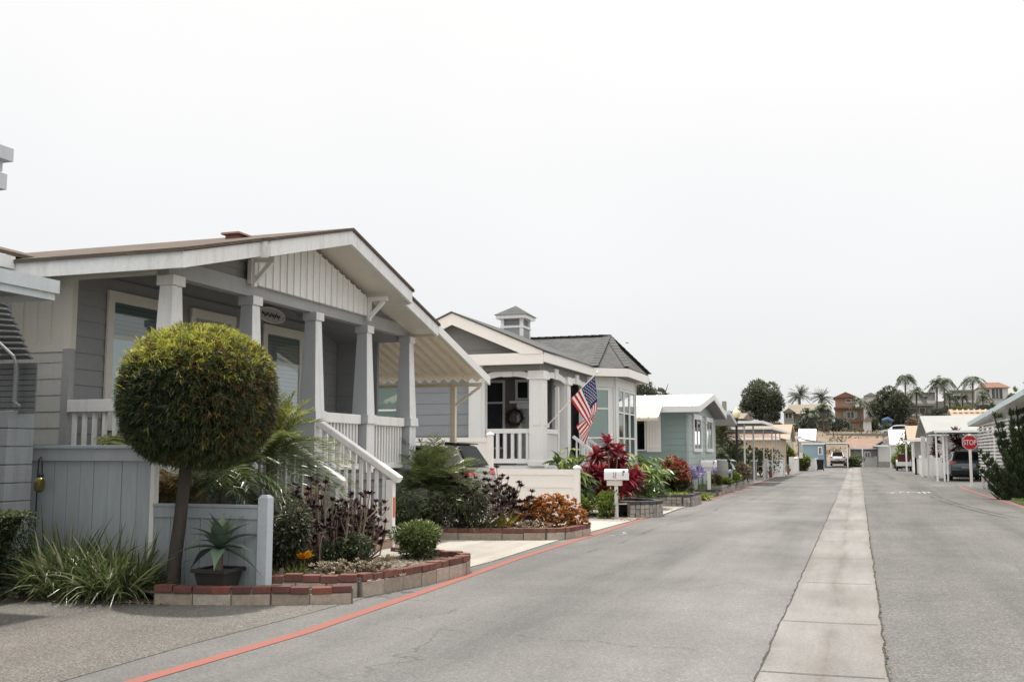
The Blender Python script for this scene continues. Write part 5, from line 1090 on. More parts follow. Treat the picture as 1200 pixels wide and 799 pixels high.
for r in range(9):
    for c_ in range(6 if r % 2 == 0 else 5):
        u = .40*(r+.9)/10.8; v = 7/13*((c_+(.5 if r % 2 == 0 else 1.0))+.0)/6.05; p = flagpt(u, v); nrm = np.cross(flagpt(u+.01, v)-p, flagpt(u, v+.01)-p); nrm /= np.linalg.norm(nrm)
        for s in (-1, 1):
            a1 = flagpt(u+.01, v)-p; a1 /= np.linalg.norm(a1); a2 = np.cross(nrm, a1); pts = []
            for k in range(10): rr = .025 if k % 2 == 0 else .0105; pts.append(p+nrm*s*.004+(a1*math.cos(k*PI/5)+a2*math.sin(k*PI/5))*rr)
            m.add(pts, [tuple(range(10))])
m.build('stars', M['stripe_w'], fl)
# ------------------------------------------------------------------ mailboxes
def mailbox(loc, label, num, arm=True, post=.075, base=None, bh=.26, L_=.56, z0=.93):
    t = thing('mailbox', loc, label, 'mailbox'); x, y, z = loc; w_ = .17
    pr = [(0, -w_/2), (0, w_/2)]; pts = [(y-w_/2, 0), (y-w_/2, bh*.62)]+[(y-w_/2*math.cos(PI*k/8), bh*.62+bh*.38*math.sin(PI*k/8)) for k in range(1, 8)]+[(y+w_/2, bh*.62), (y+w_/2, 0)]
    m = MB(); m.prism([(x-L_/2, a, z+z0+b) for a, b in pts], (L_, 0, 0)); m.build('box', M['whitecl'], t)
    m = MB(); m.prism([(x+L_/2, y+(a-y)*1.04, z+z0+b*1.02-.004) for a, b in pts], (.018, 0, 0)); dr = m.build('door', M['whitecl'], t); m = MB(); m.box(x+L_/2+.019, y-.02, z+z0+bh*.72, x+L_/2+.035, y+.02, z+z0+bh*.82); m.build('handle', M['black'], dr)
    m = MB(); m.box(x-.22, y-.06, z+z0-.14, x+.14, y+.06, z+z0-.012); m.build('support', M['cream'], t)
    m = MB(); m.box(x-post/2, y-post/2, z, x+post/2, y+post/2, z+z0-.14); m.build('post', M['whitecl'], t)
    m = MB(); m.box(x+L_/2-.10, y-w_/2-.012, z+z0+.10, x+L_/2-.08, y-w_/2-.003, z+z0+bh*.86); m.box(x+L_/2-.10, y-w_/2-.012, z+z0+bh*.72, x+L_/2-.04, y-w_/2-.004, z+z0+bh*.86); m.build('flag', M['red'] if num is None else M['alud'], t)
    if num:
        mt = paint('faded_number', (.10, .05, .06, 1), .7, .1, 9); text('number', num[0], .10, mt, t, (x-.02, y-w_/2-.003, z+z0+.145), (PI/2, 0, 0)); text('number', num[1], .085, paint('red_number', (.35, .04, .06, 1), .7, .1, 9), t, (x-.02, y-w_/2-.003, z+z0+.065), (PI/2, 0, 0))
    return t
mailbox((-5.55, 24.62, .01), 'white rounded mailbox with a faded number, on a slim post before the red-leaved plants', ('12', '92'))
mailbox((-5.25, 39.0, .22), 'white mailbox on a thick cream post by the lilac flowers', None, post=.12, z0=.83)
# ================================================================== planting in front of house 2
M['cord'] = leafmat('red_cordyline_leaf', [(0, (.035, .010, .014, 1)), (.35, (.13, .018, .030, 1)), (.65, (.34, .028, .045, 1)), (.9, (.52, .10, .11, 1)), (1, (.55, .28, .25, 1))], .3, .35)
M['bigleaf'] = leafmat('broad_green_leaf', [(0, (.018, .032, .010, 1)), (.45, (.075, .125, .030, 1)), (.8, (.18, .25, .055, 1)), (1, (.38, .44, .11, 1))], .22, .3, .5)
M['lime'] = leafmat('lime_leaf', [(0, (.06, .09, .02, 1)), (.6, (.20, .26, .05, 1)), (1, (.42, .46, .12, 1))], .25)
M['croton'] = leafmat('red_pink_leaf', [(0, (.03, .04, .015, 1)), (.3, (.10, .07, .03, 1)), (.56, (.11, .13, .035, 1)), (.64, (.30, .025, .035, 1)), (.85, (.46, .07, .07, 1)), (1, (.60, .34, .28, 1))], .25)
M['lilac'] = leafmat('lilac_petal', [(0, (.22, .19, .38, 1)), (1, (.46, .42, .62, 1))], .3)
M['tree'] = leafmat('far_tree_leaf', [(0, (.052, .060, .045, 1)), (.45, (.105, .118, .076, 1)), (.8, (.16, .178, .108, 1)), (1, (.20, .22, .13, 1))], .12, .6)  # greens lifted in colour to carry distance haze
M['treeh'] = leafmat('hazy_tree_leaf', [(0, (.07, .08, .065, 1)), (.45, (.115, .13, .095, 1)), (.8, (.165, .185, .125, 1)), (1, (.24, .26, .17, 1))], .12, .7)  # paler greens with more of the haze put into the leaf colour
M['brush'] = leafmat('dry_brush_leaf', [(0, (.10, .07, .045, 1)), (.5, (.20, .15, .10, 1)), (.8, (.27, .21, .13, 1)), (1, (.16, .18, .09, 1))], .1, .8)
M['yell'] = leafmat('yellow_flower', [(0, (.05, .07, .02, 1)), (.5, (.13, .17, .04, 1)), (.72, (.45, .40, .06, 1)), (1, (.68, .62, .12, 1))], .25)
planter('stone_planter', arc(-5.9, 26.0, 1.12, -60, 100, 12), 'round dark-capped grey stone planter at the foot of the red-leaved plants', .40, .08, .15, .25, .2, 'gblk', 'gcap', 3)
sheet('soil', arc(-5.9, 26.0, 1.06, 0, 345, 20), .33, M['soil'])
planter('stone_planter', [(-7.6, 30.6), (-4.95, 30.75), (-4.78, 30.9), (-4.80, 33.0)], 'angular dark-capped grey stone planter holding the pale ground cover', .36, .075, .15, .25, .2, 'gblk', 'gcap', 3)
sheet('soil', [(-7.6, 30.65), (-4.95, 30.8), (-4.85, 30.95), (-4.87, 33), (-7.6, 33.2)], .31, M['soil'])
n = 2400; P = np.stack([RNG.uniform(-6.2, -4.9, n), RNG.uniform(30.85, 32.9, n), .32+RNG.random(n)*.06], 1); D = rdir(n); D[:, 2] = np.abs(D[:, 2]); struct(MB().blades(P, D, .09, .02, .2, 1, RNG.random(n)*.5+.4).build('ground_cover', M['lime']), 'stuff')
M['maroon'] = leafmat('maroon_spiky_leaf', [(0, (.03, .012, .014, 1)), (.5, (.085, .022, .028, 1)), (1, (.20, .07, .07, 1))], .15)
def cordyline(c, heads, label, seed=0, L_=.42, mat='cord'):
    t = thing('red_cordyline', c, label, 'plant'); rg = np.random.default_rng(seed); m = MB(); st = MB()
    for hx, hy, hz in heads:
        st.tube([(c[0]+(hx-c[0])*.3, c[1]+(hy-c[1])*.3, c[2]-.02), (hx, hy, hz)], [.022, .018], 6); k = 64
        a = rg.uniform(0, 2*PI, k); e_ = rg.uniform(-.35, 1.45, k); D = np.stack([np.cos(a)*np.cos(e_), np.sin(a)*np.cos(e_), np.sin(e_)], 1)
        P = np.stack([np.full(k, hx), np.full(k, hy), hz+rg.uniform(-.18, .06, k)], 1); tn = .12+.35*np.clip(e_, 0, 1.3)/1.3+rg.random(k)*.5
        m.blades(P, D, L_*rg.uniform(.7, 1.1, k), .072, .30, 4, tn, 'lance')
    m.build('leaves', M[mat], t); st.build('canes', M['stemp'], t)
c0 = (-5.95, 25.9, .38); hd = [at(px, py, Y) for px, py, Y in ((712, 520, 25.9), (699, 533, 26.0), (724, 528, 26.2), (694, 552, 25.7), (717, 548, 26.3), (734, 556, 26.1), (705, 553, 25.6), (740, 566, 26.4), (722, 570, 26.5), (728, 543, 26.4), (688, 560, 25.6), (712, 566, 25.5), (730, 572, 26.0), (744, 556, 26.6))]
cordyline(c0, hd, 'tall clump of crimson sword-leaved plants in the round stone planter', 2)
c1 = at(700, 585, 25.6); cordyline((c1[0], c1[1], .32), [at(703, 578, 25.6), at(693, 584, 25.5)], 'short dark red sword-leaved sprout low in the round planter', 5, .28)
def bigplant(c, n, h, r, label, mat='bigleaf', L_=.42, W=.17, seed=0, cat='plant', name='broad_leaved_plant'):
    rg = np.random.default_rng(seed); t = thing(name, c, label, cat); m = MB(); st = MB()
    a = rg.uniform(0, 2*PI, n); rr = r*rg.random(n)**.6; z = h*rg.uniform(.25, 1.0, n)*(1-.35*(rr/r)**2)
    P = np.stack([c[0]+rr*np.cos(a), c[1]+rr*np.sin(a), c[2]+z], 1); e_ = rg.uniform(-.5, .9, n)
    D = np.stack([np.cos(a)*np.cos(e_), np.sin(a)*np.cos(e_), np.sin(e_)], 1)+rg.normal(0, .3, (n, 3)); tn = .1+.5*z/h+rg.random(n)*.38
    for k in range(5):   # lobed leaf: five fingers
        D2 = D.copy(); ang = (k-2)*.42; x = D[:, 0]*math.cos(ang)-D[:, 1]*math.sin(ang); y = D[:, 0]*math.sin(ang)+D[:, 1]*math.cos(ang); D2[:, 0] = x; D2[:, 1] = y
        m.blades(P, D2, L_*(1-.16*abs(k-2))*rg.uniform(.8, 1.15, n), W*.42, .35, 3, tn, 'lance')
    for p in P[::2]: st.tube([(c[0]+(p[0]-c[0])*.02, c[1]+(p[1]-c[1])*.02, c[2]-.02), tuple(p)], [.012, .008], 4)
    m.build('leaves', M[mat], t); st.build('stalks', M['shrubg'], t)
bigplant((-6.9, 25.2, .02), 85, 1.75, .55, 'tall green lobed-leaf plant between the porch steps and the low vinyl fence', seed=1)
bigplant((-6.2, 28.9, .05), 190, 1.55, 1.05, 'spreading green lobed-leaf plant right of the red-leaved clump', seed=2)
bigplant((-6.0, 31.9, .32), 120, 1.15, .75, 'bright green lobed-leaf plant above the angular stone planter', seed=3)
for i, (px, py, Y, lb) in enumerate(((712, 607, 24.55, 'small lime green shrub touching the numbered mailbox post'), (682, 605, 24.6, 'small lime green shrub beside the end of the vinyl fence'))):
    c = gb(px, py, Y, .02); bush('shrub', c, (.34-.12*i, .3-.1*i, .36-.07*i), 900, .10, .05, M['lime'], lb, seed=31+i, prof='obov', up=.6)
c = gb(788, 580, 32.4, .34); bush('croton', c, (.78, .7, .56), 4600, .12, .06, M['croton'], 'big red and pink leaved bush in front of the sage green house', seed=33, prof='obov', lumps=13, spread=.9, lr=.36, tone=lambda P, t: np.where(P[:, 2] > -.25, .38+.62*RNG.random(len(t)), .05+.3*RNG.random(len(t))))
M['whitefl'] = leafmat('white_petal', [(0, (.55, .5, .55, 1)), (1, (.75, .72, .75, 1))], .3)
def agap(c, n, label, seed=0, h=.95, sx=.6, sy=.6):
    rg = np.random.default_rng(seed); t = thing('lilac_flower', c, label, 'flower'); k = 160
    a = rg.uniform(0, 2*PI, k); P = np.stack([c[0]+rg.normal(0, sx*.5, k), c[1]+rg.normal(0, sy*.5, k), np.full(k, c[2])], 1); e_ = rg.uniform(.4, 1.3, k)
    MB().blades(P, np.stack([np.cos(a)*np.cos(e_), np.sin(a)*np.cos(e_), np.sin(e_)], 1), .55, .035, .6, 4, rg.random(k)*.8+.1, 'blade').build('leaves', M['lime'], t); m = MB(); s = MB()
    for i in range(n):
        p = np.array([c[0]+rg.normal(0, sx*.6), c[1]+rg.normal(0, sy*.6), c[2]+h*rg.uniform(.75, 1.1)]); s.tube([(p[0], p[1], c[2]), tuple(p)], [.008, .006], 4)
        d = rdir(46); m.blades(np.repeat(p[None], 46, 0)+d*.03, d, .11, .05, .1, 1)
    m.build('flower_heads', M['lilac'], t); s.build('stalks', M['shrubg'], t)
c = gb(813, 575, 37.3, .05); agap(c, 24, 'drift of lilac globe flowers on tall stems against the sage green house', 1, .95, .32, .6)
c = gb(828, 572, 40.4, .2); agap(c, 6, 'few lilac globe flowers behind the thick-posted white mailbox', 2, 1.0, .35, .35)
c = gb(818, 577, 35.0, .02); strappy('strappy_plant', c, 160, .62, .04, 'lime green strappy clump at the kerb left of the thick-posted mailbox', M['lime'], .4, droop=(.4, .9))
planter('stone_planter', [(-5.65, 38.6), (-4.95, 38.65), (-4.93, 39.3)], 'short grey stone base around the thick mailbox post', .24, .08, .3, .3, .25, 'gblk', 'gcap', 2)
planter('stone_planter', [(-6.4, 40.2), (-5.05, 40.3), (-4.98, 45), (-5.05, 51.5)], 'long low stone planter edging along the kerb past the sage green house', .30, .08, .4, .4, .2, 'gblk', 'stone', 2)
sheet('soil', [(-6.6, 40.3), (-5.1, 40.4), (-5.05, 45), (-5.1, 51.5), (-6.6, 51.5)], .24, M['soil'])
for i, (px, py, Y, sx, h_, mt, lb) in enumerate(((848, 574, 42.5, .5, .32, 'lime', 'lime green mound at the near end of the long kerb planter'), (858, 566, 45.0, .4, .55, 'lime', 'second lime green mound halfway along the kerb planter'), (838, 575, 41.2, .3, .35, 'croton', 'small purple-red mound behind the second mailbox'), (868, 562, 48, .45, .7, 'brush', 'rusty twiggy shrub at the far end of the kerb planter'))):
    c = gb(px, py, Y, .24); bush('shrub', c, (sx, sx, h_*.6), 700, .13, .07, M[mt], lb, seed=60+i)
# garden ornaments
HR = thing('bird_ornament', (-4.95, 42.5, .24), 'pale heron-shaped garden ornament with an S-curved neck in the kerb planter', 'ornament')
hx, hy, hz = at(857, 552, 42.5); mb = MB(); mb.tube([(hx-.20, hy, hz-.10), (hx-.02, hy, hz), (hx+.10, hy, hz+.08), (hx+.05, hy, hz+.25), (hx-.03, hy, hz+.34), (hx+.0, hy, hz+.44), (hx+.09, hy, hz+.43), (hx+.22, hy, hz+.40)], [.02, .09, .07, .035, .03, .035, .035, .006], 8); mb.build('body', M['alu'], HR, smooth=True)
mb = MB(); mb.tube([(hx, hy-.03, .22), (hx, hy-.03, hz)], .012, 6); mb.build('leg', M['alu'], HR); mb = MB(); mb.tube([(hx+.02, hy+.04, .22), (hx+.02, hy+.04, hz)], .012, 6); mb.build('leg', M['alu'], HR)
ST = thing('garden_stool', (*at(845, 560, 44)[:2], .24), 'grey perforated drum stool beside the heron ornament', 'stool'); sx_, sy_, _ = at(845, 560, 44)
mb = MB(); mb.lathe((sx_, sy_, .24), [(.26, 0), (.30, .06), (.32, .5), (.30, .95), (.24, 1.0)], 14); mb.build('drum', M['stone'], ST, smooth=True, sharp=50); mb = MB(); mb.lathe((sx_, sy_, 1.24), [(.27, 0), (.27, .05), (.2, .07)], 14); mb.build('seat', M['alu'], ST)
# ================================================================== HOUSE 3 (sage green)
H3 = thing('sage_house', (-8, 42, 0), 'small sage green house with a white metal roof and white shuttered window', 'house')
hx = -5.85
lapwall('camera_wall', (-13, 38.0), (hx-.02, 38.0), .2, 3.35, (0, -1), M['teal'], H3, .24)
M['teall'] = paint('lit_sage_siding', (.40, .46, .44, 1), .6, .08, 1.0, dirt=.12)  # lighter copy of the sage siding; street-side light is put in the colour
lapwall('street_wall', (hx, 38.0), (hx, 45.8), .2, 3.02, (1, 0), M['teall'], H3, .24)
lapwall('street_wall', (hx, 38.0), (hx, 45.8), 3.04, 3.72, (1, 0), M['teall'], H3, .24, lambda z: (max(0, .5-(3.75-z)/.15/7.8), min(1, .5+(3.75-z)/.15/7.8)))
mb = MB(); mb.box(hx-.06, 37.97, .2, hx+.03, 38.06, 3.3); mb.build('corner_trim', M['teall'], H3)
zr = lambda y, t=3.92: t-.155*abs(y-41.6)
mb = MB()
for u, v in ((37.55, 41.6), (41.6, 45.6)): mb.prism([(-5.38, u, zr(u)-.06), (-5.38, v, zr(v)-.06), (-5.38, v, zr(v)), (-5.38, u, zr(u))], (-9, 0, 0))
for i in range(16): x = -5.6-i*.5; mb.prism([(x, 37.55, zr(37.55)), (x, 41.6, zr(41.6)), (x, 41.6, zr(41.6)+.03), (x, 37.55, zr(37.55)+.03)], (-.03, 0, 0))
mb.build('roof', M['metalw'], H3)
mb = MB()
for u, v in ((37.5, 41.6), (41.6, 45.65)): mb.prism([(-5.36, u, zr(u)-.22), (-5.36, v, zr(v)-.22), (-5.36, v, zr(v)+.01), (-5.36, u, zr(u)+.01)], (.04, 0, 0))
mb.box(-13, 37.48, zr(37.5)-.22, -5.33, 37.52, zr(37.5)+.005); mb.build('fascia', M['whitecl'], H3)
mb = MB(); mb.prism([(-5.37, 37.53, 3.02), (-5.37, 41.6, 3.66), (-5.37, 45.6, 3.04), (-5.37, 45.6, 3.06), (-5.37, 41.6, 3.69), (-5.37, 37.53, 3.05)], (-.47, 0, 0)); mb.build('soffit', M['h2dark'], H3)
for y0, y1 in ((39.1, 41.25), (42.55, 44.6)): window(H3, (hx, y0), (hx, y1), 1.62, 3.05, (1, 0), frame=M['whitecl'], fw=.16, bars_u=((y1-y0)/2,), back=M['dark'], glass=M['glassd'], proud=.07)
window(H3, (-7.85, 38), (-7.40, 38), 1.66, 2.92, (0, -1), frame=M['whitecl'], fw=.06, back=M['dark'], glass=M['glassd'])
mb = MB()
for i in range(5): mb.box(-7.38+i*.108, 37.94, 1.62, -7.38+(i+1)*.108-.008, 37.98, 2.95)
mb.box(-7.38, 37.925, 1.78, -6.845, 37.94, 1.88); mb.box(-7.38, 37.925, 2.68, -6.845, 37.94, 2.78); mb.build('shutter', M['vinyl'], H3)
aw = MB(); aw.prism([(-8.15, 37.47, 3.20), (-8.15, 36.62, 2.76), (-8.15, 36.62, 2.82), (-8.15, 37.47, 3.26)], (1.45, 0, 0))
for i in range(5): x = -8.1+i*.34; aw.prism([(x, 37.47, 3.26), (x, 36.62, 2.82), (x, 36.62, 2.88), (x, 37.47, 3.32)], (.05, 0, 0))
aw.box(-8.16, 36.59, 2.73, -6.69, 36.62, 2.84); aw.build('awning', M['corr'], H3)
mb = MB()
for u, v in ((45.9, 48.5),): mb.prism([(-5.2, u, 3.25), (-5.2, v, 2.85), (-5.2, v, 3.0), (-5.2, u, 3.42)], (-5, 0, 0))
mb.build('rear_roof', M['alu'], H3)
# ------------------------------------------------------------------ lamp post
LP = thing('lamp_post', (*at(865, 560, 49)[:2], 0), 'slim black lamp post with a cream acorn globe near the kerb planter', 'street lamp'); lx, ly, _ = at(864.5, 560, 49); zt = at(864, 490, 49)[2]
mb = MB(); mb.lathe((lx, ly, 0), [(.14, 0), (.14, .12), (.10, .2), (.085, .5), (.06, .55), (.055, zt-.15), (.08, zt-.12), (.10, zt)], 12); mb.build('pole', M['black'], LP)
mb = MB(); mb.lathe((lx, ly, zt), [(.09, 0), (.17, .10), (.19, .22), (.15, .34), (.07, .42), (.03, .46), (.015, .52)], 14); mb.build('globe', M['lampglass'], LP, smooth=True)
# ------------------------------------------------------------------ palms and shrubs beyond house 3
for i, (px, py, Y, r_, n_) in enumerate(((822, 505, 52, 1.3, 30), (845, 512, 55, 1.2, 28), (806, 515, 50, 1.0, 20), (858, 530, 58, 1.0, 22), (835, 535, 51, 1.1, 24))):
    q = at(px, py, Y); palm('palm', (q[0], q[1], 0), q, int(n_*1.8), r_*1.15, .34, .03, ('tallest green palm just past the sage green house', 'green palm left of the lamp post', 'half-hidden palm against the sage green house corner', 'low palm below the first metal carport', 'dark low palm in front of the taller green palm')[i], mat='frondd' if i > 3 else 'frond', seed=70+i, nl=18, tone=.08, tr=.09)
for i, (px, py, Y, rx, h_) in enumerate(((815, 548, 50, 1.2, .95), (848, 545, 56, 1.6, 1.15), (872, 542, 62, 1.2, 1.1), (892, 545, 70, 1.4, 1.0))):
    q = at(px, py, Y); bush('shrub', (q[0], q[1], 0), (rx, rx, h_), 1300, .18, .10, M['shrub'], ('dark shrub at the back corner of the sage green house', 'dark shrub between the palms and the lamp post', 'dark shrub behind the first carport posts', 'dark shrub in shade under the second carport')[i], seed=80+i)
# ------------------------------------------------------------------ metal carports on the left
M['soffitm'] = paint('shaded_metal_deck', (.20, .205, .205, 1), .6, .15, 1)  # dark roof colour that carries the shade of the undersides
def flatport(name, x0, x1, y0, y1, z, posts, label, mat='soffitm', th=.085, slope=0, cat='carport', group=None, pw=.07, um='soffitm'):
    t = thing(name, ((x0+x1)/2, (y0+y1)/2, 0), label, cat, group); m = MB()
    m.prism([(x0, y0, z), (x1, y0, z-slope), (x1, y0, z-slope+th), (x0, y0, z+th)], (0, y1-y0, 0)); m.build('roof', M[mat], t)
    m = MB(); m.box(x1-.03, y0-.02, z-slope-.03, x1+.03, y1+.02, z-slope+th+.02); m.box(x0, y0-.05, z-slope-.02, x1-.035, y0-.005, z+th+.015); m.build('fascia', M['metalw'], t)
    for px_, py_ in posts: m = MB(); m.box(px_-pw/2, py_-pw/2, 0, px_+pw/2, py_+pw/2, z); m.build('post', M['whitecl'], t)
    return t
flatport('metal_carport', -9.2, -4.25, 51.2, 57.6, 3.03, [(-5.25, 52.3), (-5.1, 55.4), (-5.25, 57.2), (-8.8, 57.2)], 'nearer flat metal carport on thin white posts, past the lamp post')
flatport('metal_carport', -9.2, -4.4, 59.5, 76, 2.92, [(-5.15, 62.3), (-5.0, 66.8), (-5.1, 71.5), (-5.1, 75.6), (-8.8, 75)], 'farther flat metal carport on thin white posts, past the lamp post')
mb = MB(); GT = thing('utility_cabinet', (-5.7, 59, 0), 'dark slatted cabinet standing under the nearer metal carport', 'cabinet')
mb.box(-6.2, 58.7, .1, -5.3, 59.3, 1.1); mb.build('cabinet_body', M['skirt'], GT)
for k in range(5): m = MB(); m.box(-6.18, 58.67, .2+k*.17, -5.32, 58.70, .32+k*.17); m.build('slat', M['alud'], GT)
m = MB(); m.box(-6.25, 58.62, 1.1, -5.25, 59.35, 1.16); m.build('cabinet_top', M['alu'], GT)
def wall_(name, label, p, q, h, th=.18, mat='white', cap=True):
    t = thing(name, (*((np.array(p)+np.array(q))/2), 0), label, 'wall'); m = MB(); m.bar((*p, h/2), (*q, h/2), th, h); m.build('wall_panel', M[mat], t)
    if cap: m = MB(); m.bar((*p, h+.03), (*q, h+.03), th+.08, .06); m.build('coping', M[mat], t)
    for e_ in (p, q): m = MB(); m.cbox(*e_, h/2+.08, .32, .32, h+.16); m.build('pier', M[mat], t)
    return t
wall_('garden_wall', 'white garden wall with a taller pier, past the metal carports', (-4.5, 78), (-4.35, 82), 1.12)
wall_('garden_wall', 'white garden wall in the shade of the farther carport', (-5.6, 68.5), (-4.75, 72), 1.05)
for i, (px, py, Y) in enumerate(((904, 558, 68), (916, 557, 72), (925, 554, 78))):
    q = at(px, py, Y); PTi = thing('flower_pot', (q[0], q[1], 0), ('terracotta pot at the foot of the carport posts', 'larger terracotta pot before the white garden wall', 'terracotta pot by the far white pier')[i], 'pot'); m = MB(); m.lathe((q[0], q[1], 0), [(.13, 0), (.20, .32), (.22, .33), (.22, .40), (.18, .40)], 12); m.build('pot_body', M['terra'], PTi)
    m = MB(); crown_cloud(m, (q[0], q[1], .55), (.24, .24, .22), 120, .12, .06, seed=i); m.build('plant', M['shrub'], PTi)
# ================================================================== small houses down the street
def hut(name, label, x0, x1, y0, y1, zw, roof, wallm, roofm, zr=None, ridge='y', over=.35, wins=(), cat='house', eave='whitecl', group=None):
    t = thing(name, ((x0+x1)/2, (y0+y1)/2, 0), label, cat, group); m = MB(); m.box(x0, y0, 0, x1, y1, zw); m.build('wall', M[wallm], t); zr = zr or zw+.9; o = over
    m = MB()
    if roof == 'gable':
        if ridge == 'y':
            c = (x0+x1)/2
            for a in (x0-o, x1+o): m.prism([(c, y0-o, zr), (a, y0-o, zw-.1), (a, y0-o, zw+.04), (c, y0-o, zr+.15)], (0, y1-y0+2*o, 0))
            g_ = MB(); g_.prism([(x0, y0-.005, zw), (x1, y0-.005, zw), (c, y0-.005, zr)], (0, .2, 0)); g_.build('gable', M[wallm], t)
        else:
            c = (y0+y1)/2
            for a in (y0-o, y1+o): m.prism([(x0-o, c, zr), (x0-o, a, zw-.1), (x0-o, a, zw+.04), (x0-o, c, zr+.15)], (x1-x0+2*o, 0, 0))
            g_ = MB(); g_.prism([(x1+.005, y0, zw), (x1+.005, y1, zw), (x1+.005, c, zr)], (-.2, 0, 0)); g_.prism([(x0-.005, y0, zw), (x0-.005, y1, zw), (x0-.005, c, zr)], (.2, 0, 0)); g_.build('gable', M[wallm], t)
    elif roof == 'hip':
        cx, cy = (x0+x1)/2, (y0+y1)/2; rx = max(0, (x1-x0)-(y1-y0))/2; ry = max(0, (y1-y0)-(x1-x0))/2
        A = [(x0-o, y0-o, zw), (x1+o, y0-o, zw), (x1+o, y1+o, zw), (x0-o, y1+o, zw)]; r0, r1 = (cx-rx, cy-ry, zr), (cx+rx, cy+ry, zr)
        m.add(A+[r0, r1], [(0, 1, 5, 4) if rx >= ry else (0, 1, 4), (1, 2, 5) if rx >= ry else (1, 2, 5, 4), (2, 3, 4, 5) if rx >= ry else (2, 3, 5), (3, 0, 4) if rx >= ry else (3, 0, 4, 5), (3, 2, 1, 0)])
    else:
        m.prism([(x0-o, y0-o, zr), (x1+o, y0-o, zw), (x1+o, y0-o, zw+.12), (x0-o, y0-o, zr+.12)], (0, y1-y0+2*o, 0))
    m.build('roof', M[roofm], t)
    m = MB(); m.box(x0-o, y0-o-.04, zw-.12, x1+o, y0-o-.005, zw+.05); m.build('fascia', M[eave], t)
    for a0, a1, b0, b1 in wins: window(t, (a0, y0), (a1, y0), b0, b1, (0, -1), frame=M['whitecl'], fw=.10, bars_u=((a1-a0)/2,), back=M['dark'], glass=M['glassd'])
    return t
M['beige'] = paint('beige_stucco', (.50, .40, .29, 1), .8, .08, 1); M['peach'] = paint('peach_corrugated_roof', (.35, .265, .195, 1), .7, .12, 1.2); M['bluew'] = paint('pale_blue_wall', (.27, .37, .43, 1), .7, .07, 1)
M['orstuc'] = paint('orange_stucco', (.33, .225, .165, 1), .85, .10, .5); M['crafts'] = paint('pale_olive_stucco', (.36, .35, .30, 1), .85, .08, .5); M['tanroof'] = shingle('tan_shingle', (.26, .22, .17, 1), 4, .2); M['hazegrey'] = paint('hazy_grey_wall', (.30, .30, .29, 1), .85, .1, .5)  # hazy wall: distance haze is mixed into its grey
M['hazewhite'] = paint('hazy_white_wall', (.58, .58, .56, 1), .8, .08, .5); M['greyroof'] = paint('flat_grey_roof', (.30, .30, .285, 1), .8, .12, .6); M['pinkroof'] = shingle('faded_pink_shingle', (.265, .18, .14, 1), 5, .15)  # hazy white likewise has the haze in its colour
M['hwin'] = paint('far_window_glass', (.045, .052, .056, 1), .15, .2, .6, spec=.6)
hut('beige_house', 'beige stucco house with a pink roof behind the farther carport', -12, -5.9, 83, 95, 2.7, 'hip', 'beige', 'pinkroof', 3.7, wins=())
hut('orange_roof_house', 'low house with an orange-tiled roof beyond the white garden walls', -9.5, -6.0, 97, 106, 2.75, 'gable', 'palesid', 'peach', 4.1, 'x')
hut('blue_house', 'pale blue end wall house with a white roof at the far bend', -5.25, -3.15, 112, 121, 2.55, 'shed', 'bluew', 'greyroof', 2.95, over=.15, wins=((-3.75, -3.30, 1.35, 2.2),))
hut('white_roof_house', 'house showing only its bright white ribbed roof above the pale blue one', -6.2, -4.4, 123, 128, 2.9, 'gable', 'palesid', 'metalw', 4.2, 'x', over=.1)
flatport('metal_carport', -3.05, -.75, 112.5, 128, 2.52, [(-.85, 112.7), (-.85, 119.5), (-.85, 127)], 'wide carport sheltering the white car beside the pale blue house', slope=-.0, pw=.12)
hut('pink_roof_house', 'low house with a faded pink roof at the head of the street', -.6, 2.6, 124, 131, 2.1, 'gable', 'hazegrey', 'pinkroof', 3.1, 'x', over=.4, wins=((.9, 1.6, .9, 1.7),))
hut('white_house', 'white gabled house with grey base at the right end of the street', 2.35, 8.6, 119, 130, 2.35, 'gable', 'hazewhite', 'greyroof', 4.3, 'y', over=.5, wins=((3.5, 4.9, 1.0, 1.75),))
m = MB(); m.box(2.3, 118.9, 0, 8.6, 118.99, .62); o = m.build('garden_wall', M['stone']); tag(o, 'low grey stone wall across the front of the white gabled house', 'wall')
wall_('garden_wall', 'pale wall before the low pink-roofed house', (-.8, 123), (2.1, 123), 1.0, mat='hazewhite')
wall_('garden_wall', 'white block wall beside the black wheelie bin', (-4.6, 99), (-3.5, 99), .95)
car('parked_car', (at(982, 540, 133)[0], 133, 0), -PI/2, 'white car seen from behind in the wide carport by the pale blue house', M['wcar'], W=1.8)
def bin_(loc, label):
    t = thing('wheelie_bin', loc, label, 'bin'); x, y, z = loc; m = MB(); m.frus(x, y, .08, .92, .24, .26, .31, .33); m.build('bin_body', M['rubber'], t); m = MB(); m.frus(x, y, .92, 1.0, .34, .36, .30, .32); m.build('lid', M['black'], t)
    for s in (-1, 1): m = MB(); m.tube([(x+s*.27-.03, y+.22, .1), (x+s*.27+.03, y+.22, .1)], .10, 10); m.build('wheel', M['rubber'], t)
bin_((-3.05, 96, 0), 'black wheelie bin at the kerb near the pale blue house')
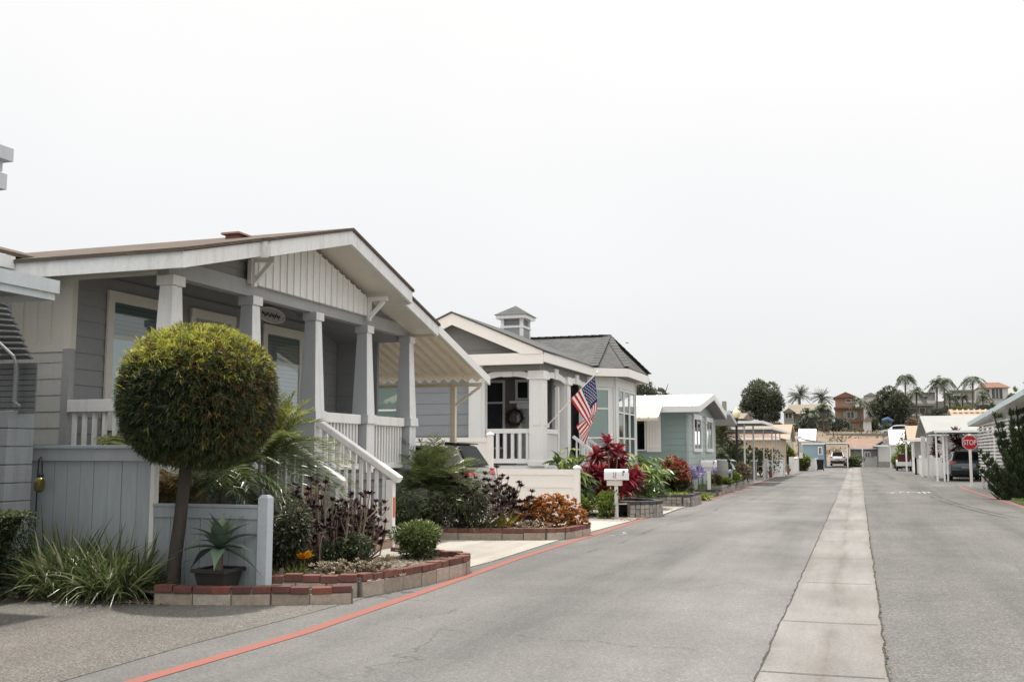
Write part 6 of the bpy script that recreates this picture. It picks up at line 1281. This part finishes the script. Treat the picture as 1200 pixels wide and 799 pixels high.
for i, (px, py, Y, rx, h_, mt, lb) in enumerate(((940, 549, 93, .75, .85, 'yell', 'bush of yellow flowers at the kerb beyond the white garden wall'), (1001, 545, 119, 1.25, .62, 'shrubg', 'green island shrub at the head of the street'), (1064, 540, 101, .95, 1.7, 'lime', 'tall yellow-green shrub by the far right carports'), (1052, 542, 108, .5, .9, 'lime', 'smaller yellow-green shrub next to the white gabled house'), (926, 535, 96, .6, 1.3, 'yell', 'climbing yellow-flowered shrub on the orange-roofed house'))):
    q = at(px, py, Y); bush('shrub', (q[0], q[1], 0), (rx, rx, h_), 1500, .2, .11, M[mt], lb, seed=90+i)
ip = MB(); ip.box(.62, 118.6, 0, .74, 118.7, 2.1); o = ip.build('signpost', M['whitecl']); tag(o, 'plain white post standing in the green island shrub', 'post')
up = thing('light_pole', (*at(936, 540, 92)[:2], 0), 'thin grey pole with a white box, by the yellow flowers', 'pole'); ux, uy, _ = at(936, 540, 92); m = MB(); m.tube([(ux, uy, 0), (ux, uy, 3.0)], .05, 8); m.build('pole', M['alud'], up); m = MB(); m.box(ux-.25, uy-.2, 2.75, ux+.3, uy+.2, 3.0); m.build('lamp_head', M['whitecl'], up); m = MB(); m.box(ux+.05, uy-.1, 1.1, ux+.35, uy+.1, 1.6); m.build('meter_box', M['whitecl'], up)
# ================================================================== right side
RS = thing('stop_sign', (5.05, 53, 0), 'red octagonal STOP sign on a pale square post at the corner', 'sign'); sx_, sy_ = 5.12, 53.0; sz = at(1138, 518.3, 53)[2]
m = MB(); R_ = .365; oc = [(sx_+R_*math.cos(PI/8+k*PI/4), sy_-.06, sz+R_*math.sin(PI/8+k*PI/4)) for k in range(8)]; m.prism(oc, (0, .008, 0)); m.build('border', M['whitecl'], RS)
m = MB(); oc = [(sx_+R_*.94*math.cos(PI/8+k*PI/4), sy_-.063, sz+R_*.94*math.sin(PI/8+k*PI/4)) for k in range(8)]; m.prism(oc, (0, .002, 0)); m.build('face', M['red'], RS)
tx = text('lettering', 'STOP', .30, M['whitecl'], RS, (sx_, sy_-.068, sz-.01), (PI/2, 0, 0)); tx.scale = (.80, 1.12, 1)
m = MB(); m.box(sx_-.055, sy_-.05, 0, sx_+.055, sy_+.05, sz+.42); m.build('post', M['vinyl'], RS)
# corner house with a lath screen and a sloped carport roof
LH = thing('lath_carport', (6.5, 46, 0), 'corner carport screened with white horizontal laths under a sloping pale roof', 'carport')
m = MB()
ny = 26
for k in range(17):
    z = .62+k*.135
    m.bar((5.28, 40.5, z+.012), (5.28, 51.0, z), .03, .062)
m.build('lath_screen', M['whitecl'], LH)
for y in (50.6, 49.0, 47.2, 45.4, 43.6, 41.6): m = MB(); m.box(5.31, y-.05, 0, 5.42, y+.05, 3.1); m.build('post', M['vinyl'], LH)
ra, rb = (51.3, 2.84), (34.5, 3.40)
m = MB(); m.prism([(4.95, ra[0], ra[1]), (4.95, rb[0], rb[1]), (4.95, rb[0], rb[1]+.10), (4.95, ra[0], ra[1]+.10)], (6, 0, 0)); m.build('roof', M['metalw'], LH)
m = MB(); m.prism([(4.90, ra[0], ra[1]-.06), (4.90, rb[0], rb[1]-.06), (4.90, rb[0], rb[1]+.12), (4.90, ra[0], ra[1]+.12)], (.045, 0, 0)); m.box(4.90, ra[0], ra[1]-.06, 11, ra[0]+.05, ra[1]+.12); m.build('fascia', paint('pale_blue_fascia', (.50, .58, .62, 1), .5, .06, 1), LH)
m = MB(); m.box(7.4, 40, 0, 11, 51, 2.9); m.build('back_wall', M['porchwall'], LH)
# twisted juniper
M['junip'] = leafmat('juniper_tuft', [(0, (.028, .044, .020, 1)), (.5, (.066, .10, .042, 1)), (.85, (.115, .16, .065, 1)), (1, (.17, .22, .095, 1))], .08, .6)
JN = thing('juniper', (5.55, 39.3, 0), 'dark twisted juniper with upward flame-like branches at the right edge', 'tree'); jb = np.array([5.5, 39.4, 0.]); m = MB(); tk = MB()
rg = np.random.default_rng(3)
tips = [(1163, 478, 39.4, .20), (1168, 512, 39.2, .30), (1183, 474, 39.0, .26), (1186, 505, 39.0, .40), (1149, 532, 39.0, .17), (1158, 536, 38.8, .24), (1146, 549, 39.3, .16), (1158, 556, 38.8, .24), (1160, 573, 38.8, .18), (1170, 572, 38.6, .30), (1198, 484, 39.5, .38), (1190, 460, 40, .15), (1203, 452, 40.5, .2), (1178, 535, 38.5, .46), (1195, 540, 38.6, .60), (1188, 562, 38.4, .55), (1205, 520, 39.4, .7), (1175, 555, 38.4, .4), (1215, 500, 40, .7), (1212, 560, 38.8, .6), (1172, 490, 39.2, .2), (1176, 583, 38.5, .3), (1192, 580, 38.4, .35)]
for px, py, Y, r_ in tips:
    q = np.array(at(px, py, Y)); mid = jb*.45+q*.55+np.array([0, 0, -.40]); tk.tube([jb+[0, 0, .05], mid, q-[0, 0, .1]], [.09, .05, .015], 6)
    for s in np.linspace(.30, 1.0, 8):
        p = (jb*(1-s)**2+2*mid*s*(1-s)+q*s*s); rr = (r_*.62+.05)*(1.12-.85*s**1.5); nn = int(125*(rr/.25)**1.4)+36; d = rdir(nn)
        P = p+d*np.array([rr*.8, rr*.8, rr*1.1])*(RNG.random((nn, 1))**.4); P[:, 2] += .05; D = d*.45+np.array([0, 0, .8])+rdir(nn)*.35
        m.blades(P, D, .13*RNG.uniform(.6, 1.3, nn), .05, 0, 1, np.clip(.22+.35*(P[:, 2]/3.5)+RNG.normal(0, .16, nn), 0, 1))
m.build('crown', M['junip'], JN); tk.build('trunk', M['bark'], JN)
M['grass'] = leafmat('lawn_grass', [(0, (.05, .08, .02, 1)), (.6, (.12, .18, .045, 1)), (1, (.26, .31, .10, 1))], .2)
n = 9000; P = np.stack([RNG.uniform(4.78, 8, n), RNG.uniform(33.5, 39.0, n), np.full(n, .03)], 1); P = P[P[:, 0] > 4.75+.03*(P[:, 1]-33)]; n = len(P); D = RNG.normal(0, .4, (n, 3)); D[:, 2] = 1
sheet('lawn', [(4.75, 33), (9, 33), (9, 38.6), (4.85, 38.6)], .025, paint('lawn_soil', (.10, .13, .04, 1), 1, .3, 5)); struct(MB().blades(P, D, .10, .02, .3, 2).build('grass', M['grass']), 'stuff')
# carport with the slate car
flatport('metal_carport', 4.15, 9.5, 61.5, 69.5, 2.72, [(4.25, 61.8), (4.62, 61.9), (4.85, 62.6), (4.25, 69), (7.2, 61.8)], 'pale flat carport over the dark slate car on the right', pw=.09)
m = MB(); m.box(6.0, 69.7, 0, 12, 69.9, 2.7); o = m.build('block_wall', M['hazewhite']); tag(o, 'pale wall closing the back of the right-hand carport', 'wall')
car('parked_car', (5.95, 65.6, 0), -PI/2, 'dark slate blue car parked under the carport beside the STOP sign', M['slate'], W=1.9, H=1.66)
c = at(1121, 540, 69); t_ = (c[0], c[1], 0); cordyline(t_, [at(1121, 518, 69), at(1116, 530, 69), at(1127, 522, 69), at(1120, 508, 69)], 'dark red spiky plant behind the slate car', 9, .75, 'maroon')
cordyline((4.9, 74, 0), [(4.95, 74, 1.6), (5.1, 74.2, 2.4), (5.0, 74.3, 2.0), (5.2, 74, 1.3)], 'dark red leafy plant beside the white column house', 10, .5, 'maroon')
def vfence(name, label, p, q, h=1.15, n=3):
    t = thing(name, (*((np.array(p)+np.array(q))/2), 0), label, 'fence'); m = MB(); m.bar((*p, h*.5), (*q, h*.5), .05, h*.86); m.build('panel', M['vinyl'], t); m = MB(); m.bar((*p, h*.95), (*q, h*.95), .09, .09); m.build('top_rail', M['whitecl'], t)
    for i in range(n): c_ = np.array(p)+(np.array(q)-np.array(p))*i/(n-1); m = MB(); m.cbox(c_[0], c_[1], h*.54, .12, .12, h*1.08); m.build('post', M['whitecl'], t)
vfence('white_fence', 'white fence panel in front of the slate car carport', (4.05, 71.5), (5.2, 71.5), 1.3)
vfence('white_fence', 'white fence panel facing the street left of the slate car', (4.05, 71.6), (4.2, 77), 1.3)
vfence('white_fence', 'white box-like fence corner farther along the right kerb', (4.1, 80.5), (4.2, 86), 1.15); vfence('white_fence', 'white fence panel closing the farther right yard', (4.1, 80.5), (6, 80.5), 1.15)
hut('column_house', 'pale house with a big grey roof above the slate car carport', 5.7, 7.4, 75, 86, 2.85, 'gable', 'hazewhite', 'greyroof', 4.1, 'x', over=1.2)
for i in range(2): m = MB(); m.box(4.62, 75.3+i*7, 0, 4.92, 75.6+i*7, 2.8); o = m.build('porch_column', M['whitecl']); tag(o, ('nearer', 'farther')[i]+' white square column before the pale grey-roofed house', 'column')
hut('peach_roof_house', 'house with a peach ribbed roof rising behind the lath-screened carport', 8.0, 15, 86, 98, 3.5, 'gable', 'hazewhite', 'peach', 5.0, 'x', over=.6)
mb = MB()
for i in range(12): x = 7.6+i*.42; mb.box(x, 90.2, 5.02, x+.24, 90.8, 5.10)
o = mb.build('ridge_vent', M['bark']); o.parent = bpy.data.objects['peach_roof_house']; o.location = -np.array(bpy.data.objects['peach_roof_house'].location)
hut('peach_roof_house', 'small peach-roofed porch on white posts at the far right kerb', 4.9, 6.0, 97, 102, 2.7, 'gable', 'hazewhite', 'peach', 3.85, 'x', over=.6)
flatport('metal_carport', 3.9, 5.8, 94.5, 97, 2.55, [(4.1, 94.8), (4.6, 94.8), (5.5, 94.8)], 'small flat porch roof before the small peach-roofed house', pw=.12)
hut('white_roof_house', 'house showing a plain white roof face left of the small peach roof', 3.3, 5.0, 109, 113, 2.4, 'gable', 'hazewhite', 'metalw', 3.7, 'x', over=.1)
# golf cart at the far right kerb
GC = thing('golf_cart', (4.0, 93, 0), 'white golf cart with a dark red seat at the far right kerb', 'cart'); gx, gy = 3.95, 97.0
m = MB(); m.prism([(gx-.6, gy-1.1, .3), (gx-.6, gy+1.1, .3), (gx-.6, gy+1.1, .75), (gx-.6, gy+.5, .95), (gx-.6, gy+.3, .5), (gx-.6, gy-.2, .5), (gx-.6, gy-.3, .8), (gx-.6, gy-1.1, .8)], (1.2, 0, 0)); m.build('body', M['wcar'], GC)
m = MB(); m.box(gx-.5, gy-.8, .8, gx+.5, gy-.3, .95); m.box(gx-.5, gy-.95, .9, gx+.5, gy-.8, 1.45); m.build('seat', paint('dark_red_vinyl', (.09, .015, .02, 1), .5, .1, 3), GC)
for s in (-1, 1):
    for k in (-.75, .7):
        m = MB(); m.tube([(gx+s*.5, gy+k, .22), (gx+s*.62, gy+k, .22)], .22, 12); m.build('wheel', M['rubber'], GC)
m = MB(); m.box(gx-.62, gy-1.25, .3, gx+.62, gy-1.1, .42); m.build('bumper', M['black'], GC)
# ================================================================== hillside
HX = np.linspace(-260, 260, 66); HY = np.concatenate([np.linspace(133, 200, 30), np.linspace(205, 420, 20), [600, 900, 1400]])
def hz_(x, y):
    b = 0 if y < 140 else min(1, (y-140)/36.0); z = 4.9*b*b*(3-2*b); z += max(0, y-205)*.028*(1+.4*math.sin(x*.02)); z *= (.75+.25*math.exp(-((x-10)/120)**2))
    return z+.18*math.sin(x*.31+y*.17)*b+.12*math.sin(x*.83-y*.41)*b-.02
vv = [(x, y, hz_(x, y)) for y in HY for x in HX]; nx = len(HX); mb = MB(); mb.add(vv, [(j*nx+i, j*nx+i+1, (j+1)*nx+i+1, (j+1)*nx+i) for j in range(len(HY)-1) for i in range(nx-1)])
struct(mb.build('hillside', paint('dry_hillside', (.21, .165, .12, 1), 1, .35, .25), smooth=True))
n = 9000; X = RNG.uniform(-45, 30, n); Y = RNG.uniform(142, 182, n); keep = np.sin(X*.9+Y*.4)+np.sin(X*.37-Y*.8)+RNG.normal(0, .7, n) > .3; X, Y = X[keep], Y[keep]; n = len(X)
P = np.stack([X, Y, [hz_(a, b) for a, b in zip(X, Y)]], 1); D = RNG.normal(0, .8, (n, 3)); D[:, 2] = np.abs(D[:, 2])+.4
struct(MB().blades(P, D, .75*RNG.uniform(.4, 1.4, n), .3, .2, 1).build('dry_brush', M['brush']), 'stuff')
rw = thing('retaining_wall', (8, 168, 3.4), 'long grey retaining wall across the hillside below the dark tree', 'wall'); m = MB(); a_, b_ = at(968, 519, 168), at(1068, 517, 168); m.box(a_[0], 168, a_[2]-1.0, b_[0]+14, 168.4, a_[2]+1.35); m.build('wall_panel', M['stone'], rw); m = MB(); m.box(a_[0], 167.9, a_[2]+1.351, b_[0]+14, 168.5, a_[2]+1.5); m.build('coping', M['greyroof'], rw)
def hillhouse(name, label, Y, boxes, roofs, wins, base=2.0, trims=()):
    """boxes (px0, py_top, px1, py_bot, depth, mat, dy); roofs (kind, px0, px1, py_eave, py_ridge, mat, dy); wins (px0, py0, px1, py1, dy)"""
    c = at((boxes[0][0]+boxes[0][2])/2, boxes[0][3], Y); t = thing(name, c, label, 'house'); 
    for x0, y0, x1, y1, dp, mt, dy in boxes: a, b = at(x0, y1, Y+dy), at(x1, y0, Y+dy); m = MB(); m.box(a[0], Y+dy, a[2]-base, b[0], Y+dy+dp, b[2]); m.build('wall', M[mt], t)
    for kind, x0, x1, ye, yr, mt, dy in roofs:
        a, b = at(x0, ye, Y+dy), at(x1, ye, Y+dy); r_ = at(x0, yr, Y+dy)[2]; m = MB(); z = a[2]
        if kind == 'gable': c_ = (a[0]+b[0])/2; m.prism([(a[0], Y+dy-.4, z), (b[0], Y+dy-.4, z), (c_, Y+dy-.4, r_)], (0, 9, 0))
        elif kind == 'side': m.prism([(a[0], Y+dy-.6, z), (a[0], Y+dy+4.5, r_+.2), (a[0], Y+dy+9.5, z)], (b[0]-a[0], 0, 0))
        elif kind == 'hip': w_ = b[0]-a[0]; m.add([(a[0], Y+dy-.6, z), (b[0], Y+dy-.6, z), (b[0], Y+dy+9, z), (a[0], Y+dy+9, z), (a[0]+w_*.25, Y+dy+4, r_), (b[0]-w_*.25, Y+dy+4, r_)], [(0, 1, 5, 4), (1, 2, 5), (2, 3, 4, 5), (3, 0, 4), (3, 2, 1, 0)])
        else: m.box(a[0], Y+dy-.5, z, b[0], Y+dy+9, r_)
        m.build('roof', M[mt], t)
    for x0, y0, x1, y1, dy in wins:
        a, b = at(x0, y1, Y+dy-.1), at(x1, y0, Y+dy-.1); m = MB(); fw = .13; yy = Y+dy-.12
        m.box(a[0]-fw, yy, a[2]-fw, a[0], Y+dy-.002, b[2]+fw); m.box(b[0], yy, a[2]-fw, b[0]+fw, Y+dy-.002, b[2]+fw); m.box(a[0], yy, b[2], b[0], Y+dy-.002, b[2]+fw); m.box(a[0], yy, a[2]-fw, b[0], Y+dy-.002, a[2]); o = m.build('window', M['hazewhite'], t)
        m = MB(); m.quad((a[0], Y+dy-.05, a[2]), (b[0], Y+dy-.05, a[2]), (b[0], Y+dy-.05, b[2]), (a[0], Y+dy-.05, b[2])); m.build('pane', M['hwin'], o)
    for x0, y0, x1, y1, dy, mt, nm in trims: a, b = at(x0, y1, Y+dy), at(x1, y0, Y+dy); m = MB(); m.box(a[0], Y+dy-.3, a[2], b[0], Y+dy-.02, b[2]); m.build(nm, M[mt], t)
    return t
hillhouse('hill_house', 'pale olive hill house with a tan roof and a row of white-framed doors', 188, [(919, 484, 930, 503, 9, 'crafts', 0), (926, 484, 972, 512, 9, 'crafts', 1.2)], [('side', 922, 968, 485, 474, 'tanroof', .6), ('gable', 917, 932, 483, 478, 'tanroof', -.4), ('gable', 944, 976, 487, 478, 'tanroof', 0), ('flat', 943, 974, 492.5, 491.5, 'hazewhite', -1.2)],
          [(920.5, 484, 923, 490, 0), (924.5, 484, 928, 490, 0), (958, 484, 963, 488.5, 1.2), (949.5, 499, 952.5, 506, 1.2), (954, 499, 957, 506, 1.2), (958.5, 499, 961.5, 506, 1.2), (963, 499, 965.5, 506, 1.2)], trims=((945, 493, 972, 494, -.5, 'hazewhite', 'balcony_rail'), (919, 496, 945, 497.5, 0, 'hazewhite', 'band')))
hillhouse('hill_house', 'three-storey orange stucco house with tiled roofs on the hill', 196, [(979, 465, 1002, 480, 8, 'orstuc', 1.5), (979, 478, 1012, 494, 9, 'orstuc', 0), (984, 494, 1012, 507, 9, 'hazegrey', .6)], [('gable', 976, 1006, 466, 459.5, 'tile', 1.2), ('flat', 977, 1013, 478.8, 477.0, 'tile', -.3)],
          [(993, 482.5, 996.4, 490, 0), (997.2, 482.5, 1000.5, 490, 0), (992, 468, 997, 471, 1.5), (994, 498, 997, 504, .6), (998, 498, 1001, 504, .6)], trims=((988.5, 482, 991, 490, 0, 'hazegrey', 'shutter'), (1002, 482, 1004.5, 490, 0, 'hazegrey', 'shutter'), (983, 493, 1012, 494.5, 0, 'tile', 'band')))
hillhouse('hill_house', 'grey house with white balcony bands between the tall hill palms', 218, [(1064, 460, 1096, 492, 9, 'hazegrey', 0), (1096, 470, 1112, 486, 9, 'hazegrey', 2)], [('hip', 1078, 1096, 460, 457, 'greyroof', 0), ('flat', 1063, 1095, 475.5, 473.6, 'greyroof', -1.2)],
          [(1082, 464, 1086, 468, 0), (1068, 478.5, 1074, 484, 0), (1078, 478, 1084, 484, 0), (1108, 475, 1111, 482, 2)], trims=((1063, 469, 1096, 473, -1.2, 'hazewhite', 'balcony_rail'), (1063, 485, 1096, 487, -.6, 'hazewhite', 'balcony_rail')))
hillhouse('hill_house', 'flat-roofed grey house right of the grey balcony house on the hill', 224, [(1115, 458, 1142, 483, 9, 'hazegrey', 0)], [('flat', 1113, 1142, 458.5, 457, 'greyroof', 0)], [(1118, 463, 1130, 468, 0), (1120, 473, 1126, 478, 0)], trims=((1114, 469, 1143, 471.5, -.6, 'hazewhite', 'balcony_rail'),))
hillhouse('hill_house', 'white house with a terracotta roof at the top right of the hill', 226, [(1149, 454, 1181, 483, 9, 'hazewhite', 0)], [('hip', 1146, 1184, 454.5, 447, 'tile', 0)], [(1156, 456, 1159.5, 460, 0), (1162.5, 455, 1166, 467, 0), (1167, 455, 1170, 467, 0), (1171, 455, 1174.5, 467, 0), (1155, 474, 1158, 479, 0), (1164, 474, 1168, 478, 0)], trims=((1149, 467, 1181, 469, -.8, 'greyroof', 'balcony_rail'),))
hillhouse('hill_house', 'small white gabled house half hidden left of the dark hill tree', 210, [(1013, 463, 1028, 492, 8, 'hazewhite', 0)], [('gable', 1012, 1029, 464, 460, 'greyroof', 0)], [(1017, 470, 1020, 476, 0)])
hillhouse('hill_house', 'tiny cream gabled shed below the dark hill tree', 182, [(1012, 492, 1021, 503, 4, 'hazewhite', 0)], [('gable', 1011, 1023, 493, 487, 'tanroof', 0)], [])
hillhouse('chimney_house', 'low tan-roofed house with a brick chimney behind the sage green house', 118, [(820, 490, 862, 520, 9, 'beige', 0), (846.5, 470, 850.5, 490, .8, 'stone', 3)], [('side', 815, 872, 491, 485, 'tanroof', 0)], [])
hillhouse('hill_house', 'long low salmon-roofed house under the big round-crowned tree', 128, [(868, 508, 925, 530, 8, 'beige', 0)], [('side', 866, 928, 509, 501, 'pinkroof', 0)], [(880, 513, 886, 518, 0)])
bt = thing('play_slide', at(1039, 500, 183), 'bright blue rounded play structure at the foot of the dark hill tree', 'playground slide'); q = at(1039, 496, 183); m = MB(); m.tube([(q[0]-1.0, 183, q[2]-.6), (q[0]-.5, 183, q[2]+.5), (q[0]+.2, 183, q[2]+.7), (q[0]+1.0, 183, q[2]+.3)], [.25, .35, .38, .25], 8); m.build('tunnel', paint('bright_blue_plastic', (.05, .105, .19, 1), .5, .1, 1), bt); m = MB(); m.box(q[0]+.6, 182.8, q[2]-1.4, q[0]+.8, 183, q[2]+.6); m.build('leg', paint('bright_blue_plastic', (.05, .15, .32, 1)), bt)
q = at(1049, 510, 172); car('parked_car', (q[0], 172, q[2]-.1), 0, 'pale car parked side-on along the top of the hillside wall', M['silver'])
# ------------------------------------------------------------------ trees
def tree(label, base, c, rad, n, ll, lw, mat, seed, lumps=22, trunk=.35, limbs=6, lr=.36, spread=.78, name='tree', group=None):
    t = thing(name, base, label, 'tree', group); m = MB(); crown_cloud(m, c, rad, n, ll, lw, lumps=lumps, seed=seed, lr=lr, spread=spread, up=.3, segs=1); m.build('crown', M[mat], t)
    rg = np.random.default_rng(seed); m = MB(); b = np.array(base, float); c = np.array(c, float); fork = b+(c-b)*.45
    m.tube([b-[0, 0, .5], b+[0, 0, .5], fork], [trunk*1.3, trunk, trunk*.75], 8)
    for i in range(limbs): a = rg.uniform(0, 2*PI); e_ = c+np.array([math.cos(a)*rad[0]*.6, math.sin(a)*rad[1]*.6, rg.uniform(-.2, .6)*rad[2]]); m.tube([fork-[0, 0, .2], (fork+e_)/2+[0, 0, .3], e_], [trunk*.5, trunk*.3, trunk*.08], 6)
    m.build('trunk', M['bark'], t); return t
c = at(893, 471, 178); tree('big round-crowned dark tree on the hill, left of the palms', at(893, 506, 178), c, (3.9, 3.5, 3.7), 15000, .42, .26, 'tree', 3, 30, .4, 8)
c = at(1040, 476, 195); tree('broad dark tree on the hill below the tallest palm', at(1040, 502, 195), c, (4.0, 3.4, 3.7), 12000, .45, .28, 'tree', 4, 26, .35, 7)
c = at(764, 463, 70); tree('dark rounded tree showing between the bay-windowed house and the sage green house', (c[0], 70, 0), c, (1.9, 1.6, 1.3), 4500, .22, .13, 'tree', 5, 14, .2, 5)
for i, (px, py, Y, rx, rz_, mt, lb) in enumerate(((868, 487, 170, 2.2, 1.7, 'treeh', 'grey-green tree left of the big round-crowned tree'), (905, 500, 172, 2.0, .9, 'brush', 'rusty red tree below the big round-crowned tree'), (948, 494, 180, 1.9, 2.3, 'treeh', 'loose olive tree in front of the pale olive hill house'), (985, 498, 186, 2.0, 1.4, 'treeh', 'bushy tree at the foot of the orange house'), (1022, 497, 188, 1.4, 1.2, 'treeh', 'small tree between the orange house and the dark tree'), (1060, 495, 200, 2.0, 1.4, 'treeh', 'olive shrubby tree right of the dark hill tree'), (1100, 484, 205, 3.0, 1.2, 'treeh', 'olive shrubby tree under the middle hill palms'), (1128, 480, 206, 2.2, 1.1, 'lime', 'yellow-green shrubby tree under the right hill palm'), (1160, 481, 215, 3.0, 1.0, 'treeh', 'grey-green tree below the terracotta-roofed house'), (832, 497, 110, 2.0, .8, 'treeh', 'dull green tree behind the chimney house'), (905, 488, 176, 1.6, 1.0, 'treeh', 'small grey tree at the right foot of the big round-crowned tree'), (1195, 470, 160, 2.0, 1.2, 'treeh', 'grey-green tree far behind the juniper'))):
    c = at(px, py, Y); tree(lb, (c[0], Y, c[2]-rz_*1.5), c, (rx, rx*.8, rz_), 1800, .36, .22, mt, 20+i, 10, .14, 3)
BELT = ['olive bush just right of the big round-crowned tree', 'grey-green bush left of the pale olive hill house', 'pale green bush below the bay of the pale olive house', 'dusty bush below the balcony of the pale olive house', 'olive bush at the right corner of the pale olive house', 'grey-green bush left of the orange stucco house', 'pale green bush under the orange stucco house', 'dusty bush at the right corner of the orange stucco house', 'olive bush beside the tiny cream shed', 'grey-green bush beside the blue play structure', 'pale green bush behind the parked car on the hill', 'dusty bush below the tallest thin palm', 'olive bush below the grey balcony house', 'grey-green bush right of the grey balcony house', 'pale green bush below the middle pair of palms', 'dusty bush above the big grey roof', 'olive bush below the flat-roofed grey house', 'grey-green bush under the wide drooping palm', 'pale green bush below the terracotta-roofed hill house', 'dusty bush right of the terracotta-roofed hill house']
for i in range(20):
    px = 908+i*14.6; py = 506-.9*max(0, i-7)*1.7+3*math.sin(i*2.1); Y = 186+5*math.sin(i*1.7)+1.2*max(0, i-7); c = at(px, py, Y); rx = 1.5+.5*math.sin(i*3.3)
    tree(BELT[i], (c[0], Y, c[2]-1.6), c, (rx, 1.3, 1.0+.45*math.cos(i*2.7)), 1100, .34, .22, ('treeh', 'tree', 'treeh', 'brush')[i % 4], 60+i, 9, .12, 3, group='bushy trees along the hillside')
hillhouse('hill_house', 'pale house peeping out between the dark hill tree and the tallest palm', 228, [(1046, 462, 1066, 488, 8, 'hazewhite', 0)], [('side', 1044, 1068, 463, 457, 'greyroof', 0)], [(1054, 467, 1058, 472, 0)])
hillhouse('hill_house', 'tan house low on the hill left of the big round-crowned tree', 214, [(842, 487, 868, 505, 8, 'beige', 0)], [('gable', 840, 870, 488, 481, 'tanroof', 0)], [(850, 491, 854, 496, 0), (859, 491, 863, 496, 0)])
hillhouse('hill_house', 'grey-roofed house right of the terracotta-roofed hill house', 232, [(1183, 462, 1212, 486, 8, 'hazegrey', 0)], [('side', 1181, 1214, 463, 456, 'greyroof', 0)], [(1188, 467, 1193, 473, 0)])
# ------------------------------------------------------------------ far palms
for i, (px, py, by, Y, Lf, n_, kind, lb) in enumerate((
    (937, 462, 485, 200, 2.6, 60, 'd', 'stout round-headed palm left of the pair above the tan hill roof'), (963, 465, 490, 204, 2.4, 56, 'd', 'stout round-headed palm right of the pair above the tan hill roof'),
    (965, 478, 505, 184, 2.1, 26, 's', 'feathery palm in front of the pale olive hill house'), (948, 484, 508, 180, 1.9, 24, 's', 'shaggy palm before the balcony of the pale olive hill house'),
    (1008, 468, 500, 190, 2.0, 18, 'w', 'windblown palm against the orange hill house'), (1061, 441, 492, 205, 2.3, 22, 'w', 'tallest thin palm rising above the dark hill tree'), (1074, 458, 490, 210, 1.9, 20, 's', 'short palm between the dark tree and the grey balcony house'),
    (1098, 449, 486, 206, 2.6, 26, 's', 'full palm left of the middle hill pair'), (1107, 446, 486, 210, 2.5, 22, 'w', 'leaning palm right of the middle hill pair'), (1113, 463, 486, 212, 1.7, 18, 's', 'small palm behind the middle hill pair'),
    (1140, 444, 478, 208, 3.0, 24, 'w', 'wide drooping palm left of the terracotta-roofed house'), (1152, 463, 482, 214, 1.9, 20, 's', 'small palm in front of the terracotta-roofed house'), (1128, 464, 484, 214, 1.5, 18, 's', 'dim little palm before the flat-roofed grey house'))):
    q = at(px, py, Y); b = at(px, by, Y)
    palm('hill_palm', b, q, n_, Lf, {'d': .42, 's': .75, 'w': .75}[kind], .16 if kind != 'd' else .12, lb, mat='treeh' if kind != 'd' else 'tree', group='palms on the hill', seed=120+i, nl=13, segs=1, el=(-.7, 1.3) if kind != 'w' else (-.2, 1.0), droop={'d': .28, 's': .7, 'w': 1.0}[kind], tr=.22 if kind == 'd' else .15, vee=.1, ldroop=.5, stalk=.03, tone=.1 if kind != 'd' else -.05)
bp = at(735, 402, 40); bd = thing('bird', bp, 'tiny dark bird gliding in the white sky', 'bird'); m = MB(); m.tube([(bp[0]-.06, bp[1], bp[2]), (bp[0], bp[1], bp[2]+.01), (bp[0]+.07, bp[1], bp[2])], [.005, .018, .005], 6); m.build('body', M['black'], bd); m = MB(); m.add([(bp[0]-.03, bp[1], bp[2]+.01), (bp[0]+.05, bp[1], bp[2]+.01), (bp[0]-.06, bp[1]+.15, bp[2]+.03)], [(0, 1, 2)]); m.build('wing', M['black'], bd); m = MB(); m.add([(bp[0]-.03, bp[1], bp[2]+.01), (bp[0]+.05, bp[1], bp[2]+.01), (bp[0]-.06, bp[1]-.15, bp[2]+.03)], [(0, 1, 2)]); m.build('wing', M['black'], bd)
